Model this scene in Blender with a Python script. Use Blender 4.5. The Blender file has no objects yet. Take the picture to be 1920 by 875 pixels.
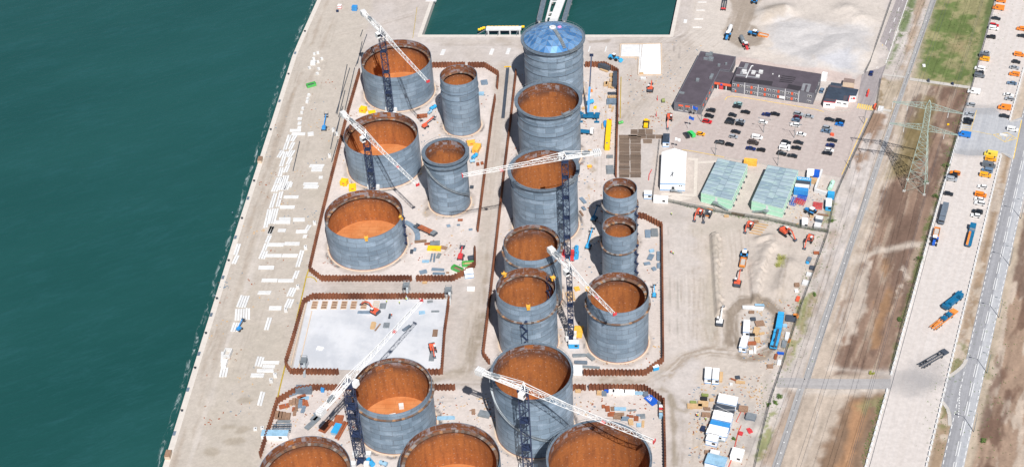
import bpy, math, random
import numpy as np
from mathutils import Vector, Matrix
random.seed(7)
R_ = math.radians
scene = bpy.context.scene
COL = scene.collection

# ------------------------------------------------------------------ camera (aerial photograph, 400 m up)
CAM_H = 400.0
FOC = 2755.0
_v = np.array([210.0, -3349.5, FOC]); ZC = -_v / np.linalg.norm(_v)
_d = np.array([223.0, 2267.5, FOC]); _d = _d - _d.dot(ZC) * ZC; YC = _d / np.linalg.norm(_d)
XC = -np.cross(YC, ZC)
if XC[0] < 0: XC = -XC
RM = np.array([XC, YC, ZC])
cam_d = bpy.data.cameras.new('camera'); cam = bpy.data.objects.new('camera', cam_d); COL.objects.link(cam)
cam_d.sensor_width = 36.0; cam_d.lens = FOC / 1920.0 * 36.0; cam_d.clip_start = 1.0; cam_d.clip_end = 9000.0
mw = Matrix.Identity(4)
for i in range(3):
    mw[i][0] = RM[i, 0]; mw[i][1] = RM[i, 1]; mw[i][2] = -RM[i, 2]
mw[2][3] = CAM_H
cam.matrix_world = mw
scene.camera = cam

# ------------------------------------------------------------------ sky and sun
SUN_EL = 51.0
SH_AZ = 107.0                        # direction in which shadows fall (degrees from +x)
w = bpy.data.worlds.new('World'); scene.world = w; w.use_nodes = True
nt = w.node_tree
sky = nt.nodes.new('ShaderNodeTexSky'); sky.sky_type = 'NISHITA'; sky.sun_disc = False
sky.sun_elevation = R_(SUN_EL)
sun_dir = Vector((-math.cos(R_(SH_AZ)) * math.cos(R_(SUN_EL)), -math.sin(R_(SH_AZ)) * math.cos(R_(SUN_EL)), math.sin(R_(SUN_EL))))
sky.sun_rotation = math.atan2(sun_dir.x, sun_dir.y)
sky.altitude = 0; sky.air_density = 1.0; sky.dust_density = 1.0; sky.ozone_density = 1.0
bg = nt.nodes['Background']; bg.inputs['Strength'].default_value = 0.05
nt.links.new(sky.outputs[0], bg.inputs[0])
sl = bpy.data.lights.new('sun', 'SUN'); sl.energy = 4.3; sl.angle = R_(0.5); sl.color = (1.0, 0.97, 0.945)
so = bpy.data.objects.new('sun', sl); COL.objects.link(so)
so.rotation_euler = (-sun_dir).to_track_quat('-Z', 'Y').to_euler()
vs = scene.view_settings
vs.view_transform = 'Standard'; vs.look = 'None'; vs.gamma = 1.0; vs.use_curve_mapping = False
vs.exposure = 0.5

# ------------------------------------------------------------------ helpers
def G(px, py, z=0.0):
    """photo pixel -> point of the place at height z (surveyed positions)"""
    c = RM @ np.array([px - 960.0, 437.5 - py, FOC])
    t = (z - CAM_H) / c[2]
    return Vector((c[0] * t, c[1] * t, z))
def g2(px, py, z=0.0):
    p = G(px, py, z); return (p.x, p.y)
def srgb(v):
    v /= 255.0
    return v / 12.92 if v <= 0.04045 else ((v + 0.055) / 1.055) ** 2.4
KALB = 0.72
def c3(r, g, b, k=KALB): return (srgb(r) * k, srgb(g) * k, srgb(b) * k)

class NT:
    def __init__(s, name):
        s.m = bpy.data.materials.new(name); s.m.use_nodes = True
        s.t = s.m.node_tree; s.b = s.t.nodes['Principled BSDF']
    def add(s, typ, **kw):
        n = s.t.nodes.new(typ)
        for k, v in kw.items(): setattr(n, k, v)
        return n
    def put(s, sock, v):
        if isinstance(v, bpy.types.NodeSocket): s.t.links.new(v, sock)
        elif isinstance(v, (tuple, list)):
            sock.default_value = tuple(v) + ((1.0,) if len(v) == 3 and len(sock.default_value) == 4 else ())
        else: sock.default_value = v
    def math(s, op, a, b=0.0, clamp=False):
        n = s.add('ShaderNodeMath', operation=op, use_clamp=clamp); s.put(n.inputs[0], a); s.put(n.inputs[1], b); return n.outputs[0]
    def mix(s, f, a, b, bt='MIX'):
        n = s.add('ShaderNodeMix', data_type='RGBA', blend_type=bt)
        s.put(n.inputs['Factor'], f) if False else s.put(n.inputs[0], f)
        s.put(n.inputs[6], a); s.put(n.inputs[7], b); return n.outputs[2]
    def noise(s, vec, scale, detail=3.0, rough=0.55, dist=0.0):
        n = s.add('ShaderNodeTexNoise'); s.put(n.inputs['Scale'], scale); s.put(n.inputs['Detail'], detail); s.put(n.inputs['Roughness'], rough)
        s.put(n.inputs['Distortion'], dist)
        if vec is not None: s.t.links.new(vec, n.inputs['Vector'])
        return n.outputs['Fac']
    def step(s, v, lo, hi, a=0.0, b=1.0):
        n = s.add('ShaderNodeMapRange', interpolation_type='SMOOTHSTEP'); s.put(n.inputs[0], v)
        for i, x in enumerate((lo, hi, a, b)): s.put(n.inputs[i + 1], x)
        return n.outputs[0]
    def pos(s): return s.add('ShaderNodeNewGeometry').outputs['Position']
    def along(s, vec, ang, sa_, sc):
        """coordinates (across*sc, along*sa_) for streaks that run in direction ang"""
        o = []
        for (dx, dy, k) in ((math.sin(ang), -math.cos(ang), sc), (math.cos(ang), math.sin(ang), sa_)):
            n = s.add('ShaderNodeVectorMath', operation='DOT_PRODUCT'); s.t.links.new(vec, n.inputs[0]); n.inputs[1].default_value = (dx * k, dy * k, 0); o.append(n.outputs['Value'])
        c = s.add('ShaderNodeCombineXYZ'); s.t.links.new(o[0], c.inputs[0]); s.t.links.new(o[1], c.inputs[1]); return c.outputs[0]
    def scaled(s, vec, sx, sy, sz, rz=0.0):
        n = s.add('ShaderNodeMapping'); s.t.links.new(vec, n.inputs[0]); n.inputs['Scale'].default_value = (sx, sy, sz); n.inputs['Rotation'].default_value = (0, 0, rz)
        return n.outputs[0]
    def uv(s): return s.add('ShaderNodeUVMap', uv_map='UVMap').outputs[0]
    def xyz(s, vec):
        n = s.add('ShaderNodeSeparateXYZ'); s.t.links.new(vec, n.inputs[0]); return n.outputs
    def rnd(s): return s.add('ShaderNodeObjectInfo').outputs['Random']
    def bump(s, h, strength, dist=0.1):
        n = s.add('ShaderNodeBump'); s.put(n.inputs['Strength'], strength); s.put(n.inputs['Distance'], dist); s.t.links.new(h, n.inputs['Height'])
        s.t.links.new(n.outputs[0], s.b.inputs['Normal'])
    def out(s, col, rough=0.8, metal=0.0, spec=0.5):
        s.put(s.b.inputs['Base Color'], col); s.put(s.b.inputs['Roughness'], rough); s.put(s.b.inputs['Metallic'], metal)
        s.put(s.b.inputs['Specular IOR Level'], spec); return s.m

def mat(name, rgb, rough=0.7, metal=0.0, var=0.14, scale=0.6, spec=0.4, orand=0.0):
    n = NT(name); p = n.pos()
    f = n.noise(p, scale, 4.0, 0.6)
    v = n.step(f, 0.3, 0.7, 1.0 - var, 1.0 + var)
    if orand: v = n.math('MULTIPLY', v, n.math('ADD', 1.0 - orand, n.math('MULTIPLY', n.rnd(), 2 * orand)))
    comb = n.add('ShaderNodeCombineColor'); 
    for i in range(3): n.put(comb.inputs[i], v)
    return n.out(n.mix(1.0, tuple(rgb) + (1.0,), comb.outputs[0], 'MULTIPLY'), rough, metal, spec)

class MB:
    def __init__(s): s.v = []; s.f = []; s.m = []; s.uv = None
    def add(s, vs_, fs, mi=0):
        o = len(s.v); s.v += [tuple(x) for x in vs_]; s.f += [tuple(i + o for i in f) for f in fs]; s.m += [mi] * len(fs)
        return s
    def box(s, x, y, z, sx, sy, sz, rz=0.0, mi=0, taper=1.0):
        """centre x,y ; bottom z"""
        ca, sa = math.cos(rz), math.sin(rz); vs_ = []
        for k, t in ((0, 1.0), (1, taper)):
            for dx, dy in ((-1, -1), (1, -1), (1, 1), (-1, 1)):
                a, b = dx * sx / 2 * t, dy * sy / 2 * t
                vs_.append((x + a * ca - b * sa, y + a * sa + b * ca, z + k * sz))
        return s.add(vs_, [(3, 2, 1, 0), (4, 5, 6, 7), (0, 1, 5, 4), (1, 2, 6, 5), (2, 3, 7, 6), (3, 0, 4, 7)], mi)
    def beam(s, p, q, w_=0.2, h_=None, mi=0):
        p = Vector(p); q = Vector(q); d = (q - p)
        if d.length < 1e-6: return s
        d.normalize(); up = Vector((0, 0, 1)) if abs(d.z) < 0.95 else Vector((1, 0, 0))
        a = d.cross(up).normalized(); b = a.cross(d); h_ = h_ or w_
        a = a * w_ / 2; b = b * h_ / 2
        vs_ = [p - a - b, p + a - b, p + a + b, p - a + b, q - a - b, q + a - b, q + a + b, q - a + b]
        return s.add(vs_, [(0, 3, 2, 1), (4, 5, 6, 7), (0, 1, 5, 4), (1, 2, 6, 5), (2, 3, 7, 6), (3, 0, 4, 7)], mi)
    def tube(s, pts, r, n=6, mi=0):
        pts = [Vector(p) for p in pts]; vs_ = []; fs = []
        for i, p in enumerate(pts):
            d = (pts[min(i + 1, len(pts) - 1)] - pts[max(i - 1, 0)]).normalized()
            up = Vector((0, 0, 1)) if abs(d.z) < 0.95 else Vector((1, 0, 0))
            a = d.cross(up).normalized(); b = a.cross(d)
            for k in range(n):
                t = 2 * math.pi * k / n; vs_.append(p + a * math.cos(t) * r + b * math.sin(t) * r)
        for i in range(len(pts) - 1):
            for k in range(n):
                fs.append((i * n + k, i * n + (k + 1) % n, (i + 1) * n + (k + 1) % n, (i + 1) * n + k))
        fs.append(tuple(range(n))[::-1]); fs.append(tuple((len(pts) - 1) * n + k for k in range(n)))
        return s.add(vs_, fs, mi)
    def cyl(s, x, y, z, r, h, n=16, r2=None, mi=0):
        r2 = r if r2 is None else r2
        vs_ = [(x + rr * math.cos(2 * math.pi * k / n), y + rr * math.sin(2 * math.pi * k / n), zz) for rr, zz in ((r, z), (r2, z + h)) for k in range(n)]
        fs = [(k, (k + 1) % n, n + (k + 1) % n, n + k) for k in range(n)] + [tuple(range(n))[::-1], tuple(range(n, 2 * n))]
        return s.add(vs_, fs, mi)
    def prism(s, poly, z0, z1, mi=0):
        n = len(poly); a = sum(poly[i][0] * poly[(i + 1) % n][1] - poly[(i + 1) % n][0] * poly[i][1] for i in range(n))
        if a < 0: poly = poly[::-1]
        vs_ = [(p[0], p[1], z0) for p in poly] + [(p[0], p[1], z1) for p in poly]
        return s.add(vs_, [tuple(range(n))[::-1], tuple(range(n, 2 * n))] + [(i, (i + 1) % n, n + (i + 1) % n, n + i) for i in range(n)], mi)
    def profile(s, prof, y0, y1, mi=0):
        """closed x-z profile (ccw seen from -y) extruded along y"""
        n = len(prof); vs_ = [(a, y0, b) for a, b in prof] + [(a, y1, b) for a, b in prof]
        return s.add(vs_, [tuple(range(n)), tuple(range(n, 2 * n))[::-1]] + [(i, n + i, n + (i + 1) % n, (i + 1) % n) for i in range(n)], mi)
    def annulus(s, ri, ro, z0, z1, n=72, mi=0):
        vs_ = []; 
        for r, z in ((ri, z0), (ro, z0), (ro, z1), (ri, z1)):
            vs_ += [(r * math.cos(2 * math.pi * k / n), r * math.sin(2 * math.pi * k / n), z) for k in range(n)]
        fs = []
        for j in range(4):
            for k in range(n):
                fs.append((j * n + k, j * n + (k + 1) % n, ((j + 1) % 4) * n + (k + 1) % n, ((j + 1) % 4) * n + k))
        return s.add(vs_, fs, mi)
    def mesh(s, name, mats, smooth=False):
        me = bpy.data.meshes.new(name); me.from_pydata(s.v, [], s.f)
        for m in (mats if isinstance(mats, (list, tuple)) else [mats]): me.materials.append(m)
        if any(s.m): me.polygons.foreach_set('material_index', s.m)
        if smooth: me.polygons.foreach_set('use_smooth', [True] * len(me.polygons))
        me.update(); return me
    def build(s, name, mats, parent=None, smooth=False, loc=None):
        o = bpy.data.objects.new(name, s.mesh(name, mats, smooth)); COL.objects.link(o)
        if parent is not None: o.parent = parent
        if loc is not None: o.location = loc
        return o

def tag(o, label=None, cat=None, group=None, kind=None):
    if label: o['label'] = label
    if cat: o['category'] = cat; o['kind'] = 'thing'
    if group: o['group'] = group
    if kind: o['kind'] = kind
    return o
def thing(name, label, cat, loc=(0, 0, 0), rz=0.0, group=None):
    o = bpy.data.objects.new(name, None); COL.objects.link(o)
    o.location = (loc[0], loc[1], loc[2] if len(loc) > 2 else 0.0); o.rotation_euler = (0, 0, rz)
    return tag(o, label, cat, group)
def dup(root, loc, rz, label=None, group=None, name=None):
    def cp(o, par):
        c = o.copy(); COL.objects.link(c); c.parent = par
        for ch in kids.get(o, []): cp(ch, c)
        return c
    kids = {}
    for ch in root.children_recursive: kids.setdefault(ch.parent, []).append(ch)
    c = cp(root, None); c.location = (loc[0], loc[1], loc[2] if len(loc) > 2 else 0.0); c.rotation_euler = (0, 0, rz)
    if label: c['label'] = label
    if group: c['group'] = group
    return c
ORD = ['zeroth', 'first', 'second', 'third', 'fourth', 'fifth', 'sixth', 'seventh', 'eighth', 'ninth', 'tenth', 'eleventh', 'twelfth', 'thirteenth',
       'fourteenth', 'fifteenth', 'sixteenth', 'seventeenth', 'eighteenth', 'nineteenth', 'twentieth', 'twenty-first', 'twenty-second', 'twenty-third', 'twenty-fourth', 'twenty-fifth', 'twenty-sixth', 'twenty-seventh', 'twenty-eighth', 'twenty-ninth', 'thirtieth']
def lattice(mb, secs, chord, brace, cross=True, closed=True):
    """secs: list of rings of corner points; chords + zigzag bracing on each face"""
    n = len(secs[0])
    for i in range(len(secs) - 1):
        A, B = secs[i], secs[i + 1]
        for k in range(n):
            k2 = (k + 1) % n
            mb.beam(A[k], B[k], chord)
            if (i + k) % 2 or cross: mb.beam(A[k], B[k2], brace)
            else: mb.beam(A[k2], B[k], brace)
            mb.beam(B[k], B[k2], brace)
    return mb

# ------------------------------------------------------------------ materials
M = {}
M['concrete'] = mat('concrete', c3(206, 200, 192), 0.9, var=0.07, scale=0.4)
M['quay'] = mat('quay_concrete', c3(226, 218, 208), 0.9, var=0.05, scale=0.5)
M['white'] = mat('white_paint', (0.80, 0.80, 0.79), 0.55, var=0.04)
M['slabwhite'] = mat('pale_concrete', (0.61, 0.61, 0.60), 0.9, var=0.06, orand=0.07)
M['offwhite'] = mat('off_white', (0.62, 0.62, 0.61), 0.6, var=0.06)
M['grey'] = mat('grey_steel', c3(120, 132, 145), 0.55, var=0.12)
M['dkgrey'] = mat('dark_grey_paint', c3(88, 96, 108, 0.6), 0.55, var=0.1)
M['black'] = mat('black_rubber', (0.02, 0.02, 0.022), 0.8)
M['navy'] = mat('navy_paint', (0.022, 0.034, 0.075), 0.5, var=0.2)
M['cranewhite'] = mat('crane_white', (0.80, 0.80, 0.78), 0.5, var=0.03)
M['red'] = mat('red_paint', (0.55, 0.05, 0.055), 0.45)
M['orangered'] = mat('orange_red_paint', (0.66, 0.11, 0.05), 0.45)
M['orange'] = mat('orange_paint', (0.68, 0.24, 0.05), 0.45)
M['yellow'] = mat('yellow_paint', (0.85, 0.50, 0.01), 0.5, var=0.06)
M['blue'] = mat('blue_paint', (0.04, 0.24, 0.54), 0.45, var=0.08)
M['skyblue'] = mat('sky_blue_paint', (0.04, 0.33, 0.62), 0.45, var=0.08)
M['deepblue'] = mat('deep_blue_paint', (0.015, 0.10, 0.48), 0.5)
M['petrol'] = mat('petrol_blue_paint', (0.01, 0.13, 0.26), 0.45, var=0.12)
M['lightblue'] = mat('light_blue_plate', c3(160, 200, 225), 0.5)
M['green'] = mat('green_paint', (0.08, 0.38, 0.09), 0.5)
M['lime'] = mat('olive_paint', (0.22, 0.26, 0.08), 0.6)
M['amber'] = mat('amber_paint', (0.80, 0.42, 0.06), 0.55)
M['mint'] = mat('mint_tank', (0.45, 0.72, 0.56), 0.5, var=0.05)
M['wood'] = mat('raw_timber', c3(216, 180, 134), 0.85, var=0.12, scale=2.0)
M['brownwood'] = mat('weathered_timber', c3(160, 128, 105, 0.7), 0.9, var=0.2, scale=1.5, orand=0.2)
M['rustplate'] = mat('rusty_plate', c3(165, 95, 62, 0.75), 0.85, var=0.2, orand=0.15)
M['greyplate'] = mat('galvanised_plate', c3(150, 170, 188, 0.7), 0.5, 0.3, var=0.15, orand=0.12)
M['galv'] = mat('galvanised_steel', c3(168, 176, 180), 0.45, 0.4, var=0.15)
M['glass'] = mat('dark_glass', (0.012, 0.016, 0.022), 0.08, spec=0.8)
M['pylon'] = mat('pylon_steel', c3(172, 190, 180, 0.85), 0.6, 0.1, var=0.1)
M['cream'] = mat('cream_blocks', c3(228, 206, 182), 0.9, var=0.08)
M['yline'] = mat('yellow_road_paint', (0.72, 0.50, 0.10), 0.7, var=0.15, scale=3)
M['wline'] = mat('white_road_paint', (0.72, 0.72, 0.70), 0.7, var=0.08, scale=3)
M['rope'] = mat('yellow_hose', c3(205, 178, 70), 0.7)
M['orangecable'] = mat('red_hose', c3(215, 90, 75), 0.7)
M['hivis'] = mat('hi_vis', (0.65, 0.80, 0.05), 0.8)
M['skin'] = mat('workwear', (0.05, 0.06, 0.12), 0.9)

def mat_tank_out():
    n = NT('tank_outer_steel'); uv = n.uv()
    def brick(c1, c2, mo, ms, bias=0.0):
        b = n.add('ShaderNodeTexBrick', offset=0.43, offset_frequency=2, squash=1.0)
        n.t.links.new(uv, b.inputs['Vector']); n.put(b.inputs['Color1'], c1); n.put(b.inputs['Color2'], c2); n.put(b.inputs['Mortar'], mo)
        n.put(b.inputs['Scale'], 1.0); n.put(b.inputs['Mortar Size'], ms); n.put(b.inputs['Mortar Smooth'], 0.3); n.put(b.inputs['Bias'], bias)
        n.put(b.inputs['Brick Width'], 8.2); n.put(b.inputs['Row Height'], 2.45); return b
    b = brick(c3(130, 149, 166, .82), c3(154, 173, 190, .82), c3(104, 98, 96, 0.6), 0.07)
    col = b.outputs['Color']
    p = n.pos(); nz = n.noise(p, 0.22, 4, 0.62)
    r = n.rnd()
    light = n.step(n.noise(n.scaled(uv, 0.16, 0.42, 1), 1.0, 2, 0.6), 0.54, 0.72)
    wc = n.add('ShaderNodeTexWhiteNoise', noise_dimensions='2D'); wf = n.add('ShaderNodeVectorMath', operation='FLOOR'); n.t.links.new(n.scaled(uv, 1 / 4.1, 1 / 2.45, 1), wf.inputs[0]); n.t.links.new(wf.outputs[0], wc.inputs['Vector'])
    col = n.mix(n.step(wc.outputs['Value'], 0.8, 0.84, 0.0, 0.3), col, c3(182, 204, 224, .86))
    col = n.mix(n.step(wc.outputs['Value'], 0.12, 0.09, 0.0, 0.2), col, c3(98, 110, 120))
    col = n.mix(n.math('MULTIPLY', light, 0.6), col, c3(184, 202, 220, .84))
    col = n.mix(n.step(nz, 0.3, 0.75, 0.0, 0.35), col, c3(104, 124, 142))
    streak = n.noise(n.scaled(uv, 1.6, 0.09, 1), 1.0, 3, 0.6)
    col = n.mix(n.step(streak, 0.55, 0.75, 0.0, 0.3), col, c3(88, 96, 104))
    rust = n.step(n.noise(n.scaled(uv, 0.5, 0.35, 1), 1.0, 5, 0.75), 0.66, 0.74)
    col = n.mix(n.math('MULTIPLY', rust, 0.55), col, c3(125, 88, 66))
    fine = n.math('MULTIPLY', n.step(n.noise(uv, 2.4, 4, 0.7), 0.25, 0.75, 0.86, 1.14), n.math('ADD', 0.93, n.math('MULTIPLY', r, 0.14)))
    cc = n.add('ShaderNodeCombineColor'); [n.put(cc.inputs[i], fine) for i in range(3)]
    col = n.mix(1.0, col, cc.outputs[0], 'MULTIPLY')
    n.bump(b.outputs['Fac'], 0.25, 0.05)
    return n.out(col, 0.5, 0.15)
def mat_tank_in():
    n = NT('tank_inner_rust'); uv = n.uv()
    b = n.add('ShaderNodeTexBrick', offset=0.37, offset_frequency=2)
    n.t.links.new(uv, b.inputs['Vector'])
    for k, v in (('Color1', c3(122, 80, 60, .66)), ('Color2', c3(156, 98, 64, .66)), ('Mortar', c3(96, 66, 54)), ('Scale', 1.0), ('Mortar Size', 0.06), ('Brick Width', 6.6), ('Row Height', 2.45)): n.put(b.inputs[k], v)
    col = b.outputs['Color']
    x, y, _ = n.xyz(uv)
    low = n.step(y, -9.0, -4.5, 1.0, 0.0)                 # lower courses: fresher orange rust
    orange = n.mix(n.step(n.noise(n.scaled(uv, 0.5, 0.09, 1), 1.0, 4, 0.6), 0.35, 0.75), c3(198, 122, 66, .76), c3(162, 98, 58, .74))
    col = n.mix(n.math('MULTIPLY', low, 0.8), col, orange)
    cell = n.add('ShaderNodeTexWhiteNoise', noise_dimensions='2D')
    fl = n.add('ShaderNodeVectorMath', operation='FLOOR'); n.t.links.new(n.scaled(uv, 1 / 3.3, 1 / 2.45, 1), fl.inputs[0]); n.t.links.new(fl.outputs[0], cell.inputs['Vector'])
    bright = n.step(cell.outputs['Value'], 0.93, 0.96)
    col = n.mix(n.math('MULTIPLY', bright, 0.7), col, c3(190, 116, 62, .7))
    # pale primed weld zones near the top
    up = n.step(y, -7.5, -1.0, 0.0, 1.0)
    pale = n.step(n.noise(n.scaled(uv, 0.45, 0.8, 1), 1.0, 4, 0.7), 0.56, 0.66)
    seam = n.step(b.outputs['Fac'], 0.2, 0.8)
    pm = n.math('MULTIPLY', n.math('MAXIMUM', n.math('MULTIPLY', pale, 0.75), n.math('MULTIPLY', seam, n.step(n.noise(uv, 0.35, 2, 0.5), 0.42, 0.55))), up, True)
    col = n.mix(pm, col, c3(168, 166, 172))
    c2 = n.add('ShaderNodeTexWhiteNoise', noise_dimensions='2D'); f2 = n.add('ShaderNodeVectorMath', operation='FLOOR'); n.t.links.new(n.scaled(uv, 1 / 1.9, 1 / 1.2, 1), f2.inputs[0]); n.t.links.new(f2.outputs[0], c2.inputs['Vector'])
    blk = n.math('MULTIPLY', n.math('MULTIPLY', n.step(c2.outputs['Value'], 0.66, 0.72), n.step(y, -5.0, -2.5, 0.0, 0.7)), n.step(n.noise(uv, 0.25, 3, 0.6), 0.4, 0.55))
    col = n.mix(blk, col, n.mix(n.noise(uv, 1.5, 3, 0.6), c3(120, 110, 112), c3(206, 206, 214)))
    # rows of small pale scaffold clips
    fx = n.math('FRACT', n.math('MULTIPLY', x, 1 / 2.2)); fy = n.math('FRACT', n.math('MULTIPLY', y, 1 / 2.45))
    a = n.math('LESS_THAN', n.math('ABSOLUTE', n.math('SUBTRACT', fx, 0.5)), 0.10)
    c_ = n.math('LESS_THAN', n.math('ABSOLUTE', n.math('SUBTRACT', fy, 0.55)), 0.055)
    on = n.math('MULTIPLY', n.math('MULTIPLY', a, c_), n.step(n.noise(uv, 0.4, 1, 0.5), 0.42, 0.56))
    col = n.mix(n.math('MULTIPLY', on, 0.5), col, c3(225, 205, 190))
    fine = n.step(n.noise(uv, 1.2, 5, 0.7), 0.25, 0.75, 0.8, 1.18)
    cc = n.add('ShaderNodeCombineColor'); [n.put(cc.inputs[i], fine) for i in range(3)]
    col = n.mix(1.0, col, cc.outputs[0], 'MULTIPLY')
    n.bump(n.noise(uv, 2.0, 4), 0.2, 0.05)
    return n.out(col, 0.85, 0.0, 0.25)
def mat_ring():
    """blocky weathered ring: alternating rusty / pale / grey segments"""
    n = NT('girder_ring'); uv = n.uv(); x, y, _ = n.xyz(uv)
    wn = n.add('ShaderNodeTexWhiteNoise', noise_dimensions='1D')
    n.t.links.new(n.math('FLOOR', n.math('MULTIPLY', x, 1 / 1.15)), wn.inputs['W'])
    r = n.add('ShaderNodeValToRGB'); r.color_ramp.interpolation = 'CONSTANT'
    e = r.color_ramp.elements; cols = [(0, (128, 96, 76)), (0.32, (118, 106, 98)), (0.55, (158, 150, 144)), (0.72, (104, 82, 68)), (0.88, (176, 132, 94))]
    e[0].color = c3(*cols[0][1]) + (1,); e[1].position = cols[1][0]; e[1].color = c3(*cols[1][1]) + (1,)
    for p_, cl in cols[2:]:
        q = e.new(p_); q.color = c3(*cl) + (1,)
    n.t.links.new(wn.outputs['Value'], r.inputs[0])
    nz = n.step(n.noise(uv, 1.4, 4, 0.7), 0.3, 0.7, 0.75, 1.15)
    cc = n.add('ShaderNodeCombineColor'); [n.put(cc.inputs[i], nz) for i in range(3)]
    return n.out(n.mix(1.0, r.outputs[0], cc.outputs[0], 'MULTIPLY'), 0.8)
M['tank_out'] = mat_tank_out(); M['tank_in'] = mat_tank_in(); M['ring'] = mat_ring()
M['ringgrey'] = mat('ring_grey', c3(118, 132, 145, 0.72), 0.55, 0.1, var=0.2, scale=0.8)
n = NT('tank_floor_rust'); p = n.pos()
fcol = n.mix(n.step(n.noise(p, 0.18, 4, 0.6), 0.35, 0.65), c3(202, 128, 76, .74), c3(214, 144, 92, .76))
bt = n.add('ShaderNodeTexBrick'); n.t.links.new(p, bt.inputs['Vector'])
for k, v in (('Color1', (0, 0, 0)), ('Color2', (0, 0, 0)), ('Mortar', (1, 1, 1)), ('Scale', 1.0), ('Mortar Size', 0.05), ('Brick Width', 7.0), ('Row Height', 2.2)): n.put(bt.inputs[k], v)
fcol = n.mix(n.math('MULTIPLY', bt.outputs['Color'], 0.5), fcol, c3(130, 78, 48))
M['tank_floor'] = n.out(fcol, 0.85, 0, 0.2)
def mat_sheetpile():
    n = NT('rusty_sheet_pile'); p = n.pos(); g = n.noise(p, 0.12, 4, 0.6)
    col = n.mix(n.step(g, 0.35, 0.62), c3(112, 70, 54), c3(152, 98, 72))
    st = n.noise(n.scaled(p, 2.2, 2.2, 0.35), 1.0, 3, 0.6)
    col = n.mix(n.step(st, 0.5, 0.75, 0.0, 0.5), col, c3(92, 52, 40))
    return n.out(col, 0.85, 0, 0.25)
M['pile'] = mat_sheetpile()
def mat_slab():
    n = NT('smooth_slab_concrete'); p = n.pos(); g = n.noise(p, 0.06, 5, 0.65)
    col = n.mix(n.step(g, 0.35, 0.65), c3(206, 209, 214), c3(230, 231, 233))
    n2 = n.noise(n.scaled(p, 0.4, 0.15, 1), 1.0, 4, 0.6)
    col = n.mix(n.step(n2, 0.5, 0.72, 0.0, 0.4), col, c3(232, 234, 238))
    return n.out(col, 0.6)
M['slab'] = mat_slab()
def mat_asphalt(name, base, streak, rz=0.0):
    n = NT(name); p = n.pos()
    s = n.noise(n.along(p, R_(90) - rz, 0.015, 0.7), 1.0, 3, 0.6)
    col = n.mix(n.step(s, 0.35, 0.68), base, streak)
    g = n.step(n.noise(p, 0.5, 5, 0.7), 0.25, 0.75, 0.9, 1.1)
    cc = n.add('ShaderNodeCombineColor'); [n.put(cc.inputs[i], g) for i in range(3)]
    return n.out(n.mix(1.0, col, cc.outputs[0], 'MULTIPLY'), 0.9, 0, 0.3)
TILT = R_(18.2)
M['road'] = mat_asphalt('road_asphalt', c3(156, 156, 159), c3(174, 174, 177), TILT)
M['roadlight'] = mat_asphalt('worn_light_asphalt', c3(182, 184, 188), c3(196, 197, 199), TILT)
M['roadpink'] = mat_asphalt('pinkish_asphalt', c3(160, 152, 152), c3(176, 168, 167), TILT)
M['path'] = mat_asphalt('path_asphalt', c3(170, 168, 167), c3(182, 180, 178), TILT)
M['access'] = mat_asphalt('access_asphalt', c3(178, 174, 172), c3(186, 182, 180), R_(90))
M['paving'] = mat_asphalt('pink_paving', c3(196, 182, 175), c3(200, 187, 180), TILT)
M['gravelstrip'] = mat_asphalt('pale_gravel', c3(216, 207, 200), c3(221, 213, 207), TILT)
M['roofdark'] = mat('bitumen_roof', c3(92, 84, 92, 0.75), 0.85, var=0.12, scale=0.3)
M['facade'] = mat('grey_cladding', c3(120, 120, 128, 0.75), 0.7, var=0.04)
M['roofblue'] = mat('dark_blue_roof', c3(66, 78, 94, 0.7), 0.7, var=0.2, scale=0.4)
M['mintwall'] = mat('mint_cladding', (0.40, 0.68, 0.50), 0.7, var=0.04)
def mat_modroof():
    n = NT('module_roof'); uv = n.uv(); x, y, _ = n.xyz(uv)
    wn = n.add('ShaderNodeTexWhiteNoise', noise_dimensions='2D'); fl = n.add('ShaderNodeVectorMath', operation='FLOOR'); n.t.links.new(uv, fl.inputs[0]); n.t.links.new(fl.outputs[0], wn.inputs['Vector'])
    base = n.mix(wn.outputs['Value'], c3(150, 172, 184), c3(184, 202, 210))
    g = n.noise(n.scaled(n.pos(), 0.35, 0.8, 1), 1.0, 3, 0.6)
    base = n.mix(n.step(g, 0.44, 0.66, 0.0, 0.5), base, c3(200, 228, 214))
    fy = n.math('FRACT', y); edge = n.math('MAXIMUM', n.math('LESS_THAN', fy, 0.07), n.math('GREATER_THAN', fy, 0.97))
    fx = n.math('FRACT', x); edge = n.math('MAXIMUM', edge, n.math('LESS_THAN', fx, 0.02))
    return n.out(n.mix(n.math('MULTIPLY', edge, 0.8), base, c3(110, 128, 138)), 0.5)
M['modroof'] = mat_modroof()
def mat_plank(name, a, b):
    n = NT(name); p = n.add('ShaderNodeTexCoord').outputs['Object']
    w_ = n.add('ShaderNodeTexBrick'); n.t.links.new(p, w_.inputs['Vector'])
    for k, v in (('Color1', a), ('Color2', b), ('Mortar', tuple(x * 0.4 for x in a)), ('Scale', 1.0), ('Mortar Size', 0.04), ('Brick Width', 5.0), ('Row Height', 0.28)): n.put(w_.inputs[k], v)
    v = n.math('ADD', 0.75, n.math('MULTIPLY', n.rnd(), 0.5)); cc = n.add('ShaderNodeCombineColor'); [n.put(cc.inputs[i], v) for i in range(3)]
    return n.out(n.mix(1.0, w_.outputs['Color'], cc.outputs[0], 'MULTIPLY'), 0.9)
M['mats'] = mat_plank('timber_mat', c3(128, 108, 94, 0.7), c3(150, 130, 112, 0.7))
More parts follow.
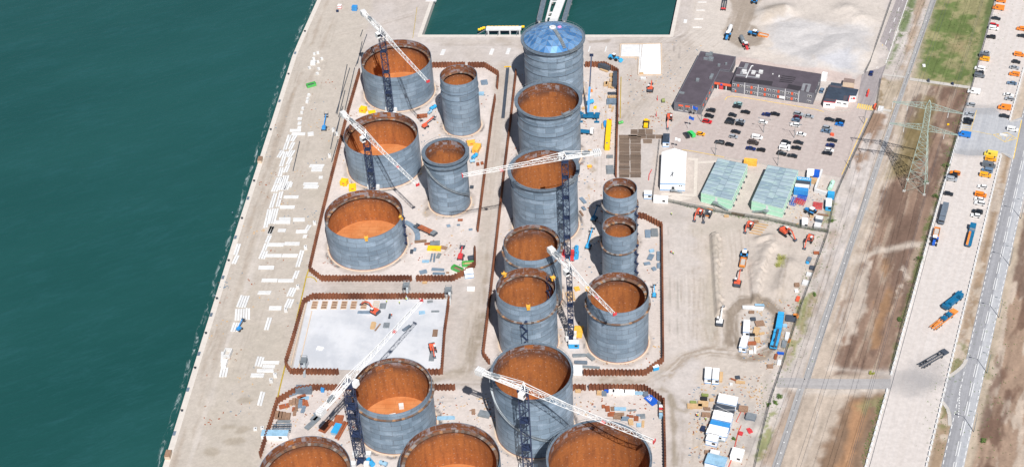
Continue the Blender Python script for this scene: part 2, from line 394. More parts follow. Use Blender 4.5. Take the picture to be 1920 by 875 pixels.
def mat_water():
    n = NT('harbour_water'); p = n.pos()
    big = n.noise(n.along(p, R_(25), 0.004, 0.012), 1.0, 5, 0.6)
    col = n.mix(n.step(big, 0.3, 0.7), (0.009, 0.057, 0.052), (0.013, 0.070, 0.064))
    wv = n.along(p, R_(28), 0.10, 0.42)
    a = n.noise(wv, 1.0, 5, 0.65, 0.6)
    b = n.noise(n.along(p, R_(18), 0.5, 1.3), 1.0, 4, 0.6, 0.3)
    c_ = n.noise(n.along(p, R_(30), 0.025, 0.08), 1.0, 3, 0.5)
    h = n.math('ADD', n.math('MULTIPLY', a, 1.0), n.math('ADD', n.math('MULTIPLY', b, 0.45), n.math('MULTIPLY', c_, 0.8)))
    col = n.mix(n.step(h, 1.0, 1.8), col, (0.018, 0.082, 0.084))
    n.bump(h, 0.42, 0.5)
    return n.out(col, 0.22, 0.0, 0.45)
M['water'] = mat_water()
def mat_foam():
    n = NT('foam'); uv = n.uv(); x, y, _ = n.xyz(uv)
    a = n.noise(n.scaled(uv, 0.55, 0.16, 1), 1.0, 5, 0.7, 0.8)
    mid = n.math('SUBTRACT', 1.0, n.math('MULTIPLY', n.math('ABSOLUTE', n.math('SUBTRACT', x, n.math('ADD', 1.2, n.math('MULTIPLY', n.noise(n.scaled(uv, 0.0, 0.05, 1), 1.0, 2), 3.6)))), 0.8), True)
    al = n.math('MULTIPLY', n.step(a, 0.47, 0.66), mid, True)
    n.out((0.62, 0.72, 0.72), 0.8); n.put(n.b.inputs['Alpha'], n.math('MULTIPLY', al, 0.6)); return n.m
M['foam'] = mat_foam()

# ================================================================== GROUND
def lerp(a, b, t): return a + (b - a) * t
QUAY = [g2(300, 889), g2(310, 858.7), g2(376.8, 642.5), g2(446.6, 420), g2(510.7, 222.5), g2(548, 105.6), g2(561, 75), g2(595, 0)]
def ext(a, b, t): return (a[0] + (b[0] - a[0]) * t, a[1] + (b[1] - a[1]) * t)
QUAY = [ext(QUAY[2], QUAY[0], 12)] + QUAY[1:-1] + [ext(QUAY[-2], QUAY[-1], 25)]
B0, B1 = g2(791, 65.8), g2(1256, 65.8)
B2 = ext(B1, g2(1269.8, 0), 12); B3 = ext(B0, g2(814, 0), 12)
BASIN = [B0, B1, B2, B3]

def axis(lo, hi, st, far):
    a = list(np.arange(lo, hi + 1e-6, st)); s = st; L = []; x = lo
    while x > -far: s *= 1.5; x -= s; L.append(x)
    Rr = []; s = st; x = a[-1]
    while x < far: s *= 1.5; x += s; Rr.append(x)
    return np.array(L[::-1] + a + Rr)
gx = axis(-182, 214, 0.62, 4000); gy = axis(346, 700, 0.62, 4000)
NX, NY = len(gx), len(gy)
GX, GY = np.meshgrid(gx, gy); PX = GX.ravel(); PY = GY.ravel()
_rng = np.random.RandomState(3)
_lat = _rng.rand(256, 256)
def vnoise(x, y, s, seed=0):
    x = x / s + seed * 17.3; y = y / s + seed * 9.1
    xi = np.floor(x).astype(int); yi = np.floor(y).astype(int); fx = x - xi; fy = y - yi
    fx = fx * fx * (3 - 2 * fx); fy = fy * fy * (3 - 2 * fy)
    a = _lat[yi % 256, xi % 256]; b = _lat[yi % 256, (xi + 1) % 256]; c = _lat[(yi + 1) % 256, xi % 256]; d = _lat[(yi + 1) % 256, (xi + 1) % 256]
    return (a * (1 - fx) + b * fx) * (1 - fy) + (c * (1 - fx) + d * fx) * fy
def fbm(x, y, s, seed=0, o=4):
    t = 0; am = 1; n_ = 0
    for i in range(o):
        t = t + am * vnoise(x, y, s / 2 ** i, seed + i * 3); n_ += am; am *= 0.55
    return t / n_
F1 = fbm(PX, PY, 14, 1); F2 = fbm(PX, PY, 4, 5); F3 = fbm(PX, PY, 1.6, 9, 2); F0 = fbm(PX, PY, 60, 2)
ca, sa = math.cos(-TILT + R_(0)), math.sin(-TILT)
TX = PX * math.cos(TILT) + PY * math.sin(TILT) * -1 * 0 + 0; 
# coordinates along / across the tilted (right-hand) road grid
AL = PX * math.cos(R_(71.8)) + PY * math.sin(R_(71.8)); AC = PX * math.sin(R_(71.8)) - PY * math.cos(R_(71.8))
FS = fbm(AC * 1.0, AL * 0.16, 3.0, 4)          # streaks along the road grid
FV = fbm(PX, PY * 0.15, 2.5, 6)                # streaks along the quay grid
C = np.zeros((len(PX), 3)); HT = np.zeros(len(PX))
def col(r, g, b, k=KALB): return np.array(c3(r, g, b, k))
def seg_d(x, y, a, b):
    ax, ay = a; bx, by = b; dx, dy = bx - ax, by - ay; L = dx * dx + dy * dy + 1e-9
    t = np.clip(((x - ax) * dx + (y - ay) * dy) / L, 0, 1); return np.hypot(x - ax - t * dx, y - ay - t * dy)
def sdist(pts, closed, pad):
    """signed distance (negative inside) evaluated only near the shape"""
    P = np.array(pts); idx = np.where((PX > P[:, 0].min() - pad) & (PX < P[:, 0].max() + pad) & (PY > P[:, 1].min() - pad) & (PY < P[:, 1].max() + pad))[0]
    x, y = PX[idx], PY[idx]; d = np.full(len(idx), 1e9); ins = np.zeros(len(idx), bool)
    n_ = len(P); rng = range(n_ if closed else n_ - 1)
    for i in rng:
        a, b = P[i], P[(i + 1) % n_]; d = np.minimum(d, seg_d(x, y, a, b))
        if closed:
            c_ = ((a[1] > y) != (b[1] > y)); xx = (b[0] - a[0]) * (y - a[1]) / (b[1] - a[1] + 1e-12) + a[0]; ins ^= c_ & (x < xx)
    if closed: d = np.where(ins, -d, d)
    return idx, d
def sm(x, lo, hi):
    t = np.clip((x - lo) / (hi - lo), 0, 1); return t * t * (3 - 2 * t)
def paint(px, color, strength=1.0, soft=1.5, edge=3.0, width=None, nz=None, nlo=None, nhi=None, closed=True, world=False):
    """px: outline (or line when width is given) in photo pixels -> ground patch"""
    pts = px if world else [g2(*p) for p in px]
    idx, d = sdist(pts, closed if width is None else False, 12)
    if width is not None: d = d - width / 2
    d = d + (F1[idx] - 0.5) * edge * 1.4 + (F2[idx] - 0.5) * edge
    m = (1 - sm(d, -soft, soft)) * strength
    if nz is not None: m = m * sm(nz[idx], nlo, nhi)
    C[idx] = C[idx] * (1 - m[:, None]) + np.asarray(color) * m[:, None]
def scarp(px, h, wl, wr):
    pts = [g2(*p) for p in px]; idx, d = sdist(pts, False, wl * 3); x, y = PX[idx], PY[idx]; s = np.zeros(len(idx)); bd = np.full(len(idx), 1e9)
    for a, b in zip(pts[:-1], pts[1:]):
        dd = seg_d(x, y, a, b); cr = (b[0] - a[0]) * (y - a[1]) - (b[1] - a[1]) * (x - a[0]); u = dd < bd; s[u] = np.sign(cr[u]); bd[u] = dd[u]
    sd = bd * s + (F3[idx] - .5) * 2.2 + (F2[idx] - .5) * 2.0
    HT[idx] = np.maximum(HT[idx], h * np.where(sd < 0, np.exp(-(sd / wl) ** 2), np.exp(-(sd / wr) ** 2)) * (.7 + .6 * F2[idx]))
def ridge(px, h, wd, rough=0.3):
    idx, d = sdist([g2(*p) for p in px], False, wd * 3.2)
    HT[idx] = np.maximum(HT[idx], h * np.exp(-(d / wd) ** 2) * (1 - rough + 2 * rough * F2[idx]))
# base
base = col(208, 199, 191); base2 = col(198, 188, 178)
m = sm(F1 * 0.5 + F0 * 0.5, 0.38, 0.62)[:, None]; C[:] = base * m + base2 * (1 - m)
C[:] *= (0.94 + 0.12 * F2)[:, None]
# quay apron
QP = [(300, 889), (376, 642), (446, 420), (511, 222), (548, 105), (595, -10), (700, -10), (668, 140), (604, 400), (570, 540), (535, 690), (485, 889)]
paint(QP, col(200, 190, 176), 0.9, 2, 2)
paint([(420, 640), (440, 540), (520, 300), (600, 240), (640, 260), (575, 520), (510, 800), (480, 889), (360, 889)], col(194, 184, 168), 0.6, 5, 8, nz=F1, nlo=0.35, nhi=0.6)
# wheel track band along the quay
paint([(325, 875), (395, 650), (465, 430), (530, 230), (572, 110), (615, 0)], col(178, 164, 148), 0.75, 1.2, 2.0, width=1.6, nz=FV, nlo=0.42, nhi=0.56)
paint([(340, 875), (408, 660), (478, 440), (545, 240), (590, 120), (640, 0)], col(182, 168, 152), 0.6, 1.5, 2.5, width=2.5, nz=FV, nlo=0.45, nhi=0.6)
paint([(353, 875), (425, 650), (498, 430)], col(214, 205, 194), 0.7, 1.5, 2.5, width=2.0, nz=FV, nlo=0.4, nhi=0.55)
for (x, y, a, b) in [(396, 847, 16, 8), (440, 826, 22, 7), (455, 803, 14, 5), (430, 800, 18, 5), (448, 809, 10, 4), (460, 750, 16, 5)]:
    paint([(x - a, y), (x - a * .5, y - b), (x + a * .6, y - b), (x + a, y), (x + a * .4, y + b), (x - a * .6, y + b)], col(172, 160, 142), 0.7, 0.8, 1.2)
for q in range(11):
    y = 290 + q * 30; x = 640 - (y - 290) * .27
    paint([(x - 95, y), (x + 20, y + 2)], col(184, 173, 158), 0.55, 1.0, 2.5, width=1.0, nz=F1, nlo=0.4, nhi=0.6)
# bund enclosures: light sand
ENC = [[(676, 128), (811, 119), (909, 120), (934, 135), (923, 219), (893, 490), (868, 515), (850, 524), (604, 524), (582, 505), (606, 400), (653, 211)],
       [(968, 130), (1134, 122), (1159, 134), (1156, 330), (1150, 400), (1196, 404), (1240, 424), (1243, 677), (1209, 702), (1094, 702), (1060, 702), (917, 680), (906, 665), (945, 330)],
       [(490, 889), (510, 790), (521, 752), (553, 732), (585, 728), (860, 729), (1070, 730), (1209, 731), (1244, 755), (1247, 889)]]
for e_ in ENC: paint(e_, col(220, 209, 200), 0.95, 0.8, 0.6)
paint(ENC[0], col(228, 218, 210), 0.6, 1, 1, nz=F1, nlo=0.45, nhi=0.65)
paint(ENC[1], col(208, 196, 186), 0.5, 1, 1, nz=F1, nlo=0.5, nhi=0.65)
paint(ENC[2], col(212, 200, 190), 0.5, 1, 1, nz=F1, nlo=0.45, nhi=0.65)
for (x, y, r1) in [(1110, 320, 6), (1118, 350, 6), (1104, 352, 5), (1115, 305, 4), (920, 362, 4), (800, 400, 6)]:
    paint([(x - r1, y), (x, y - r1 * 2), (x + r1, y), (x, y + r1)], col(182, 166, 146), 0.8, 0.8, 1.5)
# haul roads between the enclosures
paint([(945, 120), (915, 400), (895, 560), (880, 640), (860, 700)], col(196, 184, 170), 0.7, 2, 2, width=7)
paint([(912, 480), (905, 560), (893, 640), (875, 695)], col(172, 158, 140), 0.75, 1.5, 2, width=3.2, nz=FV, nlo=0.3, nhi=0.5)
paint([(908, 590), (888, 640), (880, 690), (852, 700), (815, 712)], col(160, 148, 130), 0.75, 1.5, 3, width=5, nz=F2, nlo=0.3, nhi=0.5)
paint([(940, 230), (925, 400), (905, 520)], col(208, 198, 186), 0.8, 1, 2, width=2, nz=FV, nlo=0.4, nhi=0.6)
paint([(820, 705), (1050, 712), (1210, 712), (1280, 660)], col(196, 184, 170), 0.7, 1.5, 2, width=4)
paint([(1130, 712), (1210, 716), (1252, 735)], col(158, 144, 126), 0.8, 1.2, 3, width=2.5, nz=F2, nlo=0.35, nhi=0.5)
paint([(1250, 705), (1268, 680), (1300, 664)], col(166, 150, 130), 0.7, 1.5, 3, width=6, nz=F3, nlo=0.35, nhi=0.6)
# east corridor
paint([(1248, 420), (1300, 420), (1300, 660), (1248, 690)], col(212, 202, 192), 0.6, 3, 3)
for x in (1255, 1270): paint([(x - 2, 425), (x + 1, 520), (x, 650)], col(150, 145, 132), 0.55, 0.4, 0.8, width=0.35)
paint([(1258, 740), (1262, 800), (1265, 870)], col(160, 148, 130), 0.8, 0.8, 2, width=2.2)
paint([(1258, 745), (1268, 765), (1285, 772), (1293, 762), (1280, 750)], col(166, 154, 136), 0.8, 1.0, 2, width=1.8)
# plaza north of the gardens
paint([(1165, 130), (1300, 70), (1310, 100), (1255, 230), (1160, 245)], col(200, 188, 174), 0.6, 4, 4)
paint([(1180, 175), (1200, 160), (1210, 190), (1185, 200)], col(180, 168, 152), 0.5, 2, 3, width=2)
for (a, b) in [((1258, 75), (1330, 55)), ((1265, 70), (1262, 115)), ((1256, 95), (1254, 115)), ((1275, 88), (1273, 110))]:
    paint([a, b], col(140, 132, 126), 0.6, 0.5, 1.5, width=1.2, nz=F2, nlo=0.35, nhi=0.6)
paint([(1100, 76), (1145, 74), (1140, 80), (1105, 82)], col(160, 146, 130), 0.7, 0.8, 2)
paint([(800, 78), (980, 78)], col(192, 180, 166), 0.5, 2, 3, width=4)
paint([(940, 76), (975, 90)], col(182, 168, 152), 0.5, 2, 3, width=4)
# sand yard
paint([(1300, 0), (1670, -20), (1640, 120), (1606, 145), (1540, 128), (1400, 108), (1310, 95), (1290, 60)], col(214, 204, 192), 0.9, 3, 4)
paint([(1440, 30), (1640, 50), (1612, 142), (1500, 125), (1440, 95)], col(206, 203, 200), 0.85, 5, 8, nz=F1, nlo=0.34, nhi=0.52)
paint([(1530, 115), (1600, 90), (1604, 138), (1552, 125)], col(200, 200, 202), 0.9, 3, 5)
paint([(1360, -20), (1436, -20), (1408, 45), (1432, 68), (1424, 88), (1385, 92), (1350, 66), (1372, 30)], col(168, 154, 138), 0.9, 1.2, 3)
paint([(1430, 10), (1475, 15), (1470, 35), (1435, 40)], col(186, 172, 154), 0.6, 2, 4)
paint([(1310, 95), (1380, 100)], col(206, 196, 184), 0.8, 3, 3, width=4)
# pink paved ground round the offices
paint([(1325, 190), (1372, 170), (1535, 190), (1600, 150), (1610, 140), (1656, 141), (1640, 205), (1585, 336), (1500, 322), (1359, 297), (1248, 278), (1262, 240)], col(200, 184, 174), 0.9, 1.0, 1.0)
paint([(1379, 110), (1600, 140), (1606, 160), (1545, 150), (1375, 122)], col(208, 188, 178), 0.7, 1, 2)
# yard of modular buildings and tent
paint([(1225, 280), (1360, 297), (1500, 322), (1565, 335), (1540, 420), (1400, 398), (1290, 380), (1222, 368)], col(208, 196, 184), 0.85, 1.5, 2)
# excavation yard
YARD = [(1300, 392), (1440, 410), (1548, 440), (1500, 560), (1460, 700), (1420, 880), (1290, 880), (1300, 700), (1310, 640)]
paint(YARD, col(206, 194, 180), 0.8, 3, 5)
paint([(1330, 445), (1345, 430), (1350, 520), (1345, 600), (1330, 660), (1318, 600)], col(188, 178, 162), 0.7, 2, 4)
paint([(1310, 430), (1420, 418)], col(196, 186, 172), 0.7, 3, 5, width=8)
paint([(1372, 640), (1372, 585), (1395, 562), (1435, 565), (1462, 590), (1452, 640), (1428, 665), (1395, 668)], col(148, 134, 118), 0.95, 1.0, 1.6, width=5.5)
paint([(1262, 690), (1290, 665), (1330, 655), (1390, 662), (1425, 670)], col(168, 153, 136), 0.85, 1.0, 2.2, width=4, nz=F2, nlo=0.2, nhi=0.4)
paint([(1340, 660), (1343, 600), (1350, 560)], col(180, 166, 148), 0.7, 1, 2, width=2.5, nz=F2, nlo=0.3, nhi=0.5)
paint([(1395, 580), (1430, 580), (1440, 600), (1425, 650), (1395, 650), (1385, 610)], col(204, 197, 188), 0.9, 1.2, 2)
paint([(1355, 840), (1400, 760), (1440, 770), (1420, 850)], col(196, 190, 182), 0.7, 3, 4)
paint([(1400, 780), (1412, 800), (1400, 840)], col(160, 150, 142), 0.5, 1.5, 3, width=2)
# yellow weeds on the heap
paint([(1458, 478), (1472, 480), (1470, 498), (1455, 505)], col(172, 172, 92), 0.9, 0.8, 3, nz=F2, nlo=0.4, nhi=0.5)
# fence verge green
paint([(1500, 560), (1525, 545), (1530, 565), (1500, 640), (1475, 700), (1465, 700), (1480, 630)], col(150, 152, 96), 0.85, 1.0, 4, nz=F2, nlo=0.35, nhi=0.5)
paint([(1455, 735), (1470, 735), (1435, 850), (1410, 880), (1422, 850)], col(140, 146, 92), 0.85, 0.8, 4, nz=F2, nlo=0.42, nhi=0.52)
paint([(1555, 370), (1575, 385), (1560, 420), (1535, 425), (1545, 395)], col(150, 150, 104), 0.7, 1, 4, nz=F2, nlo=0.42, nhi=0.54)
paint([(1440, 410), (1548, 432)], col(120, 118, 84), 0.7, 0.8, 2, width=1.5, nz=F2, nlo=0.35, nhi=0.5)
# land between fence and strip: sandy, then brown field, then grass
FIELD = [(1745, 0), (1865, 0), (1821, 163), (1807, 215), (1751, 416), (1693, 619), (1663, 730), (1623, 874), (1440, 889), (1500, 720), (1600, 420), (1690, 150)]
paint(FIELD, col(196, 180, 162), 0.95, 1, 1)
STRIPL = [(1865, -15), (1821, 163), (1807, 215), (1751, 416), (1693, 619), (1671, 701)]
paint([(1755, 160), (1822, 163), (1806, 215), (1760, 385), (1750, 412), (1700, 600), (1670, 705), (1560, 706), (1572, 620), (1610, 500), (1640, 400), (1668, 340), (1700, 260)], col(146, 120, 102), 0.95, 2.0, 5)
paint([(1755, 160), (1822, 163), (1700, 600), (1670, 705), (1560, 706), (1610, 500), (1700, 260)], col(186, 168, 148), .6, 2, 4, nz=fbm(AC, AL * .1, 2.2, 44), nlo=.5, nhi=.66)
paint([(1700, 160), (1822, 165), (1760, 385), (1700, 600), (1670, 705), (1560, 706), (1640, 400)], col(116, 93, 80), 0.75, 2, 4, nz=FS, nlo=0.46, nhi=0.6)
paint([(1700, 240), (1735, 180), (1755, 180), (1740, 270), (1700, 330), (1660, 335)], col(134, 120, 78), 0.75, 3, 4)
paint([(1760, 240), (1800, 200), (1780, 300), (1755, 310)], col(196, 174, 152), 0.7, 2, 5, nz=F1, nlo=0.38, nhi=0.55)
paint([(1600, 490), (1650, 470), (1700, 460), (1730, 458)], col(206, 192, 176), 0.9, 1.5, 3, width=4)
paint([(1632, 440), (1650, 480), (1615, 520), (1605, 590), (1575, 640)], col(206, 192, 176), 0.85, 1.5, 5, width=5, nz=FS, nlo=0.36, nhi=0.52)
paint([(1690, 500), (1700, 520), (1680, 550)], col(206, 192, 176), 0.8, 1.5, 4, width=4, nz=F2, nlo=0.38, nhi=0.52)
paint([(1660, 490), (1655, 560), (1640, 640)], col(164, 128, 94), 0.8, 2, 4, width=5, nz=FS, nlo=0.36, nhi=0.5)
paint([(1560, 690), (1668, 700)], col(210, 198, 184), 0.8, 1.5, 3, width=4)
paint([(1480, 732), (1660, 732)], col(208, 197, 184), 0.8, 1.5, 3, width=3)
paint([(1590, 745), (1660, 740), (1622, 889), (1540, 889), (1555, 820)], col(136, 108, 84), 0.9, 2, 5)
paint([(1610, 760), (1600, 820), (1580, 889)], col(182, 140, 104), 0.9, 1.5, 3, width=5)
paint([(1650, 745), (1640, 790), (1600, 760)], col(150, 146, 104), 0.7, 2, 4, nz=F2, nlo=0.38, nhi=0.52)
paint([(1640, 800), (1615, 889)], col(120, 100, 82), 0.6, 2, 4, width=4, nz=FS, nlo=0.4, nhi=0.55)
paint([(1450, 700), (1475, 640), (1520, 560), (1560, 440)], col(168, 144, 122), 0.5, 2, 5, width=6, nz=FS, nlo=0.42, nhi=0.56)
paint([(1480, 740), (1460, 800), (1440, 870)], col(164, 138, 114), 0.6, 1.5, 4, width=5, nz=FS, nlo=0.42, nhi=0.56)
# grass field and green verges at the top
paint([(1760, -15), (1865, -15), (1838, 100), (1820, 165), (1745, 155), (1718, 145), (1730, 80)], col(150, 146, 100), 0.9, 3, 4)
paint([(1758, -15), (1865, -15), (1840, 100), (1820, 160), (1745, 152), (1718, 140), (1730, 80)], col(96, 118, 62), 0.85, 3, 4, nz=F1 * .6 + F2 * .4, nlo=0.42, nhi=0.56)
paint([(1780, 60), (1820, 65), (1810, 110), (1785, 100)], col(170, 150, 116), 0.6, 3, 5, nz=F2, nlo=0.4, nhi=0.56)
paint([(1862, -10), (1844, 80), (1823, 160)], col(84, 106, 58), 0.8, 1, 2, width=3)
paint([(1706, -10), (1722, -10), (1700, 60), (1676, 110), (1662, 128), (1680, 70)], col(98, 120, 62), 0.85, 1.5, 3, nz=F2, nlo=0.3, nhi=0.46)
paint([(1722, -10), (1742, -10), (1700, 110), (1690, 130)], col(172, 148, 122), 0.8, 1.5, 3, nz=FS, nlo=0.36, nhi=0.5)
paint([(1654, 150), (1700, 150), (1675, 215), (1640, 205)], col(186, 168, 140), 0.7, 2, 4)
paint([(1655, 150), (1660, 160), (1645, 200)], col(142, 120, 84), 0.7, 1.5, 3, width=4, nz=F2, nlo=0.38, nhi=0.5)
paint([(1632, 210), (1660, 215), (1620, 300), (1590, 360), (1600, 300)], col(150, 118, 92), 0.85, 1.5, 4, nz=FS, nlo=0.42, nhi=0.56)
# green fringe on the strip edge
paint([(1805, 222), (1745, 410), (1690, 612), (1672, 690)], col(112, 120, 72), 0.85, 0.8, 2.5, width=2.0, nz=F2, nlo=0.36, nhi=0.5)
paint([(1660, 740), (1622, 870)], col(120, 120, 80), 0.8, 0.8, 2.5, width=1.8, nz=F2, nlo=0.4, nhi=0.52)
# verge between strip and main road, land east of the road
paint([(1905, 200), (1930, 100), (1960, 200), (1897, 300), (1870, 410), (1825, 620), (1765, 889), (1730, 889), (1795, 620), (1850, 405), (1878, 290)], col(196, 180, 160), 0.95, 1, 1)
paint([(1905, 200), (1897, 300), (1870, 410), (1825, 620), (1765, 889), (1735, 889), (1800, 620), (1855, 405), (1882, 300)], col(156, 130, 102), 0.8, 1, 2, nz=F2 * .5 + F1 * .5, nlo=0.44, nhi=0.54)
paint([(1800, 650), (1765, 800)], col(128, 130, 84), 0.8, 1.5, 4, width=4, nz=F2, nlo=0.5, nhi=0.58)
ER = [(1916, 400), (1960, 380), (2100, 700), (2000, 889), (1806, 889), (1860, 640)]
paint(ER, col(166, 140, 118), 0.95, 1.0, 1.5)
paint(ER, col(200, 184, 166), 0.85, 1, 2, nz=FS, nlo=0.52, nhi=0.62)
paint(ER, col(112, 86, 72), 0.8, 1, 2, nz=fbm(AC, AL * 0.3, 6, 21), nlo=0.54, nhi=0.66)
paint([(1914, 405), (1862, 640), (1810, 880)], col(198, 182, 160), 0.9, 1, 1.5, width=4)
paint([(1858, 660), (1845, 760)], col(132, 134, 86), 0.7, 1.5, 4, width=3, nz=F2, nlo=0.46, nhi=0.56)
# wheel tracks
def offs0(poly, d):
    out = []
    for i in range(len(poly)):
        a = Vector(poly[max(i - 1, 0)]); c_ = Vector(poly[min(i + 1, len(poly) - 1)]); t_ = (c_ - a).normalized(); out.append((poly[i][0] + t_.y * d, poly[i][1] - t_.x * d))
    return out
def tracks(px, k, spread, dark=col(164, 150, 134), light=col(222, 213, 203), st=.4):
    base_ = [g2(*p) for p in px]
    sub_ = [ext(a, b, t / 4) for a, b in zip(base_[:-1], base_[1:]) for t in range(4)] + [base_[-1]]
    for i in range(k):
        o = random.uniform(-spread, spread); wob = random.uniform(-.8, .8); ln = [(q_[0] + wob * math.sin(j * .8 + i), q_[1]) for j, q_ in enumerate(sub_)]
        for s_ in (-1, 1): paint(offs0(ln, o + s_), dark if random.random() < .6 else light, st * random.uniform(.5, 1), .3, .7, width=.35, nz=F2, nlo=.25, nhi=.5, world=True)
tracks([(940, 130), (915, 400), (898, 560), (870, 690)], 6, 4); tracks([(680, 712), (860, 712), (1050, 712), (1210, 712), (1275, 680)], 5, 2.5); tracks([(610, 540), (740, 542), (850, 540)], 3, 2)
tracks([(1262, 430), (1275, 520), (1272, 650)], 5, 6); tracks([(1290, 430), (1300, 520), (1296, 640)], 4, 6); tracks([(1318, 440), (1316, 520), (1325, 600), (1340, 655)], 4, 4)
tracks([(1360, 430), (1372, 520), (1362, 590), (1372, 650)], 5, 5); tracks([(1400, 430), (1408, 500), (1400, 560)], 4, 4); tracks([(1500, 450), (1490, 520), (1480, 570)], 4, 5)
tracks([(1365, 650), (1368, 590), (1392, 565), (1435, 567), (1462, 592), (1452, 640), (1428, 668), (1395, 672), (1370, 660)], 6, 2.2, st=.8); tracks([(1250, 705), (1285, 672), (1330, 660), (1400, 668), (1440, 650)], 6, 3, st=.8)
tracks([(1270, 740), (1285, 800), (1280, 875)], 5, 6); tracks([(1300, 380), (1360, 408), (1440, 430)], 4, 5); tracks([(1170, 250), (1220, 180), (1265, 110), (1330, 60)], 8, 9)
tracks([(1180, 120), (1175, 200), (1180, 240)], 4, 4); tracks([(810, 78), (980, 80), (1150, 76), (1280, 74)], 5, 2.5); tracks([(1290, 0), (1275, 60), (1240, 80)], 5, 4); tracks([(1340, 90), (1380, 60), (1400, 0)], 6, 5, col(150, 136, 120))
tracks([(1700, 870), (1740, 720), (1790, 540), (1830, 400), (1870, 200), (1900, 20)], 7, 7, col(200, 190, 184), col(228, 221, 216)); tracks([(620, 60), (700, 40), (770, 20)], 4, 5); tracks([(600, 40), (560, 200), (500, 420), (420, 700)], 4, 12, st=.35)
tracks([(560, 60), (540, 130), (470, 400), (380, 700), (340, 860)], 5, 7, st=.45); tracks([(600, 760), (700, 745), (850, 750)], 3, 3); tracks([(1120, 150), (1120, 260), (1115, 380), (1105, 500)], 4, 5, st=.4); tracks([(880, 150), (885, 300), (870, 440), (800, 500)], 4, 4, st=.4)
tracks([(1500, 720), (1490, 780), (1470, 860)], 3, 12, st=.4); tracks([(1530, 450), (1500, 620), (1480, 700)], 3, 3, st=.5); tracks([(1665, 250), (1630, 340), (1590, 460), (1550, 600)], 4, 6, st=.5)
# dusty rubble rings round the tank feet
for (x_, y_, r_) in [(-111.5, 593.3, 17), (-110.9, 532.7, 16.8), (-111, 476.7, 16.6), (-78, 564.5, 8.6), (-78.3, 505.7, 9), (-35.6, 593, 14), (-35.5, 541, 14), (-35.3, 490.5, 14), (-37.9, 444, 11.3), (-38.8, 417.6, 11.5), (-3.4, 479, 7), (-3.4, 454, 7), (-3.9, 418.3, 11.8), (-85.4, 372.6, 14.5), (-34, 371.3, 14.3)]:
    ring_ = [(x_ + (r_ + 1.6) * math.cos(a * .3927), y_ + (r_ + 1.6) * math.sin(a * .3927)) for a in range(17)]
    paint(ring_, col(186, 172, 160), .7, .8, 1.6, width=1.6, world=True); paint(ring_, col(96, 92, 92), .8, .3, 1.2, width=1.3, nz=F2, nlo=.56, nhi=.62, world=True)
# relief
scarp([(1350, 588), (1347, 545), (1344, 500), (1343, 446)], 2.4, .7, 4.0)
scarp([(1420, 562), (1425, 520), (1438, 480), (1452, 462)], 2.0, .8, 4.5)
ridge([(1462, 545), (1470, 520), (1482, 495)], 1.6, 3.0, .3)
ridge([(1425, 450), (1445, 445), (1452, 462)], 1.5, 2.0)
ridge([(1405, 108), (1470, 60), (1530, 50)], 1.3, 9)
ridge([(1540, 112), (1580, 84), (1604, 100)], 2.6, 9, 0.12)
ridge([(1440, 30), (1470, 22)], 3.5, 6, 0.15)
ridge([(1590, 20), (1612, 35)], 2.5, 6)
for q in [(1495, 45), (1520, 75), (1465, 90), (1560, 60), (1500, 110)]: ridge([q, (q[0] + 10, q[1] + 3)], 1.1, 7, .2)
ridge([(1405, 790), (1415, 800)], 1.2, 3)
HT += 0.05 * (F3 - 0.5)
FT = fbm(AC, AL * .22, 1.3, 31, 3); east = sm(AC - g2(1600, 420)[0] * math.sin(R_(71.8)) + g2(1600, 420)[1] * math.cos(R_(71.8)), -25, -5)
C *= (1 + east * (FT - .5) * .55)[:, None]
fine = 0.92 + 0.16 * F3
C *= fine[:, None] * np.array([1.0, 1.0, 1.02])
# water cut-outs
keep = np.ones(len(PX), bool)
def in_poly(x, y, P):
    ins = np.zeros(len(x), bool)
    for i in range(len(P)):
        a, b = P[i], P[(i + 1) % len(P)]; c_ = ((a[1] > y) != (b[1] > y)); ins ^= c_ & (x < (b[0] - a[0]) * (y - a[1]) / (b[1] - a[1] + 1e-12) + a[0])
    return ins
WATER = [(q[0] + 0.9, q[1]) for q in QUAY] + [(-9000, QUAY[-1][1]), (-9000, QUAY[0][1])]
ccx = ((gx[1:] + gx[:-1]) / 2); ccy = ((gy[1:] + gy[:-1]) / 2); CX, CY = np.meshgrid(ccx, ccy); CX = CX.ravel(); CY = CY.ravel()
BI = [(B0[0] - .5, B0[1] - .5), (B1[0] + .5, B1[1] - .5), (B2[0] + .5, B2[1]), (B3[0] - .5, B3[1])]
kf = ~(in_poly(CX, CY, WATER) | in_poly(CX, CY, BI))
ii = np.arange((NX - 1) * (NY - 1)); rr = ii // (NX - 1); cc_ = ii % (NX - 1); v0 = rr * NX + cc_
quads = np.stack([v0, v0 + 1, v0 + NX + 1, v0 + NX], 1)[kf].astype(np.int32)
used = np.zeros(NX * NY, bool); used[quads.ravel()] = True; remap = np.cumsum(used) - 1
co = np.stack([PX, PY, HT], 1)[used].astype(np.float32); quads = remap[quads].astype(np.int32); CC = np.concatenate([C[used], np.ones((used.sum(), 1))], 1).astype(np.float32)
me = bpy.data.meshes.new('ground'); me.vertices.add(len(co)); me.vertices.foreach_set('co', co.ravel())
me.loops.add(quads.size); me.loops.foreach_set('vertex_index', quads.ravel()); me.polygons.add(len(quads))
me.polygons.foreach_set('loop_start', np.arange(0, quads.size, 4, dtype=np.int32)); me.polygons.foreach_set('use_smooth', np.ones(len(quads), bool))
me.update(calc_edges=True); me.validate()
ca_ = me.color_attributes.new('soil', 'FLOAT_COLOR', 'POINT'); ca_.data.foreach_set('color', CC.ravel())
n = NT('soil'); at = n.add('ShaderNodeAttribute', attribute_name='soil'); p = n.pos()
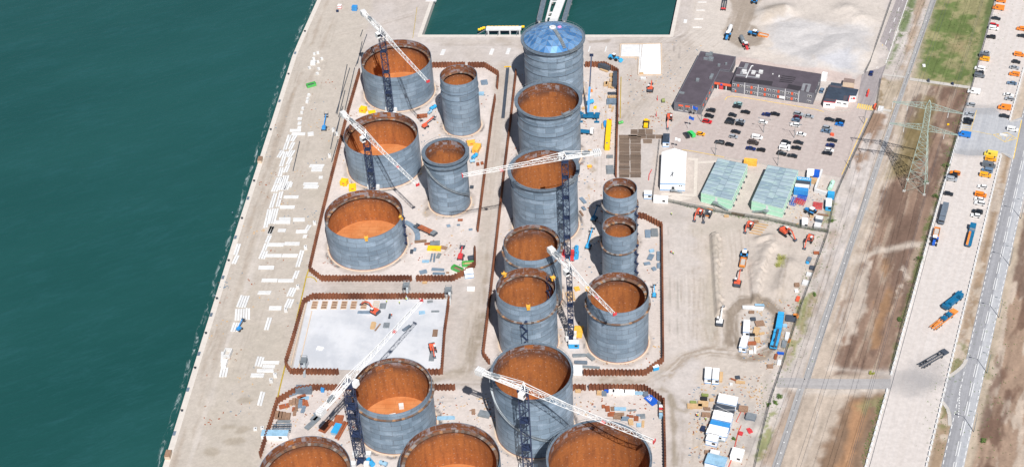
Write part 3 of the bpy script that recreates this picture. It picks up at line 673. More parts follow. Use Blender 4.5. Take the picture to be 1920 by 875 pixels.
f = n.step(n.noise(p, 0.9, 6, 0.7), 0.2, 0.8, 0.9, 1.1); f2 = n.step(n.noise(p, 0.12, 5, 0.65), 0.25, 0.75, 0.95, 1.05)
f = n.math('MULTIPLY', f, f2); cb = n.add('ShaderNodeCombineColor'); [n.put(cb.inputs[i], f) for i in range(3)]
n.bump(n.noise(p, 0.8, 6, 0.7), 0.5, 0.25)
me.materials.append(n.out(n.mix(1.0, at.outputs['Color'], cb.outputs[0], 'MULTIPLY'), 0.95, 0, 0.2))
go = bpy.data.objects.new('ground', me); COL.objects.link(go); tag(go, kind='structure')

# water
wb = MB(); wb.add([(-6000, -6000, -3.2), (6000, -6000, -3.2), (6000, 6000, -3.2), (-6000, 6000, -3.2)], [(0, 1, 2, 3)])
tag(wb.build('water', M['water']), kind='structure')
sb = MB(); sb.add([(-6000, -6000, -12), (6000, -6000, -12), (6000, 6000, -12), (-6000, 6000, -12)], [(0, 1, 2, 3)])

def offs(poly, d):
    """offset an open polyline to its right by d (mitred)"""
    out = []
    for i, p in enumerate(poly):
        a = Vector(poly[max(i - 1, 0)]); b = Vector(poly[i]); c_ = Vector(poly[min(i + 1, len(poly) - 1)])
        d1 = (b - a) if i else (c_ - b); d2 = (c_ - b) if i < len(poly) - 1 else d1
        n1 = Vector((d1.y, -d1.x)).normalized(); n2 = Vector((d2.y, -d2.x)).normalized(); nn = (n1 + n2); nn = nn / max(nn.length_squared, .3) * 2
        out.append((b.x + nn.x * d, b.y + nn.y * d))
    return out
def wall_strip(mb, line, d0, d1, z0, z1):
    A = offs(line, d0); B = offs(line, d1); n_ = len(line)
    vs_ = [(p[0], p[1], z) for z in (z0, z1) for L in (A, B) for p in L]
    fs = []
    for i in range(n_ - 1):
        a0, b0, a1, b1 = i, n_ + i, 2 * n_ + i, 3 * n_ + i
        fs += [(a0, a0 + 1, a1 + 1, a1), (b0 + 1, b0, b1, b1 + 1), (a1, a1 + 1, b1 + 1, b1), (a0 + 1, a0, b0, b0 + 1)]
    fs += [(0, 2 * n_, 3 * n_, n_), (n_ - 1, 2 * n_ - 1, 4 * n_ - 1, 3 * n_ - 1)]
    mb.add(vs_, fs)
mb = MB(); wall_strip(mb, QUAY, 0, 2.3, -9, 0.12); wall_strip(mb, QUAY, -0.25, -0.003, -9, -0.6)
tag(mb.build('quay_wall', M['quay']), kind='structure')
mb = MB(); line = [B3, B0, B1, B2]
wall_strip(mb, line, 0, 0, 0, 0) if False else None
wall_strip(mb, [B3, B0, B1, B2], 0.0, 1.9, -9, 0.13)
tag(mb.build('basin_wall', M['quay']), kind='structure')
# foam ribbon on the water along the quay
mb = MB(); LQ = QUAY[0:8]; fine_l = []
for i in range(len(LQ) - 1):
    a, b = LQ[i], LQ[i + 1]; L_ = math.dist(a, b)
    if i == 0: a = ext(b, a, 30 / L_); L_ = 30
    if i == len(LQ) - 2: b = ext(a, b, min(1, 60 / L_))
    k = max(1, int(math.dist(a, b) / 6))
    fine_l += [ext(a, b, t / k) for t in range(k)]
I_ = offs(fine_l, -0.3); O_ = offs(fine_l, -6.3); k = len(fine_l)
mb.add([(q[0], q[1], -3.15) for q in I_ + O_], [(i, i + 1, k + i + 1, k + i) for i in range(k - 1)])
fo = mb.build('foam', M['foam']); uvl = fo.data.uv_layers.new(name='UVMap')
for pl in fo.data.polygons:
    for li in pl.loop_indices:
        vi = fo.data.loops[li].vertex_index; uvl.data[li].uv = (0 if vi < k else 6.0, (vi % k) * 6.0)
tag(fo, kind='stuff')

# ================================================================== ROADS AND SHEETS
def sheet(name, pxs, m_, z, kind='structure', world=False):
    pts = pxs if world else [g2(*p) for p in pxs]
    mb = MB(); a = sum(pts[i][0] * pts[(i + 1) % len(pts)][1] - pts[(i + 1) % len(pts)][0] * pts[i][1] for i in range(len(pts)))
    if a < 0: pts = pts[::-1]
    mb.add([(p[0], p[1], z) for p in pts], [tuple(range(len(pts)))])
    o = mb.build(name, m_); tag(o, kind=kind); return o
def px_ext(a, b, ta, tb):
    A, B = g2(*a), g2(*b); return ext(A, B, ta), ext(A, B, tb)
LA, LB = px_ext((1765, 873.7), (1914, 226), -0.4, 2.0); RA, RB = px_ext((1807.6, 873.7), (1911.7, 405), -0.4, 3.0)
MA_, MBm = px_ext((1789.5, 873.7), (1894.5, 405), -0.4, 3.0)
sheet('road', [LA, LB, RB, RA], M['road'], 0.10, world=True)
sheet('road', [MA_, MBm, RB, RA], M['roadlight'], 0.12, world=True)
# left service road
sheet('road', [(1692, -30), (1716, -30), (1703, 0), (1678, 60), (1661.6, 120.7), (1652, 150), (1640, 202), (1607, 194), (1616, 141), (1626, 133), (1634, 118), (1680.4, 0)], M['roadpink'], 0.085)
sheet('pavement', [(1325, 192), (1345, 190), (1372, 179), (1400, 181), (1526, 202), (1561, 214), (1594, 210), (1607, 196), (1639, 204), (1581, 333), (1500, 319), (1359, 295), (1281, 282), (1250, 275), (1262, 240), (1320, 217)], M['paving'], 0.09)
sheet('path', [(1753, -30), (1764, -30), (1756, 0), (1708, 137), (1687, 200), (1615, 418.7), (1555, 598.7), (1520.3, 708), (1507.7, 730.7), (1481, 818.7), (1463, 874), (1460, 890), (1443, 890), (1447, 874), (1466, 818.7), (1494, 730.7), (1506.5, 708), (1540, 598.7), (1602.5, 418.7), (1671.6, 218.7), (1699, 137), (1744.5, 0)], M['path'], 0.08)
sheet('gravel_strip', [(1872, -25), (1865, 0), (1821, 163), (1807, 215), (1751, 416), (1693, 618.7), (1670.6, 701.5), (1663, 730.4), (1623, 873.7), (1618, 892), (1731, 892), (1736, 873.7), (1788.8, 655), (1796, 618.7), (1845, 418.7), (1876.5, 293), (1891.6, 227.7), (1901.7, 200), (1920, 125.7), (1960, -25)], M['gravelstrip'], 0.09)
sheet('road', [(1458.7, 707.5), (1560, 710), (1670.6, 710), (1669.5, 729), (1560, 729.5), (1456, 725.5)], M['access'], 0.11)
# dusty crossing on the strip
n = NT('dusty_asphalt'); p = n.pos(); f = n.noise(p, 0.09, 5, 0.6)
oc = n.add('ShaderNodeTexCoord').outputs['Object']; x_, y_, _z = n.xyz(oc)
n.out(c3(200, 198, 198), 0.9)
ed = n.step(n.math('ADD', n.math('MULTIPLY', n.math('SQRT', n.math('ADD', n.math('POWER', n.math('MULTIPLY', x_, 1 / 17), 2.0), n.math('POWER', n.math('MULTIPLY', y_, 1 / 9.5), 2.0))), 1.0), n.math('MULTIPLY', n.math('SUBTRACT', f, 0.5), 1.2)), 0.35, 1.15, 0.3, 0.0)
n.put(n.b.inputs['Alpha'], ed); M['dust'] = n.m
def dust(px, py, a, b, rz=0.0, z=0.13):
    mb = MB(); mb.add([(-22, -14, 0), (22, -14, 0), (22, 14, 0), (-22, 14, 0)], [(0, 1, 2, 3)])
    P_ = g2(px, py); o = mb.build('dust', M['dust'], loc=(P_[0], P_[1], z)); o.scale = (a, b, 1); o.rotation_euler = (0, 0, rz); tag(o, kind='structure')
dust(1700, 716, 0.85, 0.9); dust(1730, 700, 0.7, 0.9, R_(50), 0.15)
sheet('road', [(1808, 203), (1864, 203), (1893, 228), (1916, 220), (1899, 300), (1878, 287), (1850, 292), (1815, 292), (1787, 287)], M['roadlight'], 0.11)
dust(1825, 288, 0.7, 0.4, 0, 0.14); dust(1850, 205, 0.8, 0.5, 0, 0.14)
sheet('road', [(1811, 675), (1805, 688), (1794, 699), (1777.5, 707), (1770, 740), (1766, 752), (1775, 762), (1782, 780), (1785, 789), (1812, 673)], M['road'], 0.105)
# markings ---------------------------------------------------------
def dashes(name, A, B, off, width, dash, gap, m_, z, start=0.0):
    A = Vector(A); B = Vector(B); d = (B - A); L_ = d.length; d.normalize(); nrm = Vector((d.y, -d.x)); mb = MB(); t = start
    while t < L_:
        p0 = A + d * t + nrm * (off - width / 2); p1 = A + d * min(t + dash, L_) + nrm * (off - width / 2); p2 = p1 + nrm * width; p3 = p0 + nrm * width
        mb.add([(q.x, q.y, z) for q in (p0, p3, p2, p1)], [(0, 1, 2, 3)]); t += dash + gap
    o = mb.build(name, m_); tag(o, kind='structure'); return o
WR = (Vector(RA) - Vector(LA)).length
Lr = Vector(LA); dr = (Vector(LB) - Lr).normalized(); nr = Vector((dr.y, -dr.x)); Wd = abs((Vector(RA) - Lr).dot(nr))
dashes('road_marking', LA, LB, 0.4, 0.22, 2.0, 1.6, M['wline'], 0.15)
dashes('road_marking', RA, RB, -0.4, 0.22, 2.0, 1.6, M['wline'], 0.16)
dashes('road_marking', MA_, MBm, -0.4, 0.2, 7.4, 3.0, M['wline'], 0.16, 2.0)
dashes('road_marking', MA_, MBm, 0.4, 0.2, 7.4, 3.0, M['wline'], 0.16, 2.0)
dashes('road_marking', g2(1797, 782), g2(1800, 726), 0, 0.3, 0.7, 0.7, M['wline'], 0.14)
dashes('road_marking', g2(1914, 226), g2(1899, 298), -0.3, 0.35, 40, 1, M['yline'], 0.17)
dashes('road_marking', g2(1642, 135), g2(1703, -25), 0, 0.25, 3.2, 9.5, M['wline'], 0.14, 2.0) if False else None
for (a, b) in [((1683.5, 22), (1686, 15)), ((1675.8, 42), (1678.6, 34)), ((1668, 62.5), (1671, 55)), ((1659.6, 84.5), (1662.5, 77)), ((1651.5, 106), (1654.6, 98)), ((1643.6, 128), (1646.4, 121)), ((1692, 2), (1694.5, -5))]:
    dashes('road_marking', g2(*a), g2(*b), 0, 0.3, 20, 1, M['wline'], 0.14)
dashes('road_marking', g2(1662, 120), g2(1703, 0), -0.3, 0.25, 90, 1, M['wline'], 0.14)
mb = MB()
for k in range(8):
    a = g2(1607.5 + k * 3.9, 203.5 + k * 0.7); b = g2(1610.5 + k * 3.9, 194.5 + k * 0.7); A = Vector(a); B = Vector(b); d = (B - A).normalized(); nrm = Vector((d.y, -d.x)) * 0.28
    mb.add([(A.x - nrm.x, A.y - nrm.y, .14), (A.x + nrm.x, A.y + nrm.y, .14), (B.x + nrm.x, B.y + nrm.y, .14), (B.x - nrm.x, B.y - nrm.y, .14)], [(0, 1, 2, 3)])
tag(mb.build('road_marking', M['yline']), kind='structure')
def polyline(name, pxs, width, m_, z):
    mb = MB(); pts = [g2(*p) for p in pxs]; A = offs(pts, -width / 2); B = offs(pts, width / 2); k = len(pts)
    mb.add([(q[0], q[1], z) for q in A + B], [(i, k + i, k + i + 1, i + 1) for i in range(k - 1)]); o = mb.build(name, m_); tag(o, kind='structure'); return o
polyline('road_marking', [(1359, 188), (1363, 183), (1372, 181), (1400, 184), (1526, 205), (1545, 210)], 0.35, M['yline'], 0.14)
polyline('road_marking', [(1626, 222), (1608, 262), (1583, 318), (1578, 328)], 0.3, M['yline'], 0.14)
polyline('road_marking', [(1862, 253), (1889, 249.5), (1906, 260), (1884, 266.5), (1862, 253)], 0.3, M['yline'], 0.15)
for (a, b) in [((1869, 252), (1878, 259)), ((1878, 251), (1888, 259)), ((1884, 265), (1893, 256)), ((1892, 263), (1899, 257))]: polyline('road_marking', [a, b], 0.22, M['yline'], 0.15)
polyline('road_marking', [(1802, 244), (1830, 247), (1860, 253)], 0.22, M['yline'], 0.15)
polyline('road_marking', [(1831, 207), (1820, 246)], 0.22, M['yline'], 0.15)
for k in range(3): polyline('road_marking', [(1805 - k * 1.2, 233 + k * 4), (1823 - k * 1.4, 235 + k * 4)], 0.2, M['yline'], 0.15)
polyline('road_marking', [(1640, 118), (1647, 119), (1655, 84)], 0.2, M['yline'], 0.14)
polyline('road_marking', [(1279, 281), (1300, 284), (1358, 295)], 0.3, M['yline'], 0.14)
# parking bay lines are faint: thin tone-on-tone rows
M['bay'] = mat('faded_bay_line', c3(182, 166, 158), 0.9, var=0.1, scale=2)
for (x0, y0, x1, y1) in [(1400, 200, 1350, 262), (1450, 208, 1404, 272), (1505, 210, 1470, 292), (1565, 220, 1548, 290)]:
    a = Vector(g2(x0, y0)); b = Vector(g2(x1, y1)); L_ = (b - a).length; d = (b - a).normalized(); t = 0; mb = MB(); e = Vector((math.cos(R_(-17.5)), math.sin(R_(-17.5))))
    while t < L_:
        p_ = a + d * t; mb.beam((p_.x - e.x * 5, p_.y - e.y * 5, .125), (p_.x + e.x * 5, p_.y + e.y * 5, .125), 0.1, 0.01); t += 2.5
    tag(mb.build('road_marking', M['bay']), kind='structure')
# studs in the path
mb = MB()
for i in range(46):
    t = i / 45
    y = 888 - t * 888
    seg = [(1452, 888), (1500, 730), (1513, 700), (1608, 418.7), (1750, 0)]
    for (a, b) in zip(seg[:-1], seg[1:]):
        if b[1] <= y <= a[1]: x = a[0] + (b[0] - a[0]) * (a[1] - y) / (a[1] - b[1])
    q = g2(x, y); mb.box(q[0], q[1], 0.09, 0.42, 0.42, 0.02, R_(18))
tag(mb.build('road_marking', M['wline']), kind='structure')
# kerbs
def kerb(pxs, w_=0.4, h=0.14, m_=None, z=0.05):
    mb = MB(); pts = [g2(*p) for p in pxs]
    for i in range(len(pts) - 1): mb.beam((pts[i][0], pts[i][1], z + h / 2), (pts[i + 1][0], pts[i + 1][1], z + h / 2), w_, h)
    tag(mb.build('kerb', m_ or M['concrete']), kind='structure')
kerb([(1811.5, 674), (1808, 682), (1803, 688), (1796, 694), (1788, 700), (1777.5, 706.5)], 1.3)
kerb([(1765.5, 752), (1771, 758), (1776.5, 766), (1780, 777), (1781, 797)], 1.3)
kerb([(1899, 298), (1893, 292), (1878, 287)], 0.5); kerb([(1914, 224), (1905, 227), (1893, 229)], 0.5)
kerb([(1372, 176.5), (1400, 179), (1526, 199), (1561, 211), (1594, 207)], 0.4)
kerb([(1648, 165), (1636, 210), (1581, 335)], 0.35); kerb([(1581, 335), (1500, 320), (1359, 296)], 0.35)
# raised slim footway across the field (pale slab path at the top)
sheet('path', [(1655, 138), (1696, 143), (1696, 147), (1655, 142)], M['concrete'], 0.12)
sheet('path', [(1706, 146), (1819, 162), (1818, 167), (1705, 151)], M['concrete'], 0.12)
sheet('path', [(1652, 203), (1673, 207), (1670, 211), (1650, 207)], M['concrete'], 0.12)
# slab foundation inside its bund
SL = [(587, 562), (834, 560.5), (843, 563), (829, 697), (700, 697), (556, 694), (545, 689), (549, 680), (572, 570)]
sheet('concrete_slab', [(578, 563), (838, 561), (825, 697), (549, 692)], M['slab'], 0.25)
sheet('concrete_slab', [(579, 586), (833, 588), (822, 700), (552, 694)], M['slab'], 0.255) if False else None
mb = MB()
for a, b in [((575, 566), (590, 558.5)), ((590, 558.5), (836, 560)), ((575, 566), (546, 685)), ((585, 584), (560, 692))]:
    A, B = g2(*a), g2(*b); mb.beam((A[0], A[1], .4), (B[0], B[1], .4), 0.35, 0.3)
tag(mb.build('kerb', M['cream']), kind='structure')
# pavement round the white tent
M['pavewhite'] = mat('pale_paving', c3(226, 216, 204), 0.9, var=0.05)
sheet('pavement', [(1289, 296), (1309, 297), (1306, 369), (1239, 366), (1240, 362), (1300, 364), (1302, 302), (1289, 300)], M['pavewhite'], 0.10)
sheet('pavement', [(1309, 303), (1343, 301), (1343, 306), (1309, 307)], M['pavewhite'], 0.10)
sheet('pavement', [(1262, 366), (1300, 372), (1262, 380), (1240, 378)], M['pavewhite'], 0.095)

# ================================================================== SHEET PILE WALLS
def pile_wall(pxs, label, h=3.3, pitch=1.42, amp=0.27, z=0.0):
    pts = [Vector(g2(*p)) for p in pxs]; o0 = pts[0].copy(); L = []; 
    cum = [0]
    for i in range(len(pts) - 1): cum.append(cum[-1] + (pts[i + 1] - pts[i]).length)
    T = cum[-1]; n_ = int(T / pitch * 4); 
    for k in range(n_ + 1):
        t = k / n_ * T
        i = max(j for j in range(len(cum)) if cum[j] <= t + 1e-9); i = min(i, len(pts) - 2)
        d = (pts[i + 1] - pts[i]).normalized(); p = pts[i] + d * (t - cum[i]); nr_ = Vector((d.y, -d.x))
        s_ = (1, 1, -1, -1)[k % 4]
        L.append((p + nr_ * amp * s_ - o0, nr_))
    mb = MB(); th = 0.09; vs_ = []
    for z_ in (z - 0.3, z + h):
        for sgn in (-1, 1):
            vs_ += [((q + nn * th * sgn).x, (q + nn * th * sgn).y, z_) for q, nn in L]
    n_ = len(L); fs = []; hj = [random.uniform(-.12, .12) for _ in range(n_ // 4 + 2)]
    vs_ = [(v[0], v[1], v[2] + (hj[(i % n_) // 4] if i >= 2 * n_ else 0)) for i, v in enumerate(vs_)]
    for i in range(n_ - 1):
        a, b, c_, d = i, n_ + i, 2 * n_ + i, 3 * n_ + i
        fs += [(a, a + 1, c_ + 1, c_), (b + 1, b, d, d + 1), (c_, c_ + 1, d + 1, d)]
    fs += [(0, 2 * n_, 3 * n_, n_), (n_ - 1, 2 * n_ - 1, 4 * n_ - 1, 3 * n_ - 1)]
    mb.add(vs_, fs)
    o = mb.build('sheet_pile_wall', M['pile'], loc=(o0.x, o0.y, 0))
    return tag(o, label, 'sheet pile wall', 'rusty sheet pile walls round the tanks')
pile_wall([(811, 127), (872.6, 127)], 'short rusty sheet pile wall between the northwest tank and the gap by the slim tank')
pile_wall([(877.6, 127), (909, 127), (934.7, 143), (932.4, 168)], 'rusty corrugated wall turning the corner behind the slim northern tank')
pile_wall([(929, 186), (923, 222), (896, 435)], 'long straight rusty sheet pile wall west of the central haul road')
pile_wall([(891, 470), (891, 500), (871, 516), (849, 527), (781, 527)], 'curved rusty sheet pile wall beside the green skips')
pile_wall([(773, 527), (604, 527), (581, 509), (606, 400), (653, 214), (675, 138)], 'long rusty wall wrapping the three northwest tanks on the quay side')
pile_wall([(843, 563), (834, 628), (829, 702), (800, 702)], 'rusty sheet pile wall on the east edge of the pale slab')
pile_wall([(834, 560.5), (588, 560.5), (570, 570), (550, 640), (536, 686), (546, 701), (636, 702)], 'rusty sheet pile wall round the north, west and south of the pale slab')
pile_wall([(488, 860), (508, 798), (521, 756), (553, 737), (587, 731), (631, 731), (854, 731)], 'rusty wall curving round the southwest storage yard with the grey container')
pile_wall([(968, 139), (959, 219), (945, 333), (935, 423), (920, 555), (906, 668), (918, 684)], 'very long rusty sheet pile wall west of the domed tank row')
pile_wall([(1097, 126), (1134, 126), (1159, 139), (1158, 219), (1155, 334)], 'rusty sheet pile wall behind the dark containers by the domed tank')
pile_wall([(1196, 409), (1209, 411), (1241, 428), (1243, 620), (1243.5, 679), (1209.5, 703.5), (1094, 703.5)], 'rusty sheet pile wall round the twin slim eastern tanks')
pile_wall([(1060, 731), (1099, 731)], 'short rusty wall segment east of the tall southern tank')
pile_wall([(1104, 731), (1209.5, 732), (1244.6, 757), (1247, 858), (1247.5, 900)], 'rusty wall round the southeast yard with the blue banner', h=3.4)

# ================================================================== TANKS
def uvset(o, uvs):
    ul = o.data.uv_layers.new(name='UVMap'); ul.data.foreach_set('uv', np.array(uvs, dtype=np.float32).ravel())
SEG = 96
def shell(R, H, seed):
    n_ = SEG; th = 0.22; vs_ = []; fs = []; uv = []; mi = []
    rings = [(R, 0), (R, H), (R - th, H), (R - th, 0.3)]
    for r, z in rings: vs_ += [(r * math.cos(2 * math.pi * k / n_), r * math.sin(2 * math.pi * k / n_), z) for k in range(n_)]
    for j in range(3):
        for k in range(n_):
            k2 = (k + 1) % n_; fs.append((j * n_ + k, j * n_ + k2, (j + 1) * n_ + k2, (j + 1) * n_ + k))
            u0 = 2 * math.pi * R * k / n_ + seed * 31.7; u1 = 2 * math.pi * R * (k + 1) / n_ + seed * 31.7
            va, vb = (rings[j][1], rings[j + 1][1]) if j == 0 else ((rings[j][1] - H, rings[j + 1][1] - H))
            uv += [(u0, va), (u1, va), (u1, vb), (u0, vb)]; mi.append((0, 2, 1)[j])
    me_ = bpy.data.meshes.new('shell'); me_.from_pydata(vs_, [], fs)
    for q in (M['tank_out'], M['tank_in'], M['ringgrey']): me_.materials.append(q)
    me_.polygons.foreach_set('material_index', mi); me_.polygons.foreach_set('use_smooth', [True] * len(fs)); 
    o = bpy.data.objects.new('shell', me_); COL.objects.link(o); uvset(o, uv)
    me_.set_sharp_from_angle(angle=R_(40)) if hasattr(me_, 'set_sharp_from_angle') else None
    return o
def ringpart(name, ri, ro, z0, z1, m_, parent, seed=0):
    mb = MB(); mb.annulus(ri, ro, z0, z1, SEG); o = mb.build(name, m_, parent)
    uv = []
    for j in range(4):
        for k in range(SEG):
            u0 = 2 * math.pi * ro * k / SEG + seed * 13.3; u1 = 2 * math.pi * ro * (k + 1) / SEG + seed * 13.3
            uv += [(u0, j), (u1, j), (u1, j + .9), (u0, j + .9)]
    uvset(o, uv); return o
def helix_stair(parent, R, H, a0, a1, z0, z1, name='stairway'):
    mb = MB(); k = 40; P1 = []; P2 = []
    for i in range(k + 1):
        t = i / k; a = R_(a0 + (a1 - a0) * t); z = z0 + (z1 - z0) * t
        P1.append((math.cos(a) * (R + .25), math.sin(a) * (R + .25), z)); P2.append((math.cos(a) * (R + 1.0), math.sin(a) * (R + 1.0), z))
    for i in range(k):
        mb.add([P1[i], P2[i], P2[i + 1], P1[i + 1], tuple(Vector(P1[i]) + Vector((0, 0, -.25))), tuple(Vector(P2[i]) + Vector((0, 0, -.25))), tuple(Vector(P2[i + 1]) + Vector((0, 0, -.25))), tuple(Vector(P1[i + 1]) + Vector((0, 0, -.25)))],
               [(0, 1, 2, 3), (7, 6, 5, 4), (1, 5, 6, 2), (0, 3, 7, 4)])
        if i % 2 == 0: mb.beam(P2[i], tuple(Vector(P2[i]) + Vector((0, 0, 1.1))), 0.09)
        mb.beam(tuple(Vector(P2[i]) + Vector((0, 0, 1.1))), tuple(Vector(P2[i + 1]) + Vector((0, 0, 1.1))), 0.12)
    return mb.build(name, M['galv'], parent)
tk = [0]
def tank(x, y, R, H, label, inner=None, outer=None, girder=None, hoops=(), found=True, pads=()):
    tk[0] += 1; s_ = tk[0]
    t = thing('storage_tank', label, 'storage tank', (x, y, 0), 0, 'steel storage tanks under construction')
    sh = shell(R, H, s_); sh.parent = t
    mb = MB(); mb.cyl(0, 0, 0.25, R - .25, 0.3, SEG); mb.build('tank_floor', M['tank_floor'], t)
    if found:
        ringpart('base_ring', R - 0.1, R + 0.8, 0.0, 0.22, M['cream'], t); ringpart('bottom_flange', R - .02, R + .14, 0.22, 0.3, M['rustplate'], t)
    if inner: ringpart('inner_ring', R - .2 - inner[1], R - .2, H - inner[0] - .18, H - inner[0], M['ring'], t, s_)
    if outer: ringpart('outer_ring', R - .02, R + outer[1], H - outer[0] - .22, H - outer[0], M['ring'], t, s_ + 5)
    if girder:
        g = ringpart('top_walkway', R - .35, R + girder, H - .12, H + .14, M['ringgrey'], t)
        ringpart('walkway_girder', R + .02, R + girder * .55, H - 1.0, H - .12, M['ringgrey'], t)
        mb = MB(); ro = R + girder - .05
        for k in range(SEG):
            a, b = 2 * math.pi * k / SEG, 2 * math.pi * (k + 1) / SEG
            p = (ro * math.cos(a), ro * math.sin(a), H + 1.15); q = (ro * math.cos(b), ro * math.sin(b), H + 1.15)
            mb.beam(p, q, .08)
            if k % 2 == 0: mb.beam((p[0], p[1], H + .1), p, .07)
        mb.build('railing', M['galv'], t)
    for i, hz in enumerate(hoops): ringpart('stiffener_ring', R - .02, R + .28, hz, hz + .16, M['ringgrey'], t)
    return t
T1 = tank(-111.5, 593.3, 17.0, 19.3, 'broad rusty open tank at the northwest corner, crane before it', inner=(3.4, 1.1))
T3 = tank(-110.9, 532.7, 16.8, 18.5, 'broad open tank with an overhead white jib, between two other quayside tanks', inner=(3.4, 1.1))
T5 = tank(-111.0, 476.7, 16.6, 17.2, 'broad open tank with clear orange floor, north of the pale slab', inner=(3.4, 1.1))
T2 = tank(-78.0, 564.5, 8.65, 28.6, 'slim tall tank with stained rim beside the northwest broad tank', inner=(3.8, 1.1), hoops=(19.5, 23.0))
T4 = tank(-78.35, 505.7, 9.0, 28.0, 'slim tall tank with wide grey collar and diagonal stair', girder=1.3)
ringpart('collar_ring', 9.0, 10.2, 28.0 - 2.6, 28.0 - 2.3, M['ringgrey'], T4)
helix_stair(T4, 9.0, 28, -158, -20, 25, 7)
T6 = tank(-35.6, 593.0, 14.0, 30, 'tall tank roofed by a blue glazed dome', girder=1.3, hoops=(21.5, 25.3, 17.5))
T7 = tank(-35.5, 541.0, 14.0, 30.5, 'tall open tank directly south of the domed one', girder=1.2, hoops=(20, 25.5))
T8 = tank(-35.3, 490.5, 14.0, 30, 'tall open tank crossed by the horizontal white jib', girder=1.2, hoops=(24.5,))
ladder_later = []
T9 = tank(-37.9, 444.1, 11.3, 29, 'medium tall open tank in the middle column, partly behind another', inner=(1.3, .9), outer=(3.6, .8))
T10 = tank(-38.8, 417.6, 11.5, 29, 'medium tall open tank with black ladder down its inner wall', inner=(3.6, .8), outer=(7.6, .8))
T11 = tank(-3.4, 479.0, 7.05, 29, 'slimmest eastern tank, farther of the twin pair', inner=(3, 1.0), outer=(8, .7))
T12 = tank(-3.4, 454.2, 7.0, 29, 'slimmest eastern tank, nearer of the twin pair', inner=(3, 1.0), outer=(8.6, .7))
T13 = tank(-3.9, 418.3, 11.85, 26.0, 'wide eastern tank with double rim inside the bund corner', inner=(2.8, 1.3), outer=(5.4, .8))
T14 = tank(-85.4, 372.6, 14.5, 20.9, 'broad tank beside the slanting white jib, south of the pale slab', inner=(1.2, .8), outer=(2.6, .8))
T15 = tank(-34.0, 371.3, 14.3, 30.0, 'tall tank with plain grey rim and curved stair, before the haul road', girder=.5)
helix_stair(T15, 14.3, 30, -195, -35, 28, 4)
T16 = tank(-60.7, 336.5, 17.3, 22, 'broad rusty tank cut by the bottom edge, middle one of three')
T17 = tank(-110.5, 331.5, 16.0, 21, 'broad rusty tank cut by the bottom edge, nearest the quay')
T18 = tank(-9.5, 331.0, 17.3, 29.5, 'broad tank cut by the bottom edge with crane shadow inside, easternmost', girder=.4)
for T_, R0, H0 in ((T16, 17.3, 22), (T17, 16.0, 21)):
    ringpart('inner_ring', R0 - 1.4, R0 - .2, H0 - 3.6, H0 - 3.4, M['ring'], T_, 3)
# glazed dome on T6: blue sky reflection painted into the panel colours
n = NT('dome_sky_reflection'); q = n.rnd()
wn = n.add('ShaderNodeTexWhiteNoise', noise_dimensions='2D'); fl = n.add('ShaderNodeVectorMath', operation='FLOOR'); n.t.links.new(n.uv(), fl.inputs[0]); n.t.links.new(fl.outputs[0], wn.inputs['Vector'])
M['dome'] = n.out(n.mix(n.step(wn.outputs['Value'], 0.0, 1.0), (0.09, 0.28, 0.60), (0.28, 0.52, 0.84)), 0.28, 0.6)
mb = MB(); rb = MB(); Rd, rise, K = 13.9, 5.2, 5; rs = (Rd * Rd + rise * rise) / (2 * rise); verts = {}
for i in range(K + 1):
    m_ = 1 if i == 0 else 6 * i
    rr_ = Rd * i / K; zz = math.sqrt(rs * rs - rr_ * rr_) - (rs - rise)
    for j in range(m_): a = 2 * math.pi * j / m_ + .26; verts[(i, j)] = Vector((rr_ * math.cos(a), rr_ * math.sin(a), 30.45 + zz))
tris = []
for i in range(1, K + 1):
    for s6 in range(6):
        for j in range(i):
            a = (i, (s6 * i + j) % (6 * i)); b = (i, (s6 * i + j + 1) % (6 * i)); c_ = (i - 1, (s6 * (i - 1) + j) % max(1, 6 * (i - 1)))
            tris.append((a, b, c_))
            if j < i - 1:
                d = (i - 1, (s6 * (i - 1) + j + 1) % (6 * (i - 1))); tris.append((b, d, c_))
edges = set(); uvv = []
for ti, (a, b, c_) in enumerate(tris):
    A, B, Cc = verts[a], verts[b], verts[c_]; jit = jit2 = 0.0
    A2, B2_, C2 = A + Vector((0, 0, jit)), B + Vector((0, 0, jit2)), Cc
    mb.add([A2, B2_, C2], [(0, 1, 2)]); uvv += [(ti + .5, .5)] * 3
    for e_ in ((a, b), (b, c_), (c_, a)): edges.add(tuple(sorted(e_)))
dome = mb.build('dome_roof', M['dome'], T6); uvset(dome, uvv)
for a, b in edges: rb.beam(verts[a] + Vector((0, 0, .12)), verts[b] + Vector((0, 0, .03)), 0.07)
rb.build('dome_ribs', M['galv'], dome)
mb = MB(); mb.cyl(0, 0, 35.7, 1.6, .5, 12); mb.cyl(.3, -.3, 36.1, .7, .8, 8); mb.build('roof_hatch', M['offwhite'], dome)
mb = MB()
for k in range(14):
    t = k / 13; r = 2 + t * 10.5; a = R_(-62); z = math.sqrt(rs * rs - r * r) - (rs - rise) + 30.6
    mb.box(r * math.cos(a), r * math.sin(a), z, .9, 1.6, .25, a)
mb.build('roof_walkway', M['galv'], dome)
mb = MB(); mb.box(3.2, 1.0, 35.3, 1.6, 1.2, .5, .6); mb.build('roof_canvas', mat('pink_canvas', (.75, .3, .5)), dome)
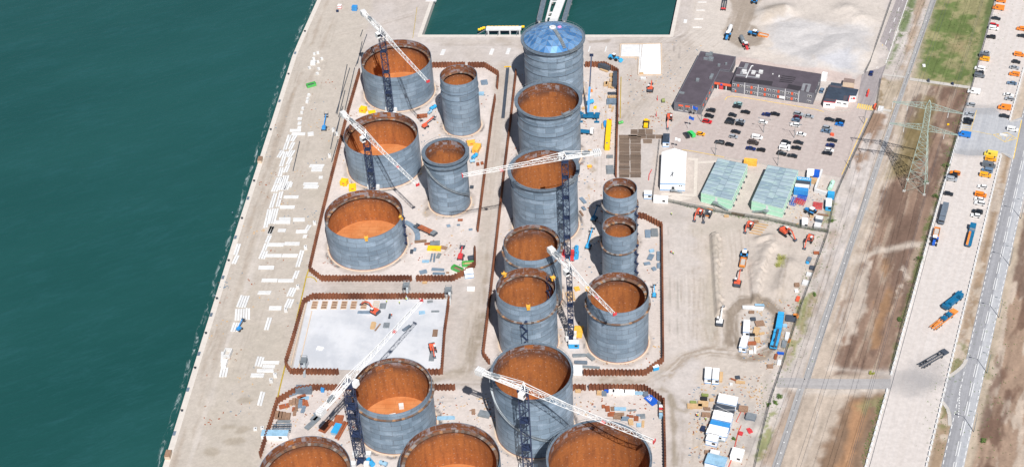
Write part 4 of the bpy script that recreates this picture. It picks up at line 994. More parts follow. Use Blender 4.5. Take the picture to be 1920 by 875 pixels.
# inspection platforms and ladders
def platform(T_, R, H, ang, name='platform'):
    mb = MB(); a = R_(ang); c_, s_ = math.cos(a), math.sin(a)
    def W(u, v, z): return (c_ * (R + u) - s_ * v, s_ * (R + u) + c_ * v, z)
    mb.add([W(-1.2, -2.2, H + .3), W(1.6, -2.2, H + .3), W(1.6, 2.2, H + .3), W(-1.2, 2.2, H + .3), W(-1.2, -2.2, H + .1), W(1.6, -2.2, H + .1), W(1.6, 2.2, H + .1), W(-1.2, 2.2, H + .1)], [(0, 1, 2, 3), (7, 6, 5, 4), (0, 4, 5, 1), (1, 5, 6, 2), (2, 6, 7, 3), (3, 7, 4, 0)])
    for u, v in ((-1.2, -2.2), (1.6, -2.2), (1.6, 2.2), (-1.2, 2.2), (.2, -2.2), (.2, 2.2)): mb.beam(W(u, v, H + .3), W(u, v, H + 1.5), .1)
    for z in (.9, 1.5):
        mb.beam(W(-1.2, -2.2, H + z), W(1.6, -2.2, H + z), .1); mb.beam(W(1.6, -2.2, H + z), W(1.6, 2.2, H + z), .1); mb.beam(W(1.6, 2.2, H + z), W(-1.2, 2.2, H + z), .1)
    mb.beam(W(1.2, -2, H + .1), W(.1, -1.6, H - 2.5), .14); mb.beam(W(1.2, 2, H + .1), W(.1, 1.6, H - 2.5), .14)
    return mb.build(name, M['galv'], T_)
platform(T7, 14, 30.5, -52); platform(T8, 14, 30, -38); platform(T6, 14, 30, -48)
def hatch_box(T_, R, H, ang, m_='amber'):
    mb = MB(); a = R_(ang); x, y = math.cos(a) * (R - .1), math.sin(a) * (R - .1)
    mb.box(x, y, H - 1.0, 1.3, 1.2, .25, a); 
    mb.box(x, y, H + .3, 1.7, 1.5, .08, a); mb.box(x, y, H - .35, 1.3, 1.2, .06, a)
    for u in (-.8, .8):
        for v in (-.7, .7): mb.box(x + u * math.cos(a) - v * math.sin(a), y + u * math.sin(a) + v * math.cos(a), H, .1, .1, 1.1, a)
    mb.build('work_basket', M[m_], T_)
hatch_box(T5, 16.6, 17.2, -78); hatch_box(T5, 16.6, 17.2, -8); hatch_box(T10, 11.5, 29, -82); hatch_box(T10, 11.5, 29, 140); hatch_box(T10, 11.5, 29, 28); hatch_box(T13, 11.85, 26, 170)
def ladder(T_, R, z0, z1, ang, inside=False):
    mb = MB(); a = R_(ang); r = R - .7 if inside else R + .5; x, y = math.cos(a) * r, math.sin(a) * r; tx, ty = -math.sin(a), math.cos(a); z = z0; k = 0
    while z < z1:
        s_ = 1 if k % 2 else -1
        mb.beam((x - tx * .8 * s_, y - ty * .8 * s_, z), (x + tx * .8 * s_, y + ty * .8 * s_, z + 2.2), .3, .5); mb.box(x + tx * .9 * s_, y + ty * .9 * s_, z + 2.2, 1.0, 1.0, .18, a); z += 2.4; k += 1
    for s_ in (-1.2, 1.2): mb.beam((x + tx * s_, y + ty * s_, z0), (x + tx * s_, y + ty * s_, z1), .16)
    return mb.build('scaffold_stair', M['navy'], T_)
ladder(T10, 11.5, 6, 27.5, 40, True); ladder(T10, 11.5, 8, 21, -92); ladder(T12, 7.0, 2, 20, -25); ladder(T11, 7.05, 2, 20, -25); ladder(T5, 16.6, 1, 16, -5); ladder(T14, 14.5, 1, 17, -150)
mb = MB()
for k in range(5): mb.box(-3 + k * 1.4, 2 - k * .8, .55, 1.5, .3, .4, .3 * k)
mb.box(-2, 3, .55, 2.4, 1.6, 1.8, .3); mb.box(4.5, 1.0, .55, 2.0, 1.4, 1.2, -.4); mb.box(0.5, 8.5, .55, 1.8, 1.8, 1.6, .2)
o = mb.build('crate_stack', M['offwhite'], loc=(-85.4, 372.6, 0)); tag(o, 'white sheets and crates on the orange floor inside the broad southern tank', 'crates')
mb = MB(); mb.box(-5, -2, .55, 5, 3, .25, .1); mb.box(3, 2, .55, 4, 1.8, .5, -.2); mb.box(-1, 4, .55, 12, .8, .6, .05)
o = mb.build('plate_stack', M['rustplate'], loc=(-110.9, 532.7, 0)); tag(o, 'rusty plates lying on the floor inside the tank crossed by a jib', 'steel plates')
mb = MB(); mb.box(2, -3, .55, 3, 3.5, .3, .05); mb.box(2, -6, .55, 3, 3, .3, 0)
o = mb.build('plate_stack', M['wood'], loc=(-111.0, 476.7, 0)); tag(o, 'timber boards lying on the orange floor of the clear tank', 'boards')

# ================================================================== TOWER CRANES
def sq(x, y, z, w_): return [Vector((x - w_ / 2, y - w_ / 2, z)), Vector((x + w_ / 2, y - w_ / 2, z)), Vector((x + w_ / 2, y + w_ / 2, z)), Vector((x - w_ / 2, y + w_ / 2, z))]
def crane(top, h, tip, ctr, tw, label, jibd=1.7, basecol='offwhite', pa=0.0, thick=0.22):
    bx, by = g2(top[0], top[1], h); t = thing('tower_crane', label, 'tower crane', (bx, by, 0), 0, 'tower cranes over the tank site')
    mb = MB(); ns = max(6, int(h / (tw * 1.05)))
    lattice(mb, [sq(0, 0, 1.0 + (h - 1.0) * i / ns, tw) for i in range(ns + 1)], thick, thick * .62, cross=False)
    for i in range(0, ns + 1, 4): mb.box(0, 0, 1.0 + (h - 1.0) * i / ns, tw * .95, tw * .95, .08)
    for i in range(0, ns): mb.beam((-.3, 0, 1 + (h - 1) * i / ns), (.3, 0, 1 + (h - 1) * (i + 1) / ns), .35, .12)
    mb.build('mast', M['navy'], t)
    b = MB(); b.box(0, 0, 0, tw * 2.6, .7, .6, .78); b.box(0, 0, 0, tw * 2.6, .7, .6, -.78)
    b.build('base_frame', M['navy'], t)
    for sx in (-1, 1):
        for sy in (-1, 1):
            b = MB(); b.box(sx * tw * .75, sy * tw * .75, .6, tw * .6, tw * .6, 1.8); b.box(sx * tw * .75, sy * tw * .75, 2.4, tw * .4, tw * .4, .15); b.build('ballast', M[basecol], t)
    zj = h + 1.6
    P = Vector((0, 0, zj)); Tp = Vector(g2(tip[0], tip[1], zj)) - Vector((bx, by)); Cp = Vector(g2(ctr[0], ctr[1], zj)) - Vector((bx, by))
    d = (Tp - Cp).normalized(); Lj = Tp.length; Lc = Cp.length; a = math.atan2(d.y, d.x); s_ = Vector((-d.y, d.x, 0)); d3 = Vector((d.x, d.y, 0))
    # turntable + operator cab
    b = MB(); b.cyl(0, 0, h, tw * .62, .7, 14); b.box(0, 0, h + .7, tw * 1.0, tw * 1.0, .9, a); b.build('turntable', M['navy'], t)
    cp = s_ * (-tw * .5 - .9); b = MB(); b.box(cp.x + d3.x * 1.0, cp.y + d3.y * 1.0, h + .1, 2.3, 1.6, 2.3, a, taper=.92); cb_ = b.build('operator_cab', M['cranewhite'], t)
    b = MB(); b.box(cp.x + d3.x * 2.1, cp.y + d3.y * 2.1, h + .9, .22, 1.4, 1.2, a); b.build('windscreen', M['glass'], cb_)
    # jib: triangular lattice
    j = MB(); step = 2.1; nj = max(8, int(Lj / step)); secs = []
    for i in range(nj + 1):
        u = i / nj; wd = jibd * (1.0 - .25 * u); dp = jibd * (1.15 - .45 * u); c_ = d3 * (Lj * u) + Vector((0, 0, zj))
        secs.append([c_ + s_ * wd / 2, c_ - s_ * wd / 2, c_ + Vector((0, 0, dp))])
    lattice(j, secs, .15, .07, cross=False)
    j.build('jib', M['cranewhite'], t)
    b = MB(); c_ = d3 * Lj + Vector((0, 0, zj)); b.box(c_.x, c_.y, zj - .2, .35, jibd * .95, 1.2, a); b.build('jib_end', M['red'], t)
    b = MB(); kq = d3 * Lj * .62; b.box(kq.x, kq.y, zj - .7, 1.4, 1.2, .45, a); b.build('trolley', M['red'], t)
    # counter jib
    k_ = MB(); secs = []; nc = max(3, int(Lc / 2.2))
    for i in range(nc + 1):
        c_ = -d3 * (Lc * i / nc) + Vector((0, 0, zj)); secs.append([c_ + s_ * jibd * .62, c_ - s_ * jibd * .62, c_ - s_ * jibd * .62 + Vector((0, 0, .5)), c_ + s_ * jibd * .62 + Vector((0, 0, .5))])
    lattice(k_, secs, .16, .08, cross=False)
    c0 = -d3 * (Lc * .5); k_.box(c0.x, c0.y, zj + .05, Lc * .98, jibd * .4, .1, a)
    k_.build('counter_jib', M['cranewhite'], t)
    b = MB()
    for i in range(4):
        c_ = -d3 * (Lc - .5 - i * .75); b.box(c_.x, c_.y, zj - 1.1, .6, jibd * 1.35, 2.3, a)
    b.build('counterweight', M['offwhite'], t)
    b = MB(); c_ = -d3 * (Lc * .55); b.box(c_.x, c_.y, zj + .5, 2.0, 1.3, 1.1, a); b.cyl(c_.x - d3.x * 1.6, c_.y - d3.y * 1.6, zj + .5, .6, .9, 10); b.build('winch', M['galv'], t)
    # apex frame with tie bars
    b = MB(); ap = Vector((0, 0, zj + jibd * 2.0)) + d3 * .4
    for q in (s_ * .7, -s_ * .7): b.beam(Vector((0, 0, zj + .3)) + q + d3 * 1.2, ap, .25); b.beam(Vector((0, 0, zj + .3)) + q - d3 * 1.0, ap, .22)
    b.beam(ap, d3 * (Lj * .34) + Vector((0, 0, zj + jibd * 1.05)), .17); b.beam(ap + s_ * .3, -d3 * (Lc * .85) + s_ * .8 + Vector((0, 0, zj + .5)), .14); b.beam(ap - s_ * .3, -d3 * (Lc * .85) - s_ * .8 + Vector((0, 0, zj + .5)), .14)
    b.build('tie_bars', M['cranewhite'], t)
    return t
crane((715.5, 66), 44.0, (806, 153), (682, 21), 2.7, 'white-jibbed crane at the northwest tank, northernmost of the cranes')
crane((686.5, 260), 29.4, (787.5, 346), (645, 210), 2.6, 'navy-masted crane whose white jib crosses the second quayside tank')
crane((1059, 303), 50.2, (870, 338), (1129, 293), 2.5, 'crane with near-horizontal jib and red base between tank columns', basecol='red')
crane((1067, 509), 35.0, (1159, 587), (1036, 463), 2.0, 'slender crane whose short jib points over the eastern double-rim tank')
crane((653.5, 722), 39.4, (781, 561), (588, 773), 3.2, 'crane with jib slanting up over the pale slab', basecol='offwhite')
crane((981, 735), 42.0, (1231, 822), (898, 688), 3.2, 'crane with the longest white jib, beside the tall southern tank')

# ================================================================== POWER PYLON
base = [Vector(g2(1697, 359)), Vector(g2(1732.5, 364.7)), Vector(g2(1737, 343)), Vector(g2(1702, 339))]
pc = sum(base, Vector((0, 0))) / 4; e1 = Vector((math.cos(R_(-18)), math.sin(R_(-18)), 0)); e2 = Vector((-e1.y, e1.x, 0))
t = thing('electricity_pylon', 'tall pale green lattice pylon with two crossarm levels in the field', 'pylon', (pc.x, pc.y, 0))
def psec(w_, z): return [(-e1 - e2) * w_ / 2 + Vector((0, 0, z)), (e1 - e2) * w_ / 2 + Vector((0, 0, z)), (e1 + e2) * w_ / 2 + Vector((0, 0, z)), (-e1 + e2) * w_ / 2 + Vector((0, 0, z))]
wz = lambda z: 8.6 - (8.6 - 2.4) * z / 31 if z < 31 else 2.4 - (z - 31) * .03
mb = MB(); zs = [0, 5.5, 10.5, 15, 19, 22.5, 25.5, 28.2, 31, 33.5, 36, 38.5, 41, 43]
lattice(mb, [psec(wz(z), z) for z in zs], .18, .085, cross=True)
for i in range(len(zs) - 1):
    A, B = psec(wz(zs[i]), zs[i]), psec(wz(zs[i + 1]), zs[i + 1])
    for k in range(4): mb.beam(A[(k + 1) % 4], B[k], .085)
apx = Vector((0, 0, 46))
for q in psec(wz(43), 43): mb.beam(q, apx, .18)
mb.build('lattice_tower', M['pylon'], t)
for q in psec(8.6, 0): 
    b = MB(); b.box(q.x, q.y, 0, 1.2, 1.2, .5, R_(-18)); b.build('footing', M['concrete'], t)
for z, lt, rt in ((42, (1674, 192), (1806, 214)), (31, (1668, 231), (1797, 249))):
    for tip_ in (lt, rt):
        q = Vector(g2(tip_[0], tip_[1], z)) - pc; sgn = 1 if q.x * e1.x + q.y * e1.y > 0 else -1; L_ = q.length
        mb = MB(); secs = []
        for i in range(8):
            u = i / 7; c_ = e1 * sgn * lerp(wz(z) / 2, L_, u) + Vector((0, 0, z)); wd = lerp(2.2, .2, u); hh = lerp(2.6, .2, u)
            secs.append([c_ - e2 * wd / 2, c_ + e2 * wd / 2, c_ + Vector((0, 0, hh))])
        lattice(mb, secs, .14, .08, cross=False); mb.build('crossarm', M['pylon'], t)
        for u in (.55, 1.0):
            c_ = e1 * sgn * lerp(wz(z) / 2, L_, u); b = MB(); b.cyl(c_.x, c_.y, z - 3.2, .16, 3.2, 6); b.build('insulator', M['offwhite'], t)

k_ = 0
for z, tips in ((42, ((1674, 192), (1806, 214))), (31, ((1668, 231), (1797, 249)))):
    for ti, tip_ in enumerate(tips):
        for u in (.55, 1.0):
            q = pc + (Vector(g2(tip_[0], tip_[1], z)) - pc) * u; k_ += 1
            for dr_, dn in ((1, 'northward'), (-1, 'southward')):
                d = Vector((math.cos(R_(72)), math.sin(R_(72)))) * dr_; b = MB(); b.tube([(d.x * s_, d.y * s_, z - 3.2 - 8 * (1 - ((s_ - 160) / 160) ** 2)) for s_ in range(0, 321, 20)], .045, 4)
                o = b.build('power_line', M['dkgrey'], loc=(q.x, q.y, 0)); tag(o, f"thin {dn} power line from the {'upper' if z > 40 else 'lower'} crossarm, {'outer' if u == 1 else 'inner'} {'eastern' if ti else 'western'} insulator", 'power line', 'power lines on the pylon')

# ================================================================== BUILDINGS
XA = R_(-17.5); YA = R_(72.0)
def roofpts(pxs, z): return [g2(p[0], p[1], z) for p in pxs]
def cen(pts): return (sum(p[0] for p in pts) / len(pts), sum(p[1] for p in pts) / len(pts))
def rel(pts, c_): return [(p[0] - c_[0], p[1] - c_[1]) for p in pts]
def block(t, c_, pxs, z, wallm, roofm, name_w='wall', name_r='roof', z0=0.0, over=0.0):
    P_ = rel(roofpts(pxs, z), c_)
    mb = MB(); mb.prism(P_, z0, z); wo = mb.build(name_w, wallm, t)
    q = cen(P_); P2 = [(q[0] + (p[0] - q[0]) * (1 + over), q[1] + (p[1] - q[1]) * (1 + over)) for p in P_]
    mb = MB(); mb.prism(P2, z + .003, z + .22); ro = mb.build(name_r, roofm, t)
    return P_, wo, ro
def onwall(A, B, u, zc, wd, ht, proud=0.05, d=0.08):
    """box on the wall running from A to B (outside to the right of A->B)"""
    A = Vector(A); B = Vector(B); dd = (B - A).normalized(); nn = Vector((dd.y, -dd.x)); p = A + (B - A) * u + nn * proud
    return (p.x, p.y, zc - ht / 2, wd, d, ht, math.atan2(dd.y, dd.x))
def window(t, A, B, u, zc, wd, ht, panes=1, frame='white'):
    b = MB(); b.box(*onwall(A, B, u, zc, wd * .94, ht * .9, .04)); f = b.build('window', M[frame], t)
    b = MB(); L_ = (Vector(B) - Vector(A)).length
    for k in range(panes): 
        uu = u + ((k + .5) / panes - .5) * (wd * .92) / L_
        b.box(*onwall(A, B, uu, zc, wd / panes * .78, ht * .7, .075))
    b.build('pane', M['glass'], f); return f
# --- single-storey office wing
pxs = [(1313.8, 97.5), (1379.7, 108), (1368, 133.5), (1350.5, 131), (1315, 200), (1264, 193)]
P_ = roofpts(pxs, 4.6); c_ = cen(P_); t = thing('office_building', 'long single-storey dark-roofed office wing with red window hoods', 'building', (c_[0], c_[1], 0))
P_, wo, ro = block(t, c_, pxs, 4.6, M['facade'], M['roofdark'])
b = MB()
for i in range(len(P_)):
    a, q = P_[i], P_[(i + 1) % len(P_)]; b.beam((a[0], a[1], 4.9), (q[0], q[1], 4.9), .3, .25)
b.build('parapet', M['facade'], t)
A, B = P_[5], P_[4]
for k, u in enumerate((.25, .5, .75)):
    window(t, A, B, u, 2.0, 2.3, 2.6, 3); b = MB(); b.box(*onwall(A, B, u, 3.75, 2.2, .6, .2, .5)); b.build('window_hood', M['orangered'], t)
A, B = P_[4], P_[3]
for u in (.1, .26, .42, .58, .74, .9):
    window(t, A, B, u, 2.0, 1.2, 1.8, 1); b = MB(); b.box(*onwall(A, B, u, 3.4, 1.3, .6, .1, .3)); b.build('window_hood', M['orangered'], t)
for (x, y, sx, sy, h) in [(1329, 105, 3.2, 1.4, 1.1), (1333, 104, 1.6, 1.6, 1.6), (1326, 112, 3.6, 1.2, .8), (1333, 113, 2.4, 1.8, 1.4), (1334, 145, 1.4, 3.6, .9), (1308, 152, 1.5, 1.5, 1.2), (1348, 124, 1.2, 1.2, 1.0), (1361.5, 121.5, .9, .9, 1.0), (1278, 175, 2.6, 1.2, .5)]:
    q = g2(x, y, 4.8); b = MB(); b.box(q[0] - c_[0], q[1] - c_[1], 4.82, sx, sy, h, XA); b.box(q[0] - c_[0], q[1] - c_[1], 4.82 + h, sx * .7, sy * .7, .18, XA); b.build('roof_unit', M['galv'], t)
# --- link with red fascia
pxs = [(1350, 132), (1376, 137.3), (1371.5, 159), (1340, 154)]
P_ = roofpts(pxs, 3.6); c_ = cen(P_); t = thing('entrance_link', 'low entrance link with bright red fascia between the two office wings', 'building', (c_[0], c_[1], 0))
P_, wo, ro = block(t, c_, pxs, 3.6, M['glass'], M['roofdark'])
A, B = P_[3], P_[2]; b = MB(); b.box(*onwall(A, B, .5, 3.2, (Vector(B) - Vector(A)).length, 1.0, .25, .5)); b.build('fascia', M['orangered'], t)
b = MB(); b.box(*onwall(A, B, .42, 3.1, 1.0, .9, .52, .1)); b.build('sign', M['deepblue'], t)
b = MB(); b.box(*onwall(A, B, .4, 1.2, 2.0, 2.3, .1)); b.build('door', M['red'], t)
b = MB(); b.box(*onwall(A, B, .7, 1.3, .3, 2.6, .1, .3)); b.box(*onwall(A, B, .2, 1.3, .3, 2.6, .1, .3)); b.build('pillar', M['white'], t)
# --- two-storey block
pxs = [(1389, 116), (1540, 139.5), (1526.5, 174.5), (1372.5, 151.5)]
P_ = roofpts(pxs, 6.6); c_ = cen(P_); t = thing('office_building', 'two-storey grey office block with red-panelled window bands, facing the car park', 'building', (c_[0], c_[1], 0))
P_, wo, ro = block(t, c_, pxs, 6.6, M['facade'], M['roofdark'])
A, B = P_[3], P_[2]
for row, z in ((0, 4.45), (1, 1.55)):
    for xz in ((118, 320, 522, 723, 925) if row == 0 else (320, 522, 723, 925)):
        u = (xz - 20) / 1225; L_ = (Vector(B) - Vector(A)).length
        window(t, A, B, u - 1.75 / L_, z, 2.1, 1.15, 2)
        if not (row == 1 and xz == 723): window(t, A, B, u + 1.75 / L_, z, 2.1, 1.15, 2)
        else:
            b = MB(); b.box(*onwall(A, B, u + 1.9 / L_, z, 2.6, 1.4, .1)); b.build('white_board', M['white'], t)
        b = MB(); b.box(*onwall(A, B, u, z, .95, 1.5, .08)); b.build('red_panel', M['orangered'], t)
    window(t, A, B, (1182 - 20) / 1225, z, 2.0, 1.15, 2)
window(t, A, B, (60 - 20) / 1225, 1.5, 1.8, 1.2, 2)
b = MB(); b.box(*onwall(A, B, (83 - 20) / 1225, 1.1, .7, 1.1, .1)); b.build('red_panel', M['orangered'], t)
for xz in (215, 418, 822, 1025): b = MB(); b.box(*onwall(A, B, (xz - 20) / 1225, 3.3, .22, 6.4, .03, .1)); b.build('downpipe', M['white'], t)
A, B = P_[2], P_[1]
for u in (.3, .7): window(t, A, B, u, 4.4, 1.2, 1.2, 1)
M['rooftile'] = mat('grey_roof_walkway', c3(150, 152, 156, .7), .8); M['roofblack'] = mat('newer_black_roofing', c3(62, 58, 64, .7), .9)
def rf(x0, y0, x1, y1, wd, m_, nm, z=6.85, h=.08):
    q = g2(1370 + x0 / 7.955, 100 + y0 / 7.955, 6.8); r = g2(1370 + x1 / 7.955, 100 + y1 / 7.955, 6.8); b = MB(); b.beam((q[0] - c_[0], q[1] - c_[1], z), (r[0] - c_[0], r[1] - c_[1], z), wd, h); b.build(nm, m_, t)
rf(245, 155, 215, 235, 1.6, M['rooftile'], 'roof_walkway'); rf(120, 215, 220, 228, .8, M['rooftile'], 'roof_walkway', 6.86); rf(80, 325, 430, 368, 1.1, M['rooftile'], 'roof_walkway'); rf(180, 250, 160, 320, 1.6, M['rooftile'], 'roof_walkway', 6.87); rf(260, 255, 420, 275, .8, M['rooftile'], 'roof_walkway')
rf(1100, 455, 1070, 560, 1.4, M['rooftile'], 'roof_walkway'); rf(1180, 465, 1140, 578, 1.4, M['rooftile'], 'roof_walkway'); rf(1090, 460, 1190, 470, .9, M['rooftile'], 'roof_walkway', 6.88)
for (a0, a1, a2, a3) in ((770, 340, 970, 365), (750, 368, 960, 393), (735, 396, 940, 418), (725, 422, 920, 442)): rf(a0, a1, a2, a3, .7, M['roofblack'], 'roof_vent_strip', 6.87)
rf(60, 385, 620, 455, 3.6, M['roofblack'], 'roofing_patch', 6.84); rf(850, 490, 1040, 530, 3.6, M['roofblack'], 'roofing_patch', 6.84)
for (x, y, sx, sy, h) in [(450, 290, 1.9, 1.5, 1.3), (345, 280, 1.8, .9, .8), (335, 305, 1.8, .9, .8), (405, 345, 1.8, 1.3, .9), (205, 270, 2.2, 1.2, .9), (215, 300, 2.0, 1.0, .7), (722, 347, .6, .6, .7), (630, 310, .5, .5, .4)]:
    q = g2(1370 + x / 7.955, 100 + y / 7.955, 7); b = MB(); b.box(q[0] - c_[0], q[1] - c_[1], 6.82, sx, sy, h, XA); b.cyl(q[0] - c_[0], q[1] - c_[1], 6.82 + h, min(sx, sy) * .35, .15, 10); b.build('roof_unit', M['offwhite'], t)
b = MB(); qs = [(1370 + x / 7.955, 100 + y / 7.955) for x, y in ((335, 185), (310, 190), (270, 270), (230, 360))]; b.tube([(g2(*q, 7.6)[0] - c_[0], g2(*q, 7.6)[1] - c_[1], 7.5) for q in qs], .3, 8); b.build('roof_duct', M['offwhite'], t)
q = g2(1545, 150); t = thing('water_tank', 'white rounded storage tank against the end wall of the grey office block', 'tank', (q[0], q[1], 0), XA)
b = MB(); b.box(0, 0, .2, 2.6, 3.4, 3.4, 0, taper=.9); b.build('vessel', M['white'], t); b = MB(); b.cyl(0, 0, 3.6, .5, .3, 12); b.build('lid', M['offwhite'], t)
# --- gatehouse
G4 = lambda x, y: (1520 + x / 9.72, 130 + y / 9.72)
pxs = [G4(*p) for p in [(345, 285), (870, 375), (825, 490), (715, 485), (685, 590), (465, 560), (445, 612), (235, 590)]]
P_ = roofpts(pxs, 3.3); c_ = cen(P_); t = thing('gatehouse', 'low white gatehouse with patchy dark blue roof beside the entrance road', 'building', (c_[0], c_[1], 0))
P_, wo, ro = block(t, c_, pxs, 3.3, M['white'], M['roofblue'], over=.01)
for i in (3, 4, 5, 6): 
    a, q = P_[i], P_[(i + 1) % 8]; b = MB(); b.beam((a[0], a[1], 3.42), (q[0], q[1], 3.42), .25, .3); b.build('red_trim', M['red'], t) if i != 4 else None
window(t, P_[7], P_[6], .42, 1.9, 2.3, .9, 2, 'offwhite'); window(t, P_[5], P_[4], .25, 1.9, 2.2, .7, 2, 'offwhite'); window(t, P_[5], P_[4], .75, 1.8, 1.8, .8, 1, 'offwhite'); window(t, P_[3], P_[2], .3, 2.0, 1.0, .8, 1, 'offwhite')
b = MB(); b.box(*onwall(P_[3], P_[2], .72, 2.0, 1.1, 1.1, .06)); b.build('sign', M['red'], t)
for m_, a, q in (('roofdark', (345, 300), (560, 330)), ('roofdark', (270, 545), (460, 572)), ('roofdark', (640, 480), (620, 570))):
    A = g2(*G4(*a), 3.6); B = g2(*G4(*q), 3.6); b = MB(); b.beam((A[0] - c_[0], A[1] - c_[1], 3.56), (B[0] - c_[0], B[1] - c_[1], 3.56), 1.6, .06); b.build('roofing_patch', M[m_], t)
P2, _, _ = block(t, c_, [G4(*p) for p in [(375, 245), (578, 272), (562, 325), (352, 292)]], 2.7, M['white'], M['roofblue'], 'annex_wall', 'annex_roof')
pxs = [G4(*p) for p in [(612, 165), (806, 190), (792, 255), (590, 235)]]
c_ = cen(roofpts(pxs, 2.7)); t = thing('shed', 'small brown-roofed shed behind the gatehouse', 'shed', (c_[0], c_[1], 0)); block(t, c_, pxs, 2.7, M['cream'], mat('brown_roof', c3(150, 130, 122, .7), .9))
b = MB(); b.prism(rel(roofpts([G4(*p) for p in [(592, 240), (792, 262), (786, 338), (585, 322)]], 0.4), c_), 0, .12); b.build('deck', M['brownwood'], t)
# --- white gable tent hall
A, B = g2(1237.5, 357), g2(1284.3, 358.3); C_, D = g2(1287.3, 285, 4), g2(1240.6, 285, 4); c_ = cen([A, B, C_, D]); A, B, C_, D = rel([A, B, C_, D], c_)
t = thing('tent_hall', 'long white gable-roofed tent hall with blue trim lines', 'tent', (c_[0], c_[1], 0))
b = MB(); b.prism([A, B, C_, D], 0, 4.0); b.build('wall', M['white'], t)
mA, mB_ = ((A[0] + B[0]) / 2, (A[1] + B[1]) / 2), ((C_[0] + D[0]) / 2, (C_[1] + D[1]) / 2)
b = MB(); v = [(A[0], A[1], 4.0), (B[0], B[1], 4.0), (C_[0], C_[1], 4.0), (D[0], D[1], 4.0), (mA[0], mA[1], 6.2), (mB_[0], mB_[1], 6.2)]
b.add(v, [(0, 4, 5, 3), (1, 2, 5, 4), (0, 1, 4), (2, 3, 5), (0, 3, 2, 1)]); b.build('roof', M['white'], t)
for z in (.35, 3.8): b = MB(); b.box(*onwall(A, B, .5, z, (Vector(B) - Vector(A)).length, .35, .04)); b.build('blue_trim', M['blue'], t)
b = MB(); b.box(*onwall(A, B, .52, 1.2, 1.2, 2.2, .07)); b.build('door', M['glass'], t)
for u in (.78, .86): window(t, A, B, u, 3.0, .7, .7, 1)
b = MB(); pA = Vector(A) + (Vector(B) - Vector(A)) * .5; b.box(pA.x, pA.y - 1.2, 1.2, 1.8, 1.6, .12); b.beam((pA.x + .8, pA.y - 1.2, 1.25), (pA.x + 4.2, pA.y - 1.6, .1), 1.1, .12); 
for k in range(4): b.beam((pA.x - .8 + k * .5, pA.y - 2.0, 1.3), (pA.x - .8 + k * .5, pA.y - 2.0, 2.2), .07)
b.build('entrance_stair', M['galv'], t)
b = MB(); b.box(mA[0], mA[1] + 3.6, 6.0, .1, 2.6, 1.2); b.beam((mA[0] - 1, mA[1] + 3, 5.9), (mA[0] + .6, mA[1] + 4.2, 7.0), .18); b.build('roof_bracket', M['dkgrey'], t)
# --- mint modular buildings
def modular(pxs, H, label):
    P_ = roofpts(pxs, H); c_ = cen(P_); t = thing('modular_building', label, 'building', (c_[0], c_[1], 0)); P_ = rel(P_, c_)
    b = MB(); b.prism(P_, 0.25, H - .05); b.build('wall', M['mintwall'], t)
    b = MB(); 
    A, B, C2, D = [Vector(p) for p in P_]      # far-left, far-right, near-right, near-left
    for z in (.25, 2.75, H - .2):
        for i in range(4):
            a, q = P_[i], P_[(i + 1) % 4]; b.beam((a[0], a[1], z), (q[0], q[1], z), .14, .14)
    b.build('floor_joint', M['offwhite'], t)
    # roof panels with uv cells
    r = MB(); uv = []; z = H + .06
    def quad(u0, u1, v0, v1, zz):
        f = lambda u, v: (A + (B - A) * u) * (1 - v) + (D + (C2 - D) * u) * v
        pts = [f(u0, v1), f(u1, v1), f(u1, v0), f(u0, v0)]; r.add([(p.x, p.y, zz) for p in pts], [(0, 1, 2, 3)])
    quad(0, .4, 0, 1, z); uv += [(0, 11), (1, 11), (1, 0), (0, 0)]
    quad(.6, 1, 0, 1, z); uv += [(3, 11), (4, 11), (4, 0), (3, 0)]
    quad(.4, .6, 0, 1, z - .04); uv += [(7, 6), (8, 6), (8, 0), (7, 0)]
    o = r.build('roof', M['modroof'], t); uvset(o, uv)
    s_ = MB(); f = lambda u, v: (A + (B - A) * u) * (1 - v) + (D + (C2 - D) * u) * v
    q = f(.5, 1.0); dd = (C2 - D).normalized(); nn = Vector((dd.y, -dd.x)); e = q + nn * 1.0
    s_.box(e.x, e.y, 2.6, 2.2, 1.6, .12, math.atan2(dd.y, dd.x)); f1 = e + dd * 6.0 * (1 if 'western' in label else -1)
    s_.beam((e.x, e.y, 2.65), (f1.x, f1.y, .1), 1.1, .15); s_.beam((e.x + nn.x * .5, e.y + nn.y * .5, 3.6), (f1.x + nn.x * .5, f1.y + nn.y * .5, 1.0), .08)
    for k in range(5):
        p = e + (f1 - e) * k / 4 + nn * .5; s_.beam((p.x, p.y, 2.6 * (1 - k / 4)), (p.x, p.y, 2.6 * (1 - k / 4) + 1), .07)
    s_.box((e + nn * .6).x, (e + nn * .6).y, 0, .12, .12, 2.6); s_.build('outside_stair', M['galv'], t)
    d_ = MB(); d_.box(*onwall(D, C2, .5, 3.7, 1.0, 2.0, .05)); d_.build('door', M['offwhite'], t)
    for k in range(5):
        for z in (1.6, 4.0): window(t, C2, B, .12 + k * .19, z, 1.3, .9, 1, 'offwhite')
    b = MB()
    for k in range(6): b.box(*onwall(C2, B, .1 + k * .16, .5, .5, .9, .5, .5))
    b.build('wall_unit', M['dkgrey'], t)
    return t
modular([(1346, 296.8), (1402, 308), (1372, 375.5), (1314.7, 361)], 5.3, 'western mint green modular building with pale panelled roof')
modular([(1439.6, 309.4), (1497, 319.4), (1468, 391), (1409.5, 376)], 5.3, 'eastern mint green modular building with blue roof walkway')

